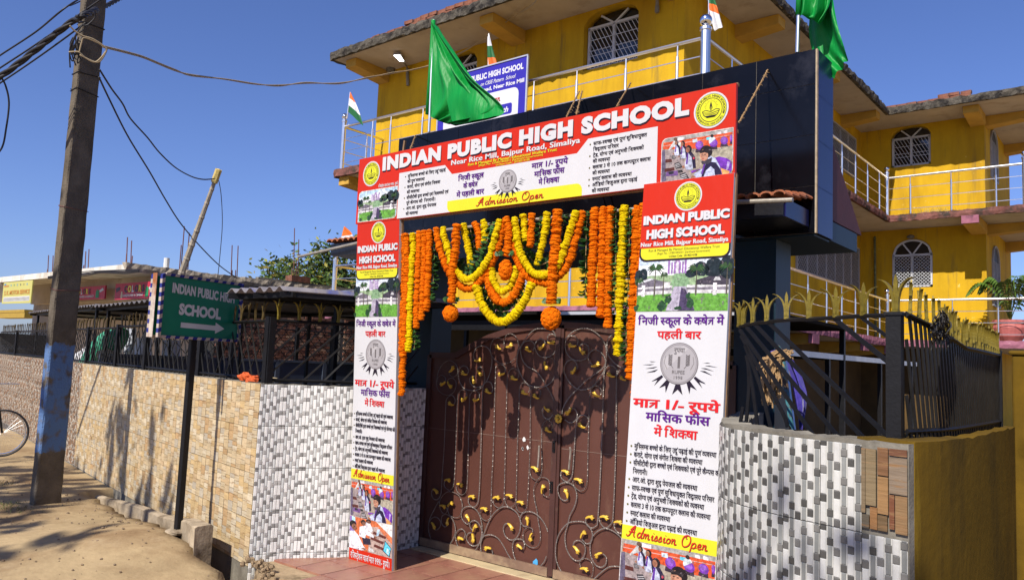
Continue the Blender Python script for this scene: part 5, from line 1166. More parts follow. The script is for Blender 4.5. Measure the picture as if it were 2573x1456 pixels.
def standee(label, O, U, V, N, W):
    """every height below is measured down from the top edge"""
    root = empty('standing_banner', (0, 0, 0), label, 'banner'); H = 2.74
    cloth_board(root, O, U, V, N, W, H, col=WH)
    S = Sheet(O, U, V, N)
    S.rect(0, H-.404, W, H-.001, RED, 1); logo(S, W*.52, H-.106, .088)
    S.text('INDIAN PUBLIC', W*.5, H-.258, .055, WH, w_=W*.95, bold=.062, k=3, align='c', shadow=(.003, -.006, INK))
    S.text('HIGH SCHOOL', W*.5, H-.347, .057, WH, w_=W*.86, bold=.062, k=3, align='c', shadow=(.003, -.006, INK))
    S.text('Near Rice Mill, Bajpur Road, Simaliya', W*.49, H-.391, .026, WH, w_=W*.96, bold=.012, k=3, align='c', dbl=.10, spacing=1.05)
    S.rrect(0, H-.483, W, H-.402, .045, INK, 3.2, (1, 1, 0, 0)); S.rrect(.010, H-.472, W-.010, H-.4025, .040, YL, 3.5, (1, 1, 0, 0))
    S.text('Run & Managed By Mansuri Educational Welfare Trust', W*.5, H-.425, .015, INK, w_=W*.78, k=4, align='c', bold=.0)
    S.text('(Regd. No. 13180/1803/011 Jharkhand Government)', W*.5, H-.444, .012, INK, w_=W*.58, k=4, align='c', bold=.0)
    S.text('U-Diase Code : 20140214108', W*.5, H-.464, .012, INK, w_=W*.31, k=4, align='c', bold=.0, dbl=.06)
    F2 = Sheet(O, U, V, N); campus(F2, 0.001, H-.780, W-.001, H-.44, k=1.2); F2.build('printed_photo', root, photo); F2 = Sheet(O, U, V, N)
    S.hindi('निजी स्कूल के क्षेत्र में', W*.5, H-.857, .038, PUR, w_=W*.93, k=2, bold=.026, align='c')
    S.hindi('पहली बार', W*.5, H-.937, .038, RTX, w_=W*.47, k=2, bold=.026, align='c')
    burst(S, W*.52, H-1.075, .112, k=1.6); coin(S, W*.52, H-1.078, .118, k=2.2)
    S.hindi('मात्र 1/- रूपये', W*.5, H-1.335, .044, RTX, w_=W*.92, k=2, bold=.034, align='c')
    S.hindi('मासिक फीस', W*.53, H-1.408, .042, PUR, w_=W*.68, k=2, bold=.027, align='c')
    S.hindi('में शिक्षा', W*.52, H-1.489, .042, RTX, w_=W*.46, k=2, bold=.027, align='c')
    bw = [.90, .76, .95, .17, .72, .90, .80, .87, .45, .74]
    for i, (t, w_) in enumerate(zip(BUL, bw)):
        y = H-1.572-i*.0465; S.hindi(t, W*.08, y, .024, INK, w_=W*w_*.97, k=2, bold=.02)
        if i != 3: S.disc(W*.045, y+.012, .006, (.14, .12, .02), 2, 8)
    S.rect(0, H-2.078, W, H-2.0, YL, 1.5); script(S, 'Admission Open', W*.05, H-2.058, .062, (.60, .03, .012), W*.88, k=3.2)
    S.rect(0, .0, W, .115, RED, 1.5); S.hindi('रजिस्ट्रेशन चार्ज मात्र 999/- रूपये।', W*.5, .04, .042, WH, w_=W*.92, k=2.6, bold=.026, align='c')
    classroom(F2, .003, H-2.372, W-.003, H-2.078, k=1.6, r=.002); F2.build('printed_photo', root, photo); F2 = Sheet(O, U, V, N); officeroom(F2, .001, .116, W-.001, H-2.375, k=1.6); F2.build('printed_photo', root, photo)
    S.build('print', root); return root
V1 = (Vector((0, 4.15, 2.70))-Vector((0, 4.27, -.02))).normalized(); N1 = Vector((0, -V1.z, V1.y))
standee('narrow white and red school banner standing at the left of the gate', Vector((-5.095, 4.265, -.02)), Vector((1, 0, 0)), V1, N1, .505)
V2 = (Vector((0, 4.13, 2.70))-Vector((0, 3.94, -.01))).normalized(); N2 = Vector((0, -V2.z, V2.y))
standee('white and red school banner standing at the right of the gate', Vector((-2.405, 3.94, -.01)), Vector((1, 0, 0)), V2, N2, .575)
# ropes holding the header back to the beam
def tie(label, a, b, grp='jute ropes tying the header banner'):
    mb = MB(); q = resample([a, b], .012); mb.tube([p+Vector((rnd.uniform(-.002, .002), 0, rnd.uniform(-.002, .002))) for p in q], .006, 4, twist=60)
    for k in range(len(q)//3):
        p = rnd.choice(q); mb.tube([p, p+Vector((rnd.uniform(-.02, .02), rnd.uniform(-.01, .01), rnd.uniform(-.02, .02)))], .0012, 3)
    tag(mb.build('rope', rope), label, 'rope', grp)
def z3p(x, y): return (1286.5+x*.5006, y*.5006)
for lb, a, b in (('jute rope at the far right of the header banner', (1140, 615), (1285, 350)), ('left one of the two close jute ropes above the word PUBLIC', (275, 585), (338, 458)), ('right one of the two close jute ropes above the word HIGH', (325, 572), (352, 458)), ('single slanting jute rope above the word SCHOOL', (528, 532), (596, 416))):
    tie(lb, P(*z3p(*a), 1, 4.15), P(*z3p(*b), 1, 4.96))
tie('slanting jute rope at the left end of the header banner', P(*z2p(776, 748), 1, 4.16), P(*z2p(800, 680), 1, 4.96))
mb = MB(); a, b = P(*z2p(741, 760), 1, 4.4), P(*z2p(748, 706), 1, 4.4); mb.bar(a, b, .018, .018); tag(mb.build('wooden_stick', MAT['frame_timber']), 'short wooden stick poking up behind the left end of the header banner', 'stick')

# ================================================================ GARLANDS
def flower_mesh(col, seed, vr):
    r = random.Random(seed); mb = MB(); n = 12
    prof = [(.35, -.55), (.80, -.42), (1.0, -.12), (.93, .10), (1.02, .22), (.78, .46), (.3, .55)]; rings = []
    for ri, (rad, z) in enumerate(prof):
        rings.append([mb.vert(((rad+r.uniform(-.10, .12))*math.cos(2*math.pi*(i+.5*(ri % 2))/n), (rad+r.uniform(-.10, .12))*math.sin(2*math.pi*(i+.5*(ri % 2))/n), z+r.uniform(-.09, .09))) for i in range(n)])
    for a, b in zip(rings, rings[1:]):
        for i in range(n):
            k = r.uniform(.8, 1.12); mb.face((a[i], a[(i+1) % n], b[(i+1) % n], b[i]), tuple(min(1, c*k) for c in col))
    mb.face(rings[0][::-1], col); mb.face(rings[-1], col)
    me = mb.mesh('marigold', vr); return me

petal = mat('marigold_petals', attr=True, rough=.85, var=.2, scale=60, bump=.9, bscale=120, spec=.08, bdist=.004)
b_ = petal.node_tree.nodes['Principled BSDF']; b_.inputs['Subsurface Weight'].default_value = .0
ORG = (.95, .20, .002); YLW = (.95, .68, .004)
FO = [flower_mesh(ORG, i, petal) for i in range(4)]; FY = [flower_mesh(YLW, 20+i, petal) for i in range(4)]
leafm = mat('mango_leaf', (.018, .055, .012), .38, var=.45, scale=9, bump=.25, bscale=30, spec=.5, attr=True)
def leafpiece(seed):
    r = random.Random(seed); mb = MB(); w_, l = .8, 1.7
    k = r.uniform(.7, 1.3); c1 = (.022*k, .075*k, .014*k); c2 = (.045*k, .13*k, .025*k)
    for s, c in ((1, c1), (-1, c2)):
        P_ = [(0, 0, 0), (s*w_*.7, l*.25, .25), (s*w_, l*.55, .30), (s*w_*.55, l*.85, .15), (0, l, -.1)]
        mb.poly(P_, c)
    return mb.mesh('leaf', leafm)
LF_ = [leafpiece(i) for i in range(4)]
def strand(kind, pts, label, Y=4.14, r=.0255, sp_=.021, f=k7, cat='garland'):
    p3 = [P(*f(*q), 1, Y+(.02 if i % 2 else 0)*0) for i, q in enumerate(pts)]
    root = empty('marigold_garland' if kind != 'L' else 'leaf_garland', (0, 0, 0), label, cat, 'marigold and leaf garlands over the gate')
    c = resample(catmull(p3, 8), sp_ if kind != 'L' else .020)
    mats_ = {'O': FO, 'Y': FY, 'L': LF_}[kind]; nm = 'marigold' if kind != 'L' else 'leaf'
    th = MB(); th.tube(catmull(p3, 4), .003, 3); th.build('string', rope, root)
    for i, p in enumerate(c):
        d = (c[min(i+1, len(c)-1)]-c[max(i-1, 0)])
        d = d.normalized() if d.length > 1e-6 else Vector((0, 0, -1))
        q = d.to_track_quat('Z', 'Y').to_matrix().to_4x4()
        if kind != 'L':
            s = r*rnd.uniform(.9, 1.18); M = Matrix.Translation(p+Vector((rnd.uniform(-.003, .003), rnd.uniform(-.006, .006), 0))) @ q @ Matrix.Rotation(rnd.uniform(0, 6.28), 4, 'Z') @ Matrix.Rotation(rnd.uniform(-.2, .2), 4, 'X') @ Matrix.Diagonal((s, s, sp_*1.25, 1))
            o = link(nm, rnd.choice(mats_), root); o.matrix_world = M
        else:
            for z in range(4):
                a = rnd.choice((0, math.pi))+rnd.uniform(-.9, .9)
                M = Matrix.Translation(p) @ q @ Matrix.Rotation(a, 4, 'Z') @ Matrix.Rotation(rnd.uniform(-.3, .7), 4, 'X') @ Matrix.Scale(rnd.uniform(.022, .032), 4)
                o = link(nm, rnd.choice(mats_), root); o.matrix_world = M
    return root
def pom(root, x, y, rx, ry, n, kind='O', Y=4.10):
    """a round bunch of flowers hung from a strand"""
    n = int(n*1.3)
    for i in range(n):
        a = i*2.399; t = (i+.5)/n; z = 1-2*t; rr_ = math.sqrt(1-z*z)
        c = P(*k7(x, y), 1, Y); s = .00068
        p = c+Vector((rr_*math.cos(a)*rx*s, rr_*math.sin(a)*rx*s*.8, z*ry*s)); q = (p-c).to_track_quat('Z', 'Y').to_matrix().to_4x4()
        o = link('marigold', rnd.choice(FO), root); o.matrix_world = Matrix.Translation(p) @ q @ Matrix.Diagonal((.025, .025, .03, 1))
def collar(root, x, y, w_, Y=4.12, n=18):
    for i in range(n):
        c = P(*k7(x+(i/(n-1)-.5)*w_, y), 1, Y-.02+rnd.uniform(-.02, .02)); q = Matrix.Rotation(rnd.uniform(-.6, .6), 4, 'Y') @ Matrix.Rotation(rnd.uniform(1.2, 1.9), 4, 'X')
        o = link('leaf', rnd.choice(LF_), root); o.matrix_world = Matrix.Translation(c+Vector((0, 0, .015))) @ q @ Matrix.Scale(.024, 4)
rod_ = MB(); rod_.tube([P(1004, 592, 1, 4.17), P(1240, 562, 1, 4.17), P(1628, 521, 1, 4.17)], .011, 8); tag(rod_.build('garland_rod', MAT['galvanised_pipe']), 'thin rod under the header banner carrying all the garlands', 'rod')
strand('O', [(172, 375), (186, 600), (170, 1000), (152, 1333), (130, 1869)], 'longest orange marigold strand at the far left, hanging beside the left banner', 4.14)
strand('O', [(158, 378), (160, 700), (146, 1100), (130, 1500)], 'orange strand half hidden by the left banner edge', 4.19)
strand('Y', [(238, 372), (240, 500), (228, 700), (212, 1000), (202, 1333), (195, 1455)], 'long yellow strand second from the left banner', 4.14)
strand('L', [(200, 380), (212, 520), (205, 640), (240, 900)], 'short dark leaf strand between the first orange and yellow strands', 4.20)
strand('O', [(300, 352), (292, 600), (277, 900), (268, 1245)], 'left one of three touching orange strands near the left banner', 4.14)
strand('O', [(346, 348), (342, 600), (330, 900), (316, 1168)], 'middle one of three touching orange strands near the left banner', 4.13)
strand('O', [(391, 340), (388, 600), (375, 900), (362, 1075)], 'shortest, right one of three touching orange strands near the left banner', 4.14)
strand('L', [(425, 370), (440, 600), (428, 800), (412, 1000)], 'leaf strand just right of the three touching orange strands', 4.17)
strand('L', [(262, 1230), (258, 1333), (250, 1440)], 'leaf tail below the three touching orange strands', 4.17)
strand('O', [(460, 320), (470, 420), (510, 560), (560, 690), (620, 780), (700, 860), (770, 872), (850, 820), (930, 720), (990, 600), (1040, 480), (1080, 330), (1110, 225)], 'left big orange swag rising to the centre', 4.13)
strand('Y', [(515, 312), (540, 420), (575, 540), (600, 640), (650, 710), (700, 765), (760, 788), (850, 730), (930, 620), (980, 490), (1020, 350), (1050, 230)], 'left yellow swag above the big orange swag', 4.10)
r_ = strand('O', [(645, 285), (638, 450), (622, 600), (602, 750), (605, 880), (596, 1000)], 'left straight orange drop ending in leaves and a round bunch', 4.08, r=.031)
collar(r_, 597, 1020, 120); pom(r_, 590, 1105, 62, 66, 22)
strand('Y', [(715, 280), (735, 400), (765, 530), (785, 680)], 'slanting yellow strand right of the left orange drop', 4.15)
strand('L', [(770, 300), (800, 420), (812, 520), (790, 660), (740, 710), (680, 660), (662, 610)], 'leaf strand curling under the slanting yellow strand', 4.18)
strand('O', [(822, 268), (850, 350), (862, 440), (862, 515)], 'short orange strand in the left upper row', 4.15)
strand('Y', [(895, 250), (915, 330), (905, 445)], 'short yellow strand in the left upper row', 4.15)
strand('L', [(985, 250), (950, 370), (900, 500), (830, 620), (780, 700)], 'leaf strand sweeping down left from the centre', 4.11)
r_ = strand('O', [(1110, 222), (1135, 380), (1110, 560)], 'central orange drop with leaves and an oval bunch', 4.10, r=.031)
collar(r_, 1095, 590, 130); pom(r_, 1103, 700, 44, 82, 20)
strand('O', [(1130, 255), (1160, 400), (1200, 560), (1260, 690), (1340, 780), (1430, 815), (1520, 815), (1600, 760), (1690, 640), (1750, 460), (1795, 300), (1835, 140)], 'right big orange swag from the centre to the right', 4.13)
strand('Y', [(1190, 222), (1200, 330), (1230, 500), (1290, 640), (1370, 730), (1440, 745), (1520, 730), (1600, 640), (1660, 480), (1720, 300), (1765, 155)], 'right yellow swag above the big orange swag', 4.10)
strand('Y', [(1275, 200), (1280, 330), (1290, 440)], 'short yellow strand in the right upper row', 4.15)
strand('O', [(1350, 185), (1345, 330), (1330, 485)], 'short orange strand in the right upper row', 4.15)
strand('L', [(1218, 225), (1240, 350), (1280, 500), (1350, 600), (1430, 650), (1520, 612)], 'leaf swag in the right half, inside the yellow swag', 4.15)
strand('L', [(1430, 200), (1420, 400), (1400, 500)], 'short leaf strand left of the slanting yellow strand on the right', 4.18)
strand('Y', [(1495, 178), (1475, 330), (1440, 500), (1400, 660)], 'slanting yellow strand left of the right orange drop', 4.15)
strand('L', [(1680, 180), (1640, 300), (1620, 460)], 'short leaf strand right of the right orange drop', 4.18)
r_ = strand('O', [(1590, 152), (1580, 350), (1560, 600), (1545, 800), (1535, 1000)], 'right straight orange drop ending in leaves and the largest bunch', 4.08, r=.034)
collar(r_, 1540, 1040, 150); pom(r_, 1530, 1150, 76, 90, 32)
strand('Y', [(830, 860), (870, 990), (950, 1120), (1050, 1185), (1150, 1150), (1250, 1040), (1320, 900), (1350, 820)], 'lowest yellow swag hanging in the middle', 4.11, r=.029)
strand('Y', [(970, 690), (1000, 820), (1060, 900), (1130, 870), (1190, 760), (1215, 655)], 'small yellow swag in the middle, uppermost of three', 4.14)
strand('O', [(930, 750), (960, 880), (1030, 980), (1110, 1000), (1190, 930), (1240, 820), (1272, 735)], 'small orange swag in the middle between two yellow ones', 4.13, r=.029)
strand('L', [(885, 820), (940, 940), (1010, 1060), (1080, 1090), (1170, 1050), (1240, 930), (1290, 840)], 'leaf swag in the middle under the small orange swag', 4.15)
strand('L', [(1870, 150), (1860, 400), (1855, 650), (1850, 945)], 'leaf strand left of the right group of straight strands', 4.15)
strand('O', [(1940, 132), (1930, 400), (1915, 700), (1905, 1035)], 'orange straight strand, first of the right group', 4.14, r=.030)
strand('O', [(2020, 127), (2010, 500), (2000, 900), (1990, 1130)], 'orange straight strand, second of the right group', 4.14, r=.028)
strand('O', [(2086, 122), (2076, 500), (2066, 900), (2060, 1235)], 'orange straight strand, third and longer, touching the second', 4.14, r=.027)
strand('L', [(2138, 120), (2135, 500), (2130, 800), (2128, 1100)], 'leaf strand left of the long yellow one on the right', 4.15)
strand('Y', [(2215, 112), (2200, 400), (2180, 900), (2160, 1333), (2152, 1500)], 'long yellow straight strand at the right', 4.14, r=.028)
strand('L', [(2265, 122), (2260, 500), (2250, 900), (2235, 1333), (2230, 1560)], 'leaf strand right of the long yellow one', 4.15)
strand('O', [(2335, 117), (2320, 500), (2300, 900), (2285, 1333), (2270, 1730)], 'long orange strand beside the right banner', 4.14, r=.029)
strand('O', [(2392, 97), (2375, 500), (2347, 900), (2332, 1300), (2314, 1917)], 'longest orange strand, partly behind the right banner edge', 4.15, r=.027)
# ================================================================ FLAGS
satin = mat('green_satin', (.001, .27, .040), .50, var=.12, scale=6, bump=.6, bscale=12, spec=.30, sheen=.0, stretch=(1.3, 1, .35), bdist=.03)
def polegrid(name, label, cat, rows, m, root=None, fold=.05, nf=5, cols=None, seed=0, nu=30, nv=30, lift=None):
    """cloth hung between two edge curves given as matching point lists"""
    A = catmull(rows[0], 8); B = catmull(rows[1], 8); n = min(len(A), len(B))-1; mb = MB()
    def fn(u, v):
        a = A[min(n, int(v*n))].lerp(A[min(n, int(v*n)+1)], v*n-int(v*n)); b = B[min(n, int(v*n))].lerp(B[min(n, int(v*n)+1)], v*n-int(v*n))
        p = a.lerp(b, u); s = math.sin(u*math.pi*nf+v*2.2+seed)*(u*(1.15-u))**.7; s2 = math.sin(u*nf*1.7*math.pi-v*5+seed*2)*.35*u
        return p+Vector((0, -fold*(s+s2), 0))+Vector((0, 0, -.25*fold*math.sin(u*math.pi)*math.sin(v*7+seed)))
    mb.grid(fn, nu, nv, cols or (lambda u, v: (1, 1, .999)))
    return mb.build(name, m, root, smooth=True)
def big_flag(label, pole_top, pole_bot, rows, m, seed, nf, extra=None):
    root = empty('green_flag', (0, 0, 0), label, 'flag')
    pm = MB(); pm.tube([pole_bot, pole_top], .013, 8); pm.build('flagpole', steel, root)
    polegrid('cloth', label, 'flag', rows, m, root, fold=.075, nf=nf*1.6, seed=seed, nu=80, nv=50)
    sl = MB(); a = rows[0][0]; b = rows[0][-1]; sl.tube([a+Vector((0, 0, .01)), lin(a, b, .5)+Vector((.004, 0, 0)), b], .021, 8); sl.build('sleeve', m, root, smooth=True)
    return root
F = lambda x, y, Y=5.12: P(x, y, 1, Y)
big_flag('large green satin flag on a pole above the left part of the gateway', F(1090, 50), F(1078, 332), [[F(1089, 54), F(1086, 110), F(1082, 170), F(1078, 230), F(1074, 287)], [F(1093, 62), F(1140, 128, 5.02), F(1192, 200, 4.98), F(1268, 283, 5.02), F(1150, 316, 5.0)][:4]+[F(1140, 314, 5.05)]], satin, 1.0, 4)
# tip of the first flag: lower hanging part between bottom edge and the flying corner
o = polegrid('cloth', '', '', [[F(1268, 283, 5.0), F(1256, 290, 4.98), F(1240, 292, 4.98)], [F(1140, 180, 5.06), F(1120, 240, 5.04), F(1140, 314, 5.05)]], satin, [q for q in bpy.data.objects if q.name == 'green_flag'][0], fold=.03, nf=3, seed=2, nu=30, nv=12)
big_flag('second green satin flag draped at the right end of the gateway', F(2010, -90), F(2003, 132), [[F(2009, -88), F(2007, -40), F(2006, 10), F(2006, 38)], [F(2078, -100), F(2085, -40), F(2083, 20), F(2062, 62)]], satin, 3.0, 3)
r_ = [q for q in bpy.data.objects if q.name.startswith('green_flag')][-1]
polegrid('cloth', '', '', [[F(2034, -60, 5.3), F(2034, 40, 5.3), F(2033, 90, 5.3), F(2050, 150, 5.3), F(2096, 198, 5.25)], [F(2082, -80, 5.2), F(2092, -10, 5.2), F(2106, 60, 5.2), F(2124, 120, 5.2), F(2132, 152, 5.22)]], satin, r_, fold=.06, nf=3, seed=4, nu=30, nv=36)
SAF, WHT, GRN = (.85, .16, .01), (.75, .76, .80), (.006, .13, .03)
flagm = mat('flag_cloth', attr=True, rough=.7, var=.08, scale=9, bump=.2)
def tricolour(label, Y, pole, hoist, fly, bands, seed):
    root = empty('tricolour_flag', (0, 0, 0), label, 'flag', 'small Indian flags on the railings')
    pm = MB(); pm.tube([P(*q, 1, Y) for q in pole], .006*Y/5, 6); pm.build('flagstick', steel, root)
    h = [P(*q, 1, Y-.01) for q in hoist]; f = [P(*q, 1, Y-.05) for q in fly]
    cols = lambda u, v: bands[min(2, int((v)*3))]
    polegrid('cloth', '', '', [h, f], flagm, root, fold=.012*Y/5, nf=2.5, seed=seed, cols=cols, nu=14, nv=21)
k1 = lambda x, y: ((1300+x/2.339)*.6282, y/2.339*.6282)
k2 = lambda x, y: ((2700+x/2.9125)*.6282, y/2.9125*.6282)
k8 = lambda x, y: ((900+x/2.911)*.6282, (700+y/2.911)*.6282)
tricolour('small Indian flag on the left corner post of the upper balcony', 10.55, [k1(236, 862), k1(205, 1110)], [k1(236, 862), k1(228, 915), k1(222, 985), k1(217, 1046)], [k1(244, 870), k1(285, 960), k1(330, 1080), k1(360, 1178), ], (SAF, WHT, GRN), 0)
tricolour('small Indian flag hanging limp above the blue notice board', 10.75, [k1(1532, 318), k1(1528, 640)], [k1(1520, 345), k1(1518, 430), k1(1520, 540), k1(1526, 625)], [k1(1540, 330), k1(1565, 430), k1(1590, 540), k1(1606, 606)], (WHT, GRN, SAF), 1)
tricolour('small Indian flag wrapped behind the steel ball of the big corner post', 10.95, [k2(393, -60), k2(392, 170)], [k2(395, -60), k2(396, 40), k2(400, 120), k2(455, 362)], [k2(440, -70), k2(484, 66), k2(515, 165), k2(553, 312)], (GRN, SAF, WHT), 2)
tricolour('small Indian flag above the clay tiled hood beside the left banner', 5.6, [k8(1388, 597), k8(1338, 800)], [k8(1388, 597), k8(1374, 650), k8(1358, 710), k8(1345, 756)], [k8(1392, 598), k8(1440, 640), k8(1480, 690), k8(1493, 730)], (SAF, SAF, WHT), 3)
# ================================================================ YELLOW SCHOOL BUILDING
SB = empty('school_building', (-8, 15, 0), 'bright yellow two storey school with balconies, arched windows and steel railings', 'building'); SB.location = (0, 0, 0)
def rough_slab(name, lo, hi, m, cuts=0, amp=.0, parent=SB, edge=None):
    mb = MB(); mb.box(lo, hi); return mb.build(name, m, parent)
XW, YW = -6.2, 11.88          # front block: right wall, front wall
YB, XB = 10.66, -5.22         # balcony edges
WY, WX = 22.2, -3.28          # wing
def arch_wall(name, x0, x1, z0, z1, y, th, holes, m):
    """wall panel in the XZ plane with arched or square openings that have real reveals: holes = (xa, xb, sill, spring, rise)"""
    mb = MB(); xs = x0
    for (xa, xb, zs, zp, rise) in sorted(holes):
        mb.box((xs, y, z0), (xa, y+th, z1)); mb.box((xa, y, z0), (xb, y+th, zs)); n = 14 if rise else 1
        top = []
        for i in range(n+1):
            t = i/n; x = xa+(xb-xa)*t; z = zp+(rise*math.sqrt(max(0, 1-(2*t-1)**2)) if rise else 0); top.append((x, z))
        for (a, za), (b, zb) in zip(top, top[1:]):
            mb.poly([(a, y, za), (b, y, zb), (b, y, z1), (a, y, z1)]); mb.poly([(a, y, za), (a, y+th, za), (b, y+th, zb), (b, y, zb)])
            mb.poly([(a, y+th, za), (b, y+th, zb), (b, y+th, z1), (a, y+th, z1)][::-1])
        xs = xb
    mb.box((xs, y, z0), (x1, y+th, z1)); return mb.build(name, m, SB)
yf = MB(); yf.box((-19, 5.9, -.2), (-.9, 40, -.005)); tag(yf.build('bounce_cut_floor', mat('bounce_cut_dark', (.10, .085, .07), .9, var=.2, scale=2)), kind='structure')  # unseen dark floor, added to cut light bounced up onto the building
# --- front block
arch_wall('wall', -14.15, XW, 5.702, 8.30, YW, .22, [(-12.2, -11.02, 7.15, 8.0, .26), (-8.3, -7.12, 7.15, 8.02, .25)], yellow)
arch_wall('wall', -14.15, XW, 2.602, 5.55, YW, .22, [(-12.6, -11.4, 3.8, 4.6, .5), (-9.4, -8.2, 3.8, 4.6, .5)], yellow)
mb = MB(); mb.box((-14.15, YW, -.1), (XW, YW+.22, 2.45)); mb.build('wall', mat('shade_dark_ground_floor', (.10, .055, .012), .9, var=.3, scale=2), SB)  # lower storey coloured dark brown: deep yard shade put into the wall colour
# right side wall of the block with its windows as dark barred openings
lowm = mat('shade_dark_ground_floor', (.10, .055, .012), .9, var=.3, scale=2)
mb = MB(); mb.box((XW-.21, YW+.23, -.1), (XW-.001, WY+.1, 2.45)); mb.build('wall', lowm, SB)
mb = MB(); mb.box((XW-.22, YW+.221, 2.602), (XW, WY+.1, 5.55)); mb.box((XW-.22, YW+.221, 5.702), (XW, WY+.1, 8.30)); mb.build('wall', yellow, SB)
mb = MB(); mb.box((-14.15, YW+.221, -.1), (-13.95, 20, 8.3)); mb.build('wall', yellow, SB)
mb = MB(); mb.box((-13.9, YW+3, -.1), (XW-.3, YW+3.2, 8.28)); mb.build('inner_wall', mat('dim_room_plaster', (.30, .26, .20), .9), SB)
# pilaster at the right corner
# --- wing
arch_wall('wall', XW+.001, WX, 5.702, 8.30, WY, .22, [(-5.46, -4.49, 7.22, 8.03, .26)], yellow)
arch_wall('wall', XW+.001, WX, 2.602, 5.55, WY, .22, [(-5.42, -4.47, 4.02, 4.88, .40)], yellow)
mb = MB(); mb.box((XW+.001, WY, -.1), (WX, WY+.22, 2.45)); mb.build('wall', MAT['shade_dark_ground_floor'], SB)
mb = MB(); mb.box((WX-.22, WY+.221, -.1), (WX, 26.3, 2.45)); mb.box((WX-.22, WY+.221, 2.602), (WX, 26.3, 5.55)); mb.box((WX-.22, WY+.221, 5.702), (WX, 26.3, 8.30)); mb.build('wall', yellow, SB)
mb = MB(); mb.box((XW, WY+2.5, -.1), (WX-.23, WY+2.6, 8.28)); mb.build('inner_wall', MAT['dim_room_plaster'], SB)
# --- slabs: cream undersides with weathered edges
def slab(z0, z1, m_edge, roof=False):
    over = -.35 if roof else 0
    xl = -14.38 if roof else -13.98
    pts_out = [(xl, YB+.0), (XB, YB), (XB, 21.0), (-2.25, 21.0), (-2.25, 26.5), (-6, 26.5), (-6, 24), (-14.38, 24)]
    mb = MB(); mb.extr([Vector((x, y, z0+.002)) for x, y in pts_out], (0, 0, z1-z0-.004)); mb.build('slab' if not roof else 'roof', cream, SB)
    e = MB(); cl = pts_out[:5]
    for (a, b) in (((xl, 16), (xl, YB)), (cl[0], cl[1]), (cl[1], cl[2]), (cl[2], cl[3]), (cl[3], cl[4])):
        a = Vector((*a, 0)); b = Vector((*b, 0)); n = (b-a).normalized(); o = Vector((n.y, -n.x, 0)); L = (b-a).length; k = int(L/.10); rows = []
        for i in range(k+1):
            p = a.lerp(b, i/k); j = lambda: rnd.uniform(-.012, .012)*(1.5 if roof else 1)
            rows.append([e.vert(tuple(p-o*.05)[:2]+(z0-.004,)), e.vert(tuple(p+o*(.03+j()))[:2]+(z0-.008+j(),)), e.vert(tuple(p+o*(.04+j()))[:2]+((z0+z1)/2+j(),)), e.vert(tuple(p+o*(.025+j()))[:2]+(z1+.012+j(),)), e.vert(tuple(p-o*.12)[:2]+(z1+.008+j(),))])
        for r1, r2 in zip(rows, rows[1:]):
            for q in range(4): e.face((r1[q], r2[q], r2[q+1], r1[q+1]))
        e.face(rows[0][::-1]); e.face(rows[-1])
    e.build('slab_edge', m_edge, SB)
slab(8.30, 8.46, oldcon, True); slab(5.55, 5.70, mat('weathered_red_edge', (.22, .095, .08), .92, var=.45, scale=5, bump=.7, bscale=30, spec=.1, stain=[((.06, .05, .042), 3.5, .45, .62, (1, 1, 1)), ((.42, .42, .36), 11, .64, .72, (1, 1, 1))]))
slab(2.45, 2.60, pinkcon)
# brackets under the slabs
def bracket(x, y, zt, dx, dy, ln, m, mt=None):
    b = MB(); w_ = .17
    if dy: b.extr([Vector((x-w_, y, zt-.002)), Vector((x-w_, y-ln, zt-.002)), Vector((x-w_, y-ln, zt-.18)), Vector((x-w_, y, zt-.26))], (2*w_, 0, 0))
    else: b.extr([Vector((x, y-w_, zt-.002)), Vector((x+ln, y-w_, zt-.002)), Vector((x+ln, y-w_, zt-.18)), Vector((x, y-w_, zt-.26))], (0, 2*w_, 0))
    b.build('bracket', m, SB)
yb = mat('bracket_plaster', (.58, .34, .05), .9, var=.15, scale=3, bump=.2)
for x in (-13.95, -9.9, -6.35): bracket(x, YW-.001, 8.298, 0, 1, 1.0, yb)
for y in (14.1, 17.4, 20.6): bracket(XW+.001, y, 8.298, 1, 0, .85, yb)
for z in (5.548,):
    for x in (-13.75, -9.9): bracket(x, YW-.001, z, 0, 1, 1.15, yb)
for x in (-3.42,): bracket(x, WY-.001, 8.298, 0, 1, .95, yb); bracket(x, WY-.001, 5.548, 0, 1, 1.17, yb)
for y in (22.5, 25.5): bracket(WX+.001, y, 8.298, 1, 0, .9, yb); bracket(WX+.001, y, 5.548, 1, 0, 1.0, yb)
b = MB(); b.box((-3.60, 20.955, 5.37), (-3.24, 21.03, 5.555)); b.build('bracket_end', pinkcon, SB)
for y in (12.2, 15.6, 19.0, 21.0):
    bracket(XW+.001, y, 2.448, 1, 0, .93, yb); b = MB(); b.box((XB-.05, y-.19, 2.26), (XB+.035, y+.19, 2.449)); b.build('bracket_end', pinkcon, SB)
# bricks laid loose along the roof edge
bm_ = MB(); bm_.box((-.115, -.055, 0), (.115, .055, .072)); BR = bm_.mesh('brick', brickm)
x = -13.15
while x < -5.6:
    for c in range(2 if -12.2 < x < -6.3 else 1):
        link('brick', BR, SB, (x+.06*c+rnd.uniform(-.01, .01), YB+.10+rnd.uniform(-.02, .02), 8.47+.076*c), (0, rnd.uniform(-.03, .03), rnd.uniform(-.08, .08)))
    x += .236
x = -5.15
while x < -3.35:
    for c in range(2 if x > -4.0 else 1): link('brick', BR, SB, (x+rnd.uniform(-.01, .01), 21.1+rnd.uniform(-.02, .02), 8.47+.076*c), (0, 0, rnd.uniform(-.08, .08)))
    x += .236
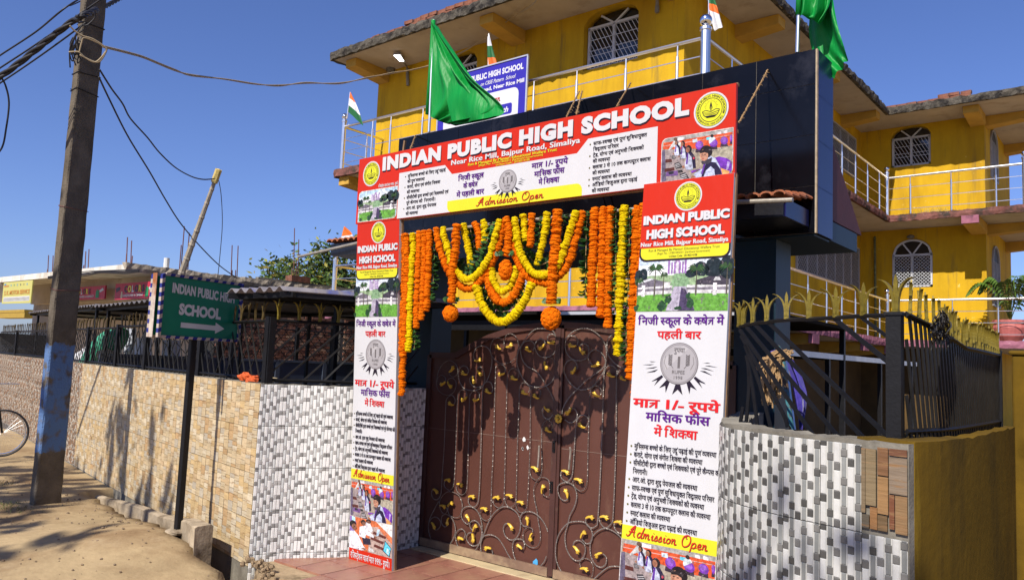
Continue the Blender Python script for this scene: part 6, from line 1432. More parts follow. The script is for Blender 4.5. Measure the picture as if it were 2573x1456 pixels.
# --- railings
def railing(pts, z, posts, end_posts, mats=steel, mtop=steel):
    root = empty('railing', (0, 0, 0)); root.parent = SB
    for a, b in zip(pts, pts[1:]):
        a = Vector((*a, z)); b = Vector((*b, z)); d = (b-a)
        t = MB(); t.tube([a+Vector((0, 0, .98)), b+Vector((0, 0, .98))], .027, 8); t.build('handrail', mtop, root)
        for h in (.16, .43, .70): t = MB(); t.tube([a+Vector((0, 0, h)), b+Vector((0, 0, h))], .009, 6); t.build('bar', mats, root)
    for (x, y) in posts:
        t = MB(); t.tube([(x, y, z), (x, y, z+.78)], .022, 8); t.tube([(x, y, z+.78), (x, y, z+.97)], .012, 6); t.build('baluster', mats, root)
    for (x, y, r) in end_posts:
        t = MB(); t.tube([(x, y, z), (x, y, z+1.12)], r, 12); t.tube([(x, y, z+1.09), (x, y, z+1.13)], r*1.25, 12); t.tube([(x, y, z+1.13), (x, y, z+1.16)], r*.6, 8); t.build('post', mats, root, smooth=False)
        t = MB(); t.ball((x, y, z+1.16+r*1.15), r*1.35, 14, 9); t.build('ball', chrome, root, smooth=True)
    return root
goldrail = mat('yellow_reflecting_rail', (.66, .50, .22), .22, 1.0, var=0, bump=0)
for z in (5.70, 2.60):
    railing([(-13.87, 12.0), (-13.87, YB+.08), (XB-.02, YB+.08)], z, [(-13.87+i*.0, 11.4) for i in range(1)]+[(x_, YB+.08) for x_ in (-12.9, -12.32, -11.37, -10.4, -9.5, -8.55, -7.62, -6.65, -5.72)], [(-13.87, YB+.08, .05), (XB-.03, YB+.08, .075)])
    railing([(XB-.03, YB+.2), (XB-.03, 20.95)], z, [(XB-.03, y) for y in (11.7, 12.9, 14.1, 15.3, 16.4, 17.38, 18.35, 19.3, 20.3)], [(XB-.05, 21.08, .05)], mtop=steel)
    railing([(XB, 21.08), (-2.33, 21.08), (-2.33, 26)], z, [(x_, 21.08) for x_ in (-4.73, -3.83, -2.9)]+[(-2.33, y) for y in (22.5, 24)], [(-2.33, 21.08, .05)])
# --- windows
def arch_pts(xa, xb, zp, rise, n=14): return [(xa+(xb-xa)*i/n, zp+rise*math.sqrt(max(0, 1-(2*i/n-1)**2))) for i in range(n+1)]
def window(xa, xb, zs, zp, rise, y, kind, yb=None, transom=True):
    root = empty('window', (0, 0, 0)); root.parent = SB; xm = (xa+xb)/2
    g = MB(); g.poly([(x, y+.05, z) for x, z in [(xa, zs), (xb, zs)]+arch_pts(xa, xb, zp, rise)[::-1]]); g.build('pane', glassdark, root)
    f = MB(); w_ = .05
    for a, b in (((xa+w_/2, zs), (xa+w_/2, zp)), ((xb-w_/2, zs), (xb-w_/2, zp)), ((xa, zs+w_/2), (xb, zs+w_/2)), ((xa, zp), (xb, zp)), ((xm, zs), (xm, zp))): f.bar((a[0], y, a[1]), (b[0], y, b[1]), w_, .05, up=(0, 1, 0))
    if rise > .3 or kind == 'bars':
        f.bar((xm, y, zp), (xa+(xb-xa)*.24, y, zp+rise*.84), .035, .03, up=(0, 1, 0)); f.bar((xm, y, zp), (xa+(xb-xa)*.76, y, zp+rise*.84), .035, .03, up=(0, 1, 0))
    if kind == 'mesh':
        ap = arch_pts(xa+.02, xb-.02, zp, rise-.02)
        for (a, za), (b, zb) in zip(ap, ap[1:]): f.bar((a, y, za), (b, y, zb), .045, .05, up=(0, 1, 0))
    f.build('frame', whiteframe, root)
    m = MB(); h = zp-zs; y2 = y-.045
    def clip(x0_, z0_, x1_, z1_, w2):
        dx, dz = x1_-x0_, z1_-z0_; t0, t1 = 0, 1
        for p, d, lo, hi in ((x0_, dx, xa+.03, xb-.03), (z0_, dz, zs+.03, zp-.02)):
            if abs(d) < 1e-9: continue
            a, b = (lo-p)/d, (hi-p)/d; a, b = min(a, b), max(a, b); t0, t1 = max(t0, a), min(t1, b)
        if t1-t0 > .02: m.bar((x0_+dx*t0, y2, z0_+dz*t0), (x0_+dx*t1, y2, z0_+dz*t1), w2, w2, up=(0, 1, 0))
    if kind == 'bars':
        for k in range(-14, 28): clip(xa+k*.085, zs, xa+k*.085-.62*h, zp, .010) if False else clip(xa+k*.085+.55*h, zs, xa+k*.085, zp, .011)
        for z in (zs+h*.33, zs+h*.45, zs+h*.7): clip(xa, z, xb, z, .010)
    elif kind == 'mesh':
        for k in range(-10, 20):
            clip(xa+k*.085, zs, xa+k*.085+h, zp, .009); clip(xa+k*.085, zp, xa+k*.085+h, zs, .009)
    m.build('grille', whiteframe, root)
    return root
window(-8.28, -7.14, 7.17, 8.0, .25, YW+.14, 'bars'); window(-12.18, -11.04, 7.17, 7.98, .26, YW+.14, 'bars')
window(-5.44, -4.51, 7.24, 8.0, .27, WY+.12, 'bars'); window(-5.415, -4.475, 4.03, 4.86, .405, WY+.01, 'mesh')
# pale flush frame of the lower wing window stands proud of the wall
for (xa, xb) in ((-12.6, -11.4), (-9.4, -8.2)): window(xa+.02, xb-.02, 3.82, 4.58, .48, YW+.1, 'mesh')
# windows in the receding right wall (frames seen edge on)
def side_window(x, y0, y1, z0, z1, arch=0):
    root = empty('window', (0, 0, 0)); root.parent = SB; g = MB()
    pts = [(y0, z0), (y1, z0)]+[(y1-(y1-y0)*i/10, z1+arch*math.sqrt(max(0, 1-(2*i/10-1)**2))) for i in range(11)]
    g.extr([Vector((x+.004, a, b)) for a, b in pts], (.004, 0, 0)); g.build('pane', mat('grille_dark', (.025, .025, .022), .6, var=.2), root)
    f = MB()
    for a, b in zip(pts, pts[1:]+[pts[0]]): f.bar((x+.015, a[0], a[1]), (x+.015, b[0], b[1]), .035, .06, up=(1, 0, 0))
    n = max(2, int((y1-y0)/.6))
    for i in range(1, n): yy = y0+(y1-y0)*i/n; f.bar((x+.018, yy, z0), (x+.018, yy, z1), .03, .04, up=(1, 0, 0))
    f.build('frame', mat('dull_window_frame', (.40, .40, .42), .5), root)
    m = MB(); k = 0; st = .11
    while k*st < (y1-y0)+(z1-z0):
        for sg in (1, -1):
            a0 = y0+k*st if sg > 0 else y1-k*st; b0 = a0-sg*(z1-z0); za, zb = z0, z1
            if sg > 0:
                if a0 > y1: za = z0+(a0-y1); a0 = y1
                if b0 < y0: zb = z1-(y0-b0); b0 = y0
            else:
                if a0 < y0: za = z0+(y0-a0); a0 = y0
                if b0 > y1: zb = z1-(b0-y1); b0 = y1
            if zb-za > .03: m.bar((x+.024, a0, za), (x+.024, b0, zb), .009, .009, up=(1, 0, 0))
        k += 1
    m.build('grille', MAT['dull_window_frame'], root)
side_window(XW, 17.3, 21.9, 3.95, 5.05); side_window(XW, 14.2, 16.4, 3.95, 5.05); side_window(XW, 15.2, 21.6, 6.9, 7.95)
side_window(WX, 23.0, 24.0, 3.6, 4.75, .4); side_window(WX, 23.0, 24.0, 6.9, 7.9, .3)
# moss stain and green drips are part of the plaster: a downpipe with creeper
dp = MB(); dp.tube([(-6.0+.18, WY-.05, 2.7), (-6.0+.16, WY-.06, 5.4)], .03, 6); o = dp.build('downpipe', mat('mossy_pipe', (.16, .17, .07), .9, var=.5, scale=12, bump=.5), SB)
lamp = MB(); lamp.ball((-4.95, WY-.12, 5.32), .08, 8, 6, sq=(1.2, 1, .7)); lamp.build('wall_lamp', concrete, SB)
# lit street-type lamp on the front wall
def wall_light():
    root = empty('wall_light', (0, 0, 0), 'lit white lamp head on a short arm on the upper yellow wall', 'lamp')
    a = P(*k1(775, 800), 1, YW-.04); b = P(*k1(770, 640), 1, YW-.05); h0 = P(*k1(735, 590), 1, YW-.35); h1 = P(*k1(672, 515), 1, YW-.75)
    mb = MB(); mb.tube([a, b], .035, 8); mb.tube([b, lin(b, h0, .6)+Vector((0, 0, .03)), h0], .022, 8); mb.build('arm', concrete, root)
    d = (h1-h0).normalized(); s = d.cross(Vector((0, 0, 1))).normalized(); up = s.cross(d)
    m = MB(); m.extr([h0-s*.05, h0+s*.05, h1+s*.08, h1-s*.08], up*.05); m.build('head', mat('lamp_grey', (.35, .36, .38), .4), root)
    e = MB(); q = lin(h0, h1, .25); e.extr([q-s*.045-up*.004, q+s*.045-up*.004, h1+s*.07-up*.004, h1-s*.07-up*.004], -up*.008); e.build('led_panel', mat('led', (.9, .9, .9), .4, var=0, bump=0, emit=((1, 1, 1), 6)), root)
    t = MB(); c = P(*k1(612, 640), 1, YW-.1); t.ball(c, .11, 8, 6, jit=.2); t.tube([c, c+Vector((0, .08, .1))], .04, 6); t.build('old_lamp', concrete, root)
wall_light()
l2 = MB(); q = P(*z3p(728, 65), 1, YW-.06); l2.tube([q+Vector((0, 0, -.0)), q+Vector((0, 0, .5))], .03, 8); l2.tube([q+Vector((0, 0, .02)), q+Vector((0, 0, .12))], .04, 8); l2.build('wall_pipe', concrete, SB)
# blue notice board on the upper railing
def notice():
    root = empty('notice_board', (0, 0, 0), 'blue and white admission board partly hidden by the green flag', 'sign')
    O = Vector((-10.75, 10.56, 5.86)); U = Vector((1, 0, 0)); W, H = 2.17, 1.21; mb = MB(); BL = (.045, .035, .42)
    mb.extr([O, O+U*W, O+U*W+Zv*H, O+Zv*H], (0, .03, 0), BL); mb.build('board', paint, root)
    fr = MB(); fr.bar(O+U*(W+.012), O+U*(W+.012)+Zv*H, .03, .03); fr.bar(O+U*(-.012), O+U*(-.012)+Zv*H, .03, .03); fr.bar(O+Zv*(H+.012)-U*.02, O+Zv*(H+.012)+U*(W+.02), .03, .024); fr.bar(O-Zv*.012-U*.02, O-Zv*.012+U*(W+.02), .03, .024); fr.build('frame', mat('alu_frame', (.6, .6, .62), .4, .6), root)
    S = Sheet(O, U, Zv, Vector((0, -1, 0))); w_ = (.75, .75, .82)
    S.L = .0018
    S.text('PUBLIC HIGH SCHOOL', .83, .99, .115, w_, w_=1.26, bold=.05, spacing=1.05)
    S.text('on CBSE Pattern  School', 1.08, .865, .07, w_, w_=.84, shear=.3, bold=.01); S.text('Road, Near Rice Mill', 1.08, .745, .075, w_, w_=1.04, bold=.035)
    S.rrect(.15, .09, 2.0, .69, .12, w_, 1); S.rect(0, 0, W, .085, w_, 1)
    script(S, 'Open', 1.22, .50, .15, (.66, .10, .07), .38, k=2); S.rrect(.9, .22, 1.86, .42, .04, BL, 1.6); S.text('to 9th', 1.38, .26, .10, w_, w_=.40, k=2.5, shear=.3, bold=.03)
    S.build('print', root)
notice()
# dark metal shelter and white sheet edge behind the gate; purple plinth seen below
def shelter():
    root = empty('yard_shelter', (0, 0, 0), 'dark sheet-metal shelter roof behind the gate with a white front edge', 'shelter')
    mb = MB(); mb.box((-9.6, 7.3, 2.20), (-3.0, 10.4, 2.24)); mb.build('roof_sheet', darkvoid, root)
    e = MB(); e.box((-5.5, 7.27, 2.19), (-3.9, 7.295, 2.225)); e.box((-3.85, 7.28, 2.17), (-3.0, 7.295, 2.20)); e.build('sheet_edge', mat('white_sheet', (.62, .64, .70), .35, .3, var=.1), root)
    for x, y in ((-9.5, 7.4), (-6.2, 7.4), (-3.1, 7.4), (-3.1, 10.3), (-9.5, 10.3)):
        p = MB(); p.box((x-.03, y-.03, -.1), (x+.03, y+.03, 2.2)); p.build('post', blackiron, root)
    b = MB(); b.box((-9.2, 7.42, 2.02), (-3.1, 7.46, 2.14)); b.build('fascia_bar', blackiron, root)
shelter()
def yard_roof():
    root = empty('yard_canopy', (0, 0, 0), 'low canopy with bright white edge behind the right fence', 'canopy')
    a = P(1987, 885, 1, 9.0); b = P(2236, 908, 0, a.x+.05)
    a = P(1900, 878, 0, -3.1); b = P(2300, 915, 0, -3.1)
    mb = MB(); mb.extr([a, b, b+Vector((-3.0, 0, .06)), a+Vector((-3.0, 0, .06))], (0, 0, .02)); mb.build('roof_sheet', darkvoid, root)
    e = MB(); e.extr([a+Vector((.004, 0, -.03)), b+Vector((.004, 0, -.03)), b+Vector((.004, 0, .035)), a+Vector((.004, 0, .035))], (.02, 0, 0)); e.build('sheet_edge', MAT['white_sheet'], root)
    for t in (.02, .35, .7, .98):
        p = lin(a, b, t); m = MB(); m.box((p.x-.06, p.y-.03, -.1), (p.x-.01, p.y+.03, p.z-.002)); m.build('post', blackiron, root)
yard_roof()

# ================================================================ BAGS, ROPE AND CLOTH INSIDE THE RIGHT FENCE
def junk():
    c9 = lambda x, y: ((2880+x/2.5105)*.6282, (1180+y/2.5105)*.6282)
    root = empty('leaning_board', (0, 0, 0), 'rusty blue and yellow painted plank leaning inside the right fence', 'board')
    m = MB(); t = [P(*c9(*q), 1, 4.3) for q in ((585, 520), (625, 590), (640, 900), (735, 1356), (700, 1300), (620, 900))]
    m.extr([P(*c9(580, 500), 1, 4.3), P(*c9(625, 560), 1, 4.3), P(*c9(735, 1356), 1, 4.0), P(*c9(690, 1290), 1, 4.0)], (.0, .02, 0))
    m.build('plank', mat('rusty_painted_plank', (.05, .22, .25), .8, var=.3, scale=12, bump=.4, stain=[((.40, .22, .03), 5, .50, .56, (1, 1, .6)), ((.10, .045, .02), 9, .52, .6, (1, 1, 1))]), root)
    pm = MB(); pm.tube([P(*c9(650, 620), 1, 4.35), P(*c9(740, 1356), 1, 4.05)], .012, 6); tag(pm.build('grey_pipe', steel), 'thin grey pipe leaning beside the rusty plank', 'pipe')
    tarp = mat('blue_violet_cloth', (.035, .02, .30), .7, var=.25, scale=9, bump=.5, sheen=.3)
    A = [P(*c9(*q), 1, 4.5) for q in ((495, 600), (640, 680), (690, 780), (740, 1000), (780, 1200), (800, 1350))]; B = [P(*c9(*q), 1, 4.45) for q in ((575, 540), (700, 600), (790, 760), (840, 900), (870, 1050), (830, 1350))]
    o = polegrid('hanging_cloth', '', '', [A, B], tarp, None, fold=.05, nf=3, seed=5, nu=20, nv=40); tag(o, 'violet blue cloth hung over the inside of the right fence', 'cloth')
    # bundle of jute cords
    m = MB(); r = random.Random(3)
    for k in range(170):
        x0 = r.uniform(430, 620); y0 = 620+abs(x0-600)*.18+r.uniform(-30, 30); L = r.uniform(150, 480)
        p = [c9(x0, y0), c9(x0+r.uniform(-25, 10), y0+L*.3), c9(x0+r.uniform(-30, 20), y0+L*.65), c9(x0+r.uniform(-35, 20), y0+L)]
        if k < 60: p = [c9(r.uniform(340, 480), r.uniform(690, 760)), c9(r.uniform(420, 520), r.uniform(640, 700)), c9(r.uniform(520, 620), r.uniform(560, 680)), c9(r.uniform(600, 740), r.uniform(540, 640))]
        Y = 4.1+r.uniform(-.05, .06)
        m.tube(catmull([P(*q, 1, Y) for q in p], 3), .0045, 3)
    tag(m.build('rope_bundle', rope), 'frayed bundle of jute cords hanging inside the right fence', 'rope', kind='stuff')
    m = MB()
    for k in range(90):
        x = r.gauss(640, 45); y = 1030+abs(x-640)*1.2+r.uniform(0, 240)
        q = [c4p(x, y), c4p(x+r.uniform(-25, 25), y+40), c4p(x+r.uniform(-35, 45), y+90)]
        m.tube(catmull([P(*t_, 0, -.70+r.uniform(-.02, .02)) for t_ in q], 3), .003, 3)
    tag(m.build('rope_bundle', mat('dark_fibre', (.06, .055, .05), .95, var=.3, scale=30)), 'dark matted fibre bundle caught on the curved fence top', 'rope', kind='stuff')
def c4p(x, y): return ((3500+x/2.426)*.6282, (800+y/2.426)*.6282)
junk()
def potted_palm():
    root = empty('potted_palm', (0, 0, 0), 'potted palm in a faded red pot on the first floor balcony corner', 'plant')
    c = P(*c4p(1315, 1360), 1, 21.5); m = MB(); prof = [(.20, 0), (.30, .12), (.36, .32), (.33, .42), (.37, .44), (.37, .50), (.32, .50)]
    rows = [[m.vert((c.x+r*math.cos(2*math.pi*i/16), c.y+r*math.sin(2*math.pi*i/16), 2.61+z)) for i in range(16)] for r, z in prof]
    for a, b in zip(rows, rows[1:]):
        for i in range(16): m.face((a[i], a[(i+1) % 16], b[(i+1) % 16], b[i]))
    m.face(rows[-1]); m.build('pot', mat('faded_red_pot', (.50, .14, .13), .7, var=.2, scale=8, bump=.2), root, smooth=False)
    lm = mat('palm_leaf', (.09, .17, .02), .45, var=.3, scale=6)
    for k in range(13):
        a = rnd.uniform(0, 6.28); h = rnd.uniform(.7, 1.35); d = Vector((math.cos(a), math.sin(a), 0)); L = rnd.uniform(.5, .85)
        st = [c*Vector((1, 1, 0)) if False else Vector((c.x, c.y, 3.1)), Vector((c.x, c.y, 3.1))+d*L*.3+Zv*h*.6, Vector((c.x, c.y, 3.1))+d*L*.7+Zv*h*.85, Vector((c.x, c.y, 3.1))+d*L+Zv*h*.6]
        cu = catmull(st, 6); m = MB(); m.tube(cu, .010, 4); s = d.cross(Zv)
        for i, p in enumerate(cu[4:]):
            t = i/(len(cu)-4); lw = .26*math.sin(math.pi*min(1, t*.9+.12))
            for sg in (-1, 1): m.poly([p, p+s*sg*lw*.5+d*.08+Zv*.03, p+s*sg*lw+d*.12-Zv*.08, p+s*sg*lw*.5+d*.02])
        m.build('frond', lm, root)
potted_palm()

# ================================================================ BEHIND THE LEFT WALL
BX, BY_, BH = -19.13, 8.65, 3.62
def left_building():
    root = empty('concrete_building', (0, 0, 0), 'unfinished low concrete shop building with bare brick side wall and rebar', 'building')
    # roof slab and beam along the front and right side
    m = MB(); m.box((BX-14, BY_, BH-.16), (BX, BY_+13.5, BH)); m.build('roof', whitecon, root)
    m = MB(); m.box((BX-.22, BY_+1.4, BH-.62), (BX-.002, BY_+13.5, BH-.162)); m.build('beam', concrete, root)
    m = MB(); m.box((BX-.30, BY_+.9, BH-.42), (BX+.01, BY_+1.35, BH-.161)); m.build('beam_end', whitecon, root)
    e = MB(); n = 110
    rows = []
    for i in range(n+1):
        y = BY_-.02+13.5*i/n; j = lambda: rnd.uniform(-.02, .02)
        rows.append([e.vert((BX+.015+j()*.4, y, BH-.17)), e.vert((BX+.035+j(), y, BH-.08+j())), e.vert((BX+.01+j(), y, BH+.03+j())), e.vert((BX-.2, y, BH+.04+j()))])
    for a, b in zip(rows, rows[1:]):
        for q in range(3): e.face((a[q], b[q], b[q+1], a[q+1]))
    e.face(rows[0][::-1]); e.build('roof_edge', mat('crumbly_edge', (.40, .34, .26), .95, var=.4, scale=9, bump=.8, bscale=20), root)
    m = MB(); m.box((BX-.16, BY_+3.6, BH+.0), (BX-.02, BY_+13.5, BH+.10)); m.build('parapet', concrete, root)
    for y in (2.1, 6.2, 9.0): m = MB(); m.box((BX-.32, BY_+y, -.1), (BX-.004, BY_+y+.32, BH-.63)); m.build('column', concrete, root)
    m = MB(); m.box((BX-14, BY_+3.0, -.1), (BX-.33, BY_+3.2, BH-.17)); m.build('wall', cream, root)
    m = MB(); m.box((BX-14, BY_-.0, BH-.42), (BX-9.0, BY_+.2, BH-.162)); m.box((BX-8.55, BY_+.0, BH-.75), (BX-8.3, BY_+.25, BH-.162)); m.build('front_beam', whitecon, root)
    m = MB(); m.box((BX-8.3, BY_+.9, BH-.75), (BX-.31, BY_+1.1, BH-.162)); m.build('cross_beam', cream, root)
    # brick side wall: every course laid, bricks individually where they show largest
    bk = MB(); bk.box((BX-.2, BY_+6.52, .0), (BX-.02, BY_+13.4, BH-.63)); bk.box((BX-.2, BY_+2.42, .0), (BX-.02, BY_+6.2, BH-.63)); bk.build('mortar', mortar, root)
    b = MB(); b.box((0, 0, 0), (.035, .225, .068)); b2 = b.mesh('brick', brickm); b = MB(); b.box((0, 0, 0), (.045, .215, .07)); b3 = b.mesh('brick', mat('dark_brick', (.20, .085, .06), .92, var=.45, scale=9, bump=.5)); b = MB(); b.box((0, 0, 0), (.03, .22, .066)); b4 = b.mesh('brick', mat('pale_brick', (.42, .24, .15), .92, var=.4, scale=9, bump=.5))
    rest = MB(); cnt = 0
    for r in range(36):
        z = 1.28+r*.082 if r < 21 else .1+(r-21)*.08
        if z > BH-.72: continue
        y = BY_+2.45+(.12 if r % 2 else 0)
        while y < BY_+13.1:
            if not (BY_+5.95 < y < BY_+6.55):
                if cnt < 295 and r < 21 and 10.6 < y < 17.6 and rnd.random() < .62: link('brick', rnd.choice((b2, b2, b3, b4)), root, (BX-.022+rnd.uniform(-.008, .01), y, z)); cnt += 1
                else: rest.box((BX-.022, y, z), (BX+.012+rnd.uniform(-.01, .015), y+.222, z+.068))
            y += .24
    tag(rest.build('brickwork', brickm, root), kind='stuff')
    # rebar left standing for the next floor
    for (px, py, top) in ((235, 1382, 1350), (240, 1382, 1280), (263, 1380, 1282), (417, 1355, 1330), (427, 1355, 1260), (443, 1355, 1250), (632, 1330, 1272), (636, 1330, 1190), (657, 1330, 1207), (661, 1330, 1283), (718, 1335, 1327)):
        a = P(*z1p(px, py), 1, BY_+.6); c = P(*z1p(px+4, top), 1, BY_+.6); a.z = BH-.02; m = MB(); m.tube([a, c], .014, 5); m.build('rebar', rebarm, root)
    for (px, py, top) in ((900, 1360, 1229), (908, 1360, 1135), (935, 1365, 1168), (942, 1365, 1230), (1160, 1390, 1230), (1165, 1390, 1355), (1182, 1392, 1355), (1190, 1392, 1233)):
        a = P(*z1p(px, py), 0, BX-.1); c = P(*z1p(px+(8 if px > 1100 else 18)*((py-top)/230), top), 0, BX-.1); a.z = BH-.02; m = MB(); m.tube([a, c], .014, 5); m.build('rebar', rebarm, root)
    for (px, top) in ((772, 1077), (800, 617), (826, 980), (850, 750)):
        a = P(*k8(px, 1260), 0, BX-.1); c = P(*k8(px+10, top), 0, BX-.1); a.z = BH; m = MB(); m.tube([a, c], .014, 5); m.build('rebar', rebarm, root)
    m = MB(); c = P(*k8(850, 1290), 0, BX-.1); m.box((BX-.3, c.y-.3, BH+.1), (BX+.0, c.y+.35, BH+.27)); m.build('column_stub', brickm, root)
    m = MB(); c = P(*z1p(834, 1340), 0, BX-.4); m.tube([(c.x, c.y, BH), (c.x, c.y, BH+.32)], .07, 10); m.build('pipe_stub', mat('white_pvc', (.7, .7, .68), .4, var=.05), root)
    # fascia cables drooping along the front edge
    for k in range(4):
        m = MB(); p = [P(*c5p(x, y+k*9), 1, BY_-.05) for x, y in ((620, 180), (1060, 120+k*10), (1300, 105), (1600, 95+k*6), (1800, 92))]; m.tube(catmull(p, 6), .012, 4); m.build('cable', cablem, root)
def c5p(x, y): return (x/3.236*.6282, (1050+y/3.236)*.6282)
left_building()
def shop_sign(label, px0, px1, ytop, ybot, Y, first):
    root = empty('shop_sign', (0, 0, 0), label, 'sign', 'red COLORS hardware shop signs')
    a = P(*c5p(px0, ybot[0]), 1, Y); b = P(*c5p(px1, ybot[1]), 1, Y); H = P(*c5p(px0, ytop), 1, Y).z-a.z; W = b.x-a.x; O = a; U = Vector((1, 0, 0))
    m = MB(); m.extr([O, O+U*W, O+U*W+Zv*H, O+Zv*H], (0, .04, 0), (.50, .03, .06)); m.build('board', paint, root)
    S = Sheet(O, U, Zv, Vector((0, -1, 0))); S.L = .004; cols = [(.03, .03, .04), (.75, .65, .05), (.7, .7, .7), (.03, .03, .04), (.75, .65, .05), (.03, .03, .04)]
    x = W*.25
    for ch, c in zip('COLORS', cols): x += S.text(ch, x, H*.42, H*.42, c, k=2, bold=.05)+W*.015
    S.text('HARDWARE & CEMENT', W*.22, H*.16, H*.15, (.72, .70, .68), w_=W*.52, bold=.02)
    S.poly([(W*.78, H*.1), (W*.86, H*.1), (W*.86, H*.62), (W*.82, H*.75), (W*.78, H*.6)], (.02, .25, .08)); S.poly([(W*.88, H*.5), (W*.97, H*.65), (W*.95, H*.85), (W*.86, H*.65)], (.55, .6, .66)); S.poly([(W*.04, H*.45), (W*.14, H*.6), (W*.12, H*.8), (W*.02, H*.7)], (.05, .03, .04)); S.poly([(W*.16, H*.08), (W*.21, H*.08), (W*.2, H*.5), (W*.17, H*.5)], (.6, .5, .3))
    S.build('print', root)
shop_sign('red COLORS HARDWARE & CEMENT sign just left of the green sign', 1480, 1990, 275, (480, 470), BY_+.55, True)
shop_sign('red COLORS sign partly hidden behind the electric pole', 850, 1350, 330, (490, 470), BY_+.6, False)
def motor_banner():
    root = empty('shop_banner', (0, 0, 0), 'yellow S. K. MOTOR SERVICE banner at the left edge under the concrete roof', 'sign')
    Y = BY_-.06; a = P(*c5p(22, 530), 1, Y); b = P(*c5p(395, 520), 1, Y); H = P(*c5p(10, 262), 1, Y).z-a.z; W = b.x-a.x; U = Vector((1, 0, 0))
    m = MB(); m.extr([a, b, Vector((b.x, b.y, a.z+H)), a+Zv*H], (0, .03, 0), (.60, .56, .16)); m.build('cloth', paint, root)
    S = Sheet(a, U, Zv, Vector((0, -1, 0))); S.L = .004
    S.text('S. K. MOTOR SERVICE', W*.06, H*.40, H*.20, (.62, .28, .04), w_=W*.88, bold=.03)
    S.rect(W*.05, H*.08, W*.95, H*.30, (.80, .80, .78), 1); 
    for k in range(22): S.rect(W*(.07+k*.04), H*.10, W*(.085+k*.04), H*.27, (.12, .12, .14), 2)
    S.rect(W*.03, H*.78, W*.2, H*.86, (.55, .25, .05), 1); S.rect(W*.03, H*.87, W*.1, H*.93, (.05, .3, .6), 1)
    for k in range(6): S.disc(W*(.28+k*.11), H*.84, H*.05, ((.1, .4, .6), (.1, .3, .15), (.15, .35, .55), (.1, .1, .1), (.3, .25, .1), (.05, .3, .6))[k], 1, 10)
    S.build('print', root)
motor_banner()
# corrugated awning sheets
cor = mat('corrugated_sheet', (.24, .22, .22), .55, .3, var=.3, scale=5, bump=.2, stain=[((.22, .12, .06), 4, .6, .75, (1, 1, 1))])
def awning(label, a, b, depth, drop, n, m, seed=0, th=.006, posts=None):
    """a: left front corner, b: right front corner, depth: vector back"""
    root = empty('corrugated_awning', (0, 0, 0), label, 'awning'); a = Vector(a); b = Vector(b); mb = MB(); r = random.Random(seed)
    top = []; 
    for i in range(n*6+1):
        t = i/(n*6); ph = (i % 6); h = (0, 0, .5, 1, 1, .5)[ph]*.035
        p = a.lerp(b, t)+Zv*(h+r.uniform(-.002, .002)); top.append(p)
    dv = Vector(depth)
    for p, q in zip(top, top[1:]):
        mb.poly([p, q, q+dv, p+dv]); mb.poly([p-Zv*th, p-Zv*th+dv, q-Zv*th+dv, q-Zv*th]); mb.poly([p-Zv*th, q-Zv*th, q, p])
    mb.poly([top[-1]-Zv*th, top[-1]-Zv*th+dv, top[-1]+dv, top[-1]]); mb.poly([top[0]-Zv*th, top[0], top[0]+dv, top[0]-Zv*th+dv]); mb.build('sheet', m, root)
    fr = MB()
    for t in (.06, .94): fr.bar(a+dv*t-Zv*.03, b+dv*t-Zv*.03, .035, .04)
    for t in (.05, .5, .95): fr.bar(a.lerp(b, t)-Zv*.03, a.lerp(b, t)+dv-Zv*.03, .03, .04)
    fr.build('frame', blackiron, root)
    for t, s in (posts or [(t, s) for t in (.08, .5, .92) for s in (.06, .94)]):
            p = a.lerp(b, t)+dv*s; q = MB(); q.box((p.x-.02, p.y-.02, ZW-.1 if s < .5 else -.1), (p.x+.02, p.y+.02, p.z-.04)); q.build('post', blackiron, root)
    return root
bl = mat('blue_edged_sheet', (.30, .28, .30), .5, .2, var=.25, scale=5, bump=.2, stain=[((.05, .08, .35), 3, .5, .62, (1, 1, 1))])
awning('ragged corrugated sheet awning overlapping the green sign, at the left banner', P(568, 735, 2, 2.105), P(712, 728, 2, 2.115), Vector((.62, 1.35, .0)), 0, 6, bl, 1, posts=[(.05, .62), (.05, .98)])
awning('long dull corrugated awning behind the left fence, under the red shop signs', (-12.9, 5.35, 2.22), (-7.1, 4.35, 2.20), (.45, 2.3, .02), 0, 26, cor, 2)
awning('corrugated awning behind the fence at the far left edge', (-20.5, 7.1, 2.33), (-13.1, 5.5, 2.26), (.45, 2.3, .02), 0, 32, cor, 3)
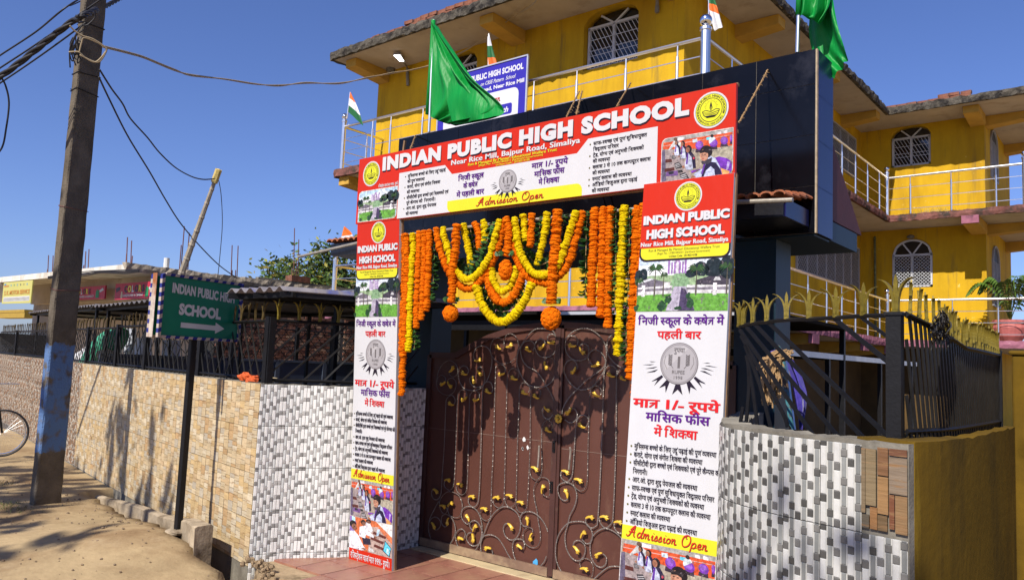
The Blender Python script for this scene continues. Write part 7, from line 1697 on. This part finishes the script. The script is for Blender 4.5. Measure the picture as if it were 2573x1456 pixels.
def yard_things():
    # blue-grey sheet gate standing inside the yard
    root = empty('yard_gate', (0, 0, 0), 'blue-grey sheet metal gate panels standing behind the left wall', 'gate')
    for k in range(5):
        y0 = 6.4+k*1.25; m = MB(); m.box((-14.9, y0, 0), (-14.87, y0+1.2, 1.50)); m.build('panel', mat('bluegrey_sheet', (.035, .05, .085), .5, var=.15, scale=2), root)
        f = MB()
        for a, b in (((y0, .0), (y0, 1.5)), ((y0+1.2, .0), (y0+1.2, 1.5)), ((y0, 1.48), (y0+1.2, 1.48)), ((y0, .02), (y0+1.2, .02))): f.bar((-14.86, a[0], a[1]), (-14.86, b[0], b[1]), .05, .05, up=(1, 0, 0))
        f.build('frame', mat('gate_frame_grey', (.06, .075, .11), .5), root)
    fs = empty('yard_fence', (0, 0, 0), 'thin diamond wire fence with small spikes before the brick wall', 'fence')
    m = MB(); m.tube([(-16.2, 8.6, 2.22), (-16.2, 15.5, 2.22)], .015, 4); m.build('rail', blackiron, fs)
    for k in range(24):
        y = 8.7+k*.28
        for s in (-1, 1): q = MB(); q.bar((-16.2, y, 1.3), (-16.2, y+s*.9, 2.22), .012, .012, up=(1, 0, 0)); q.build('wire', blackiron, fs)
        q = MB(); q.bar((-16.2, y, 2.22), (-16.2, y, 2.42), .012, .012, up=(1, 0, 0)); q.bar((-16.2, y, 2.26), (-16.2, y-.07, 2.40), .01, .01, up=(1, 0, 0)); q.bar((-16.2, y, 2.26), (-16.2, y+.07, 2.40), .01, .01, up=(1, 0, 0)); q.build('spike', blackiron, fs)
    for y in (9.5, 11.5, 13.4): q = MB(); q.box((-16.24, y, 0), (-16.16, y+.08, 2.3)); q.build('post', blackiron, fs)
    # goods in the hardware yard
    def sack(loc, s, m, label, cat='sack', rot=0, sh=(1, .7, .45)):
        b = MB(); b.ball((0, 0, 0), s, 12, 8, sq=sh, jit=.08); o = b.build('sack', m, None, smooth=True, loc=loc); o.rotation_euler = (0, rot, .3); tag(o, label, cat); return o
    wm = mat('white_sacking', (.66, .66, .68), .7, var=.15, scale=9, bump=.4); gm = mat('green_sacking', (.05, .36, .22), .6, var=.2, scale=9, bump=.5)
    def at(px, py, Y): return P(*c5p(px, py), 1, Y)
    for k, (px, py, s) in enumerate(((1180, 1230, .5), (1230, 1160, .42))): sack(at(px, py, 9.2), s, wm, ('white sack at the foot of the heap behind the fence', 'white sack leaning on the green tarpaulin behind the fence')[k])
    sack(at(1340, 1130, 9.0), .62, gm, 'green tarpaulin heap seen through the fence right of the pole', 'tarpaulin', rot=-.7, sh=(1.5, .6, .5))
    sack(at(1430, 1230, 8.9), .4, mat('tan_sacking', (.45, .33, .18), .8, var=.2, scale=9, bump=.4), 'tan sack beside the green tarpaulin', rot=.3)
    for k, (x0, x1, y0, y1) in enumerate(((1450, 1560, 880, 1290), (1590, 1720, 850, 1300))):
        a = at(x0, y1, 9.6); b = at(x1, y0, 9.6); m = MB(); m.box((a.x, 9.6, a.z-1), (b.x, 9.7, b.z)); 
        for q in range(6): z = a.z+(b.z-a.z)*q/6; m.box((a.x+.02, 9.57, z), (b.x-.02, 9.6, z+.05))
        tag(m.build('shutter', mat('pale_shutter', (.52, .54, .58), .5, .2, var=.1)), ('pale shop shutter behind the fence, left one', 'pale grey shop shutter behind the slanting pipe')[k], 'shutter')
    m = MB(); m.tube([at(1640, 1290, 8.6), at(1900, 900, 8.6)], .045, 8); tag(m.build('plastic_pipe', MAT['white_pvc']), 'slanting white plastic pipe behind the fence', 'pipe')
    m = MB(); c = at(1850, 1180, 8.4); m.tube([c+Vector((0, 0, -.35)), c+Vector((0, 0, .35))], .17, 14); m.tube([c+Vector((0, 0, -.1)), c+Vector((0, 0, -.06))], .175, 14, col=(.9, .7, .05)); tag(m.build('paint_drum', plaincol), 'white drum with yellow band behind the fence post', 'drum')
    for k, (x0, x1, y0, y1) in enumerate(((2080, 2230, 1000, 1330),)):
        a = at(x0, y1, 8.6); b = at(x1, y0, 8.6); m = MB(); m.box((a.x, 8.6, a.z-.6), (b.x, 8.8, b.z)); m.box((a.x+.05, 8.58, a.z-.6), (a.x+.07, 8.6, b.z)); tag(m.build('white_board', wm), 'white board standing behind the fence under the green sign', 'board')
    # yellow lorry body far left, dark parked things
    m = MB(); a = at(-60, 715, 13); b = at(320, 640, 13); m.box((a.x, 13, a.z), (b.x, 13.6, b.z)); m.box((a.x, 12.98, b.z), (b.x, 13.5, b.z+.12), col=(.6, .6, .6)); m.col = (.75, .48, .02)
    tag(m.build('truck_body', mat('yellow_truck_paint', (.45, .29, .03), .5, var=.1)), 'yellow lorry body seen above the fence at the far left', 'lorry')
    root = empty('parked_car', (0, 0, 0), 'dark and grey parked car half hidden behind the far left fence', 'car')
    c = at(60, 1090, 10.5); prof = [(-2, -.5), (-2, .0), (-1.5, .15), (-.9, .55), (.6, .58), (1.2, .18), (1.9, .05), (2, -.5)]
    m = MB(); m.extr([Vector((c.x+x, 10.0, c.z-.1+z)) for x, z in prof], (0, 1.6, 0)); m.build('body', mat('grey_car_paint', (.04, .04, .045), .5, .0, var=.05), root)
    m = MB(); m.extr([Vector((c.x+x, 9.985, c.z-.1+z)) for x, z in ((-1.35, .18), (-.85, .50), (.55, .53), (1.0, .2))], (0, .01, 0)); m.build('window', glassdark, root)
    for dx in (-1.3, 1.25): m = MB(); m.tube([(c.x+dx, 9.95, c.z-.62), (c.x+dx, 10.15, c.z-.62)], .32, 16); m.build('wheel', cablem, root)
    # folded orange cloth and a sack on the wall
    o = MB(); 
    for k in range(16):
        q = P(626+rnd.uniform(-22, 18), 946, 1, 3.72); q.z = ZW+rnd.uniform(.005, .05); o.ball(q, .018+.016*rnd.random(), 7, 5, sq=(rnd.uniform(.8, 1.8), 1, rnd.uniform(.5, 1)), jit=.35)
    tag(o.build('orange_cloth', mat('orange_cloth', (.62, .10, .015), .8, var=.25, scale=30, bump=.8), smooth=False), 'crumpled orange cloth on the wall top beside the fence post', 'cloth')
    o = MB(); c = P(684, 954, 1, 4.05); c.z = ZW+.015
    for k in range(4): o.ball(c+Vector((rnd.uniform(-.06, .06), rnd.uniform(-.02, .02), 0)), .035, 8, 5, sq=(1.5, 1, .6), jit=.15)
    tag(o.build('sack', mat('beige_sacking', (.42, .34, .20), .9, var=.2, scale=30, bump=.5)), 'small beige sack lying on the curved wall top', 'sack')
yard_things()
# ================================================================ BICYCLE at the left edge
def bicycle():
    root = empty('bicycle', (0, 0, 0), 'black bicycle leaning by the wall, only its wheel in view at the left edge', 'bicycle')
    c = P(5, 1087, 1, 4.25); R0 = .32
    U = Vector((-.35, -.93, 0)); tyre = cablem
    def wheel(cc, nm='wheel'):
        m = MB(); m.tube([cc+(U*math.cos(a)+Zv*math.sin(a))*R0 for a in [i*2*math.pi/40 for i in range(41)]], .017, 6, cap=False); w_ = m.build(nm, tyre, root)
        m = MB(); m.tube([cc+(U*math.cos(a)+Zv*math.sin(a))*(R0-.03) for a in [i*2*math.pi/32 for i in range(33)]], .007, 5, cap=False); m.build('rim', steel, w_)
        m = MB()
        for i in range(28): a = i*2*math.pi/28; m.tube([cc+(U*math.cos(a+.3)+Zv*math.sin(a+.3))*.02, cc+(U*math.cos(a)+Zv*math.sin(a))*(R0-.03)], .0012, 3)
        m.build('spokes', steel, w_)
    wheel(c); c2 = c+U*1.02; wheel(c2)
    m = MB(); bb = c+U*.45+Zv*-.05; seat = c+U*.60+Zv*.55; head = c+U*.10+Zv*.55 
    for a, b in ((bb, seat), (bb, head), (seat, head), (seat, c2), (bb, c2), (head, c), (head, head+Zv*.12)): m.tube([a, b], .015, 6)
    m.build('frame', blackiron, root)
    m = MB(); m.tube([head+Zv*.12+Vector((-.05, -.25, .02)), head+Zv*.14, head+Zv*.12+Vector((.05, .25, .02))], .011, 6); m.build('handlebar', steel, root)
    m = MB(); m.ball(seat+Zv*.06, .10, 8, 5, sq=(1.3, .7, .4)); m.build('saddle', cablem, root)
bicycle()
# ================================================================ TREES
leafA = mat('tree_leaves', (.045, .085, .018), .6, var=.5, scale=1.2, bump=0, spec=.3, attr=True)
bark = mat('bark', (.13, .10, .075), .95, var=.3, scale=9, bump=.6)
def tree(label, base, h, cr, n, seed, lsz=.14, sparse=False, trunk_r=.16, cols=((.05, .10, .018), (.09, .15, .025), (.03, .06, .015)), branchy=1.0, squash=.8, group=None, cz=.72):
    r = random.Random(seed); root = empty('tree', base, label, 'tree', group); tips = []
    tr = MB()
    def grow(p, d, L, rad, lv):
        n_ = 4; pts = [p]; rr = [rad]; q = p
        for i in range(n_): d = (d+Vector((r.uniform(-.22, .22), r.uniform(-.22, .22), r.uniform(-.06, .12)))).normalized(); q = q+d*L/n_; pts.append(q); rr.append(rad*(1-.12*(i+1)))
        tr.tube(pts, rad, 6 if lv < 2 else 4, rr=rr, cap=False)
        if lv >= 2: tips.append(q)
        if lv < 4:
            for k in range(3 if lv < 3 else 2+int(sparse)):
                a = r.uniform(0, 6.28); nd = (d*.7+Vector((math.cos(a), math.sin(a), r.uniform(-.1, .6)))*.75*branchy).normalized(); grow(q if k else pts[-2], nd, L*r.uniform(.55, .78), rr[-1]*.62, lv+1)
    grow(Vector((0, 0, 0)), Vector((.05, .02, 1)).normalized(), h*.42, trunk_r, 0)
    tr.build('trunk', bark, root)
    cw = MB(); C_ = Vector((0, 0, h*cz)); clumps = [t+Vector((r.gauss(0, .1), r.gauss(0, .1), r.gauss(0, .1)))*cr for t in tips for _ in range(1 if sparse else 2)]
    if not sparse: clumps += [C_+Vector((r.gauss(0, .42)*cr, r.gauss(0, .42)*cr, r.gauss(0, .36)*cr*squash)) for _ in range(60)]
    for k in range(n):
        c = r.choice(clumps); s = (.10 if sparse else .16)*cr
        p = c+Vector((r.gauss(0, s), r.gauss(0, s), r.gauss(0, s*.75))); col = r.choice(cols); a, b = r.uniform(0, 6.28), r.uniform(-.9, .9); e = lsz*r.uniform(.6, 1.3)
        u = Vector((math.cos(a)*math.cos(b), math.sin(a)*math.cos(b), math.sin(b))); v = u.cross(Vector((r.uniform(-1, 1), r.uniform(-1, 1), r.uniform(-.3, 1)))).normalized()
        cw.poly([p-u*e, p+v*e*.45, p+u*e, p-v*e*.45], tuple(q*r.uniform(.8, 1.2) for q in col))
    cw.build('crown', leafA, root); return root
def tb(px, X=None, Y=None):
    p = P(px[0], px[1], 0, X) if X is not None else P(px[0], px[1], 1, Y); return (p.x, p.y, -.1)
t0 = P(*k8(540, 1300), 0, -27); tree('nearly bare tree with few leaves beyond the concrete building', (t0.x, t0.y, -.1), 6.4, 1.8, 1100, 5, lsz=.10, sparse=True, trunk_r=.12, cols=((.09, .10, .04), (.13, .12, .05)), branchy=1.3)
t0 = P(*k8(880, 1300), 0, -26); tree('nearly bare small tree between the bare tree and the leafy one', (t0.x, t0.y+.5, -.1), 5.3, 1.5, 600, 9, lsz=.09, sparse=True, trunk_r=.10, cols=((.09, .10, .04), (.13, .12, .05)), branchy=1.3)
t0 = P(*k8(1150, 1300), 0, -24); tree('leafy green tree behind the left banner and steel railing', (t0.x, t0.y, -.1), 5.9, 1.7, 5200, 12, lsz=.11, trunk_r=.14, cz=.66, squash=1.0, cols=((.06, .11, .02), (.11, .17, .03), (.035, .07, .018), (.22, .22, .03)))
t0 = P(*k8(1480, 1300), 0, -25); tree('second leafy tree, mostly hidden by the left banner', (t0.x, t0.y, -.1), 5.4, 1.8, 3800, 14, lsz=.12, trunk_r=.14, cz=.6, squash=1.0)
tree('dark bushy tree behind the far left fence', (-36, 17, -.1), 4.2, 2.4, 2600, 21, lsz=.2)
tree('tall roadside tree behind the viewer whose shade dapples the road', (-9.0, -6.6, -.1), 10.0, 2.2, 350, 33, lsz=.26, sparse=True, trunk_r=.05, branchy=1.2)
tree('tall roadside tree further left behind the viewer, shading the road', (-12.4, -6.0, -.1), 10.0, 2.4, 800, 35, lsz=.26, sparse=True, trunk_r=.11, branchy=1.2)
tree('roadside tree behind the viewer whose thin shade falls on the right banner and wall', (-.1, -6.0, -.1), 9.6, 2.4, 3000, 41, lsz=.13, sparse=True, trunk_r=.08, branchy=1.3)
# small weeds round the pole foot and loose leaves
wd = MB()
for k in range(420):
    c = (rnd.gauss(-8.95, .22), rnd.gauss(3.12, .09)) if k < 330 else (rnd.gauss(-10.6, .15), rnd.gauss(3.55, .06))
    z = gz(*c); a = rnd.uniform(0, 6.28); h = rnd.uniform(.012, .05); e = rnd.uniform(.01, .03)
    wd.poly([(c[0], c[1], z), (c[0]+e*math.cos(a), c[1]+e*math.sin(a), z+h*.6), (c[0]+1.8*e*math.cos(a+.2), c[1]+1.8*e*math.sin(a+.2), z+h)], rnd.choice(((.07, .11, .02), (.12, .12, .03), (.20, .15, .06))))
tag(wd.build('weeds', leafA), kind='stuff')
for (px, py, nm, lb) in ((300, 1311, 'twig', 'dark bent twig on the road left of the signpost'), (354, 1318, 'dry_leaf', 'small brown leaf on the road near the kerb'), (490, 1378, 'dry_leaf', 'curled dark leaf on the road before the kerb end'), (468, 1389, 'dry_leaf', 'thin dry leaf on the road left of the curled one')):
    p = P(px, py, 2, gz(*P(px, py, 2, 0).xy)+.005); p = P(px, py, 2, gz(p.x, p.y)+.006); m = MB(); 
    if nm == 'twig': m.tube([p+Vector((-.04, 0, .004)), p+Vector((0, .008, .012)), p+Vector((.045, -.01, .004)), p+Vector((.06, .01, .01))], .005, 5)
    else: m.extr([p+Vector((-.035, 0, .004)), p+Vector((0, -.014, .012)), p+Vector((.04, 0, .006)), p+Vector((0, .014, .014))], (0, 0, .003))
    tag(m.build(nm, mat('dead_leaf', (.07, .04, .02), .9)), lb, 'leaf' if nm != 'twig' else 'twig')
# distant ground-level greenery and houses hiding the horizon on the far left
for k, (x, y, h, r0) in enumerate(((-48, 22, 4.5, 3.2), (-55, 34, 6, 4), (-46, 40, 6.5, 4))):
    tree(('distant tree at the far left horizon', 'distant tree behind the concrete building', 'distant tree right behind the bare tree')[k], (x, y, -.1), h, r0, 1500, 50+k, lsz=.3)

gr = MB()
for k in range(700):
    x = rnd.gauss(-4.35, .42); y = rnd.uniform(21.7, 22.15) if rnd.random() < .7 else rnd.uniform(21.1, 21.9)
    if not -5.3 < x < -3.3: continue
    h = rnd.uniform(.05, .32)*(1-abs(x+4.35)/1.4); a = rnd.uniform(0, 6.28); d = Vector((math.cos(a), math.sin(a), 0))*h*.4
    b0 = Vector((x, y, 5.70)); gr.poly([b0, b0+Vector((.012, 0, 0)), b0+d+Vector((0, 0, h))], rnd.choice(((.42, .30, .10), (.30, .22, .08), (.14, .15, .05), (.50, .38, .16))))
tag(gr.build('dry_grass', leafA), kind='stuff')
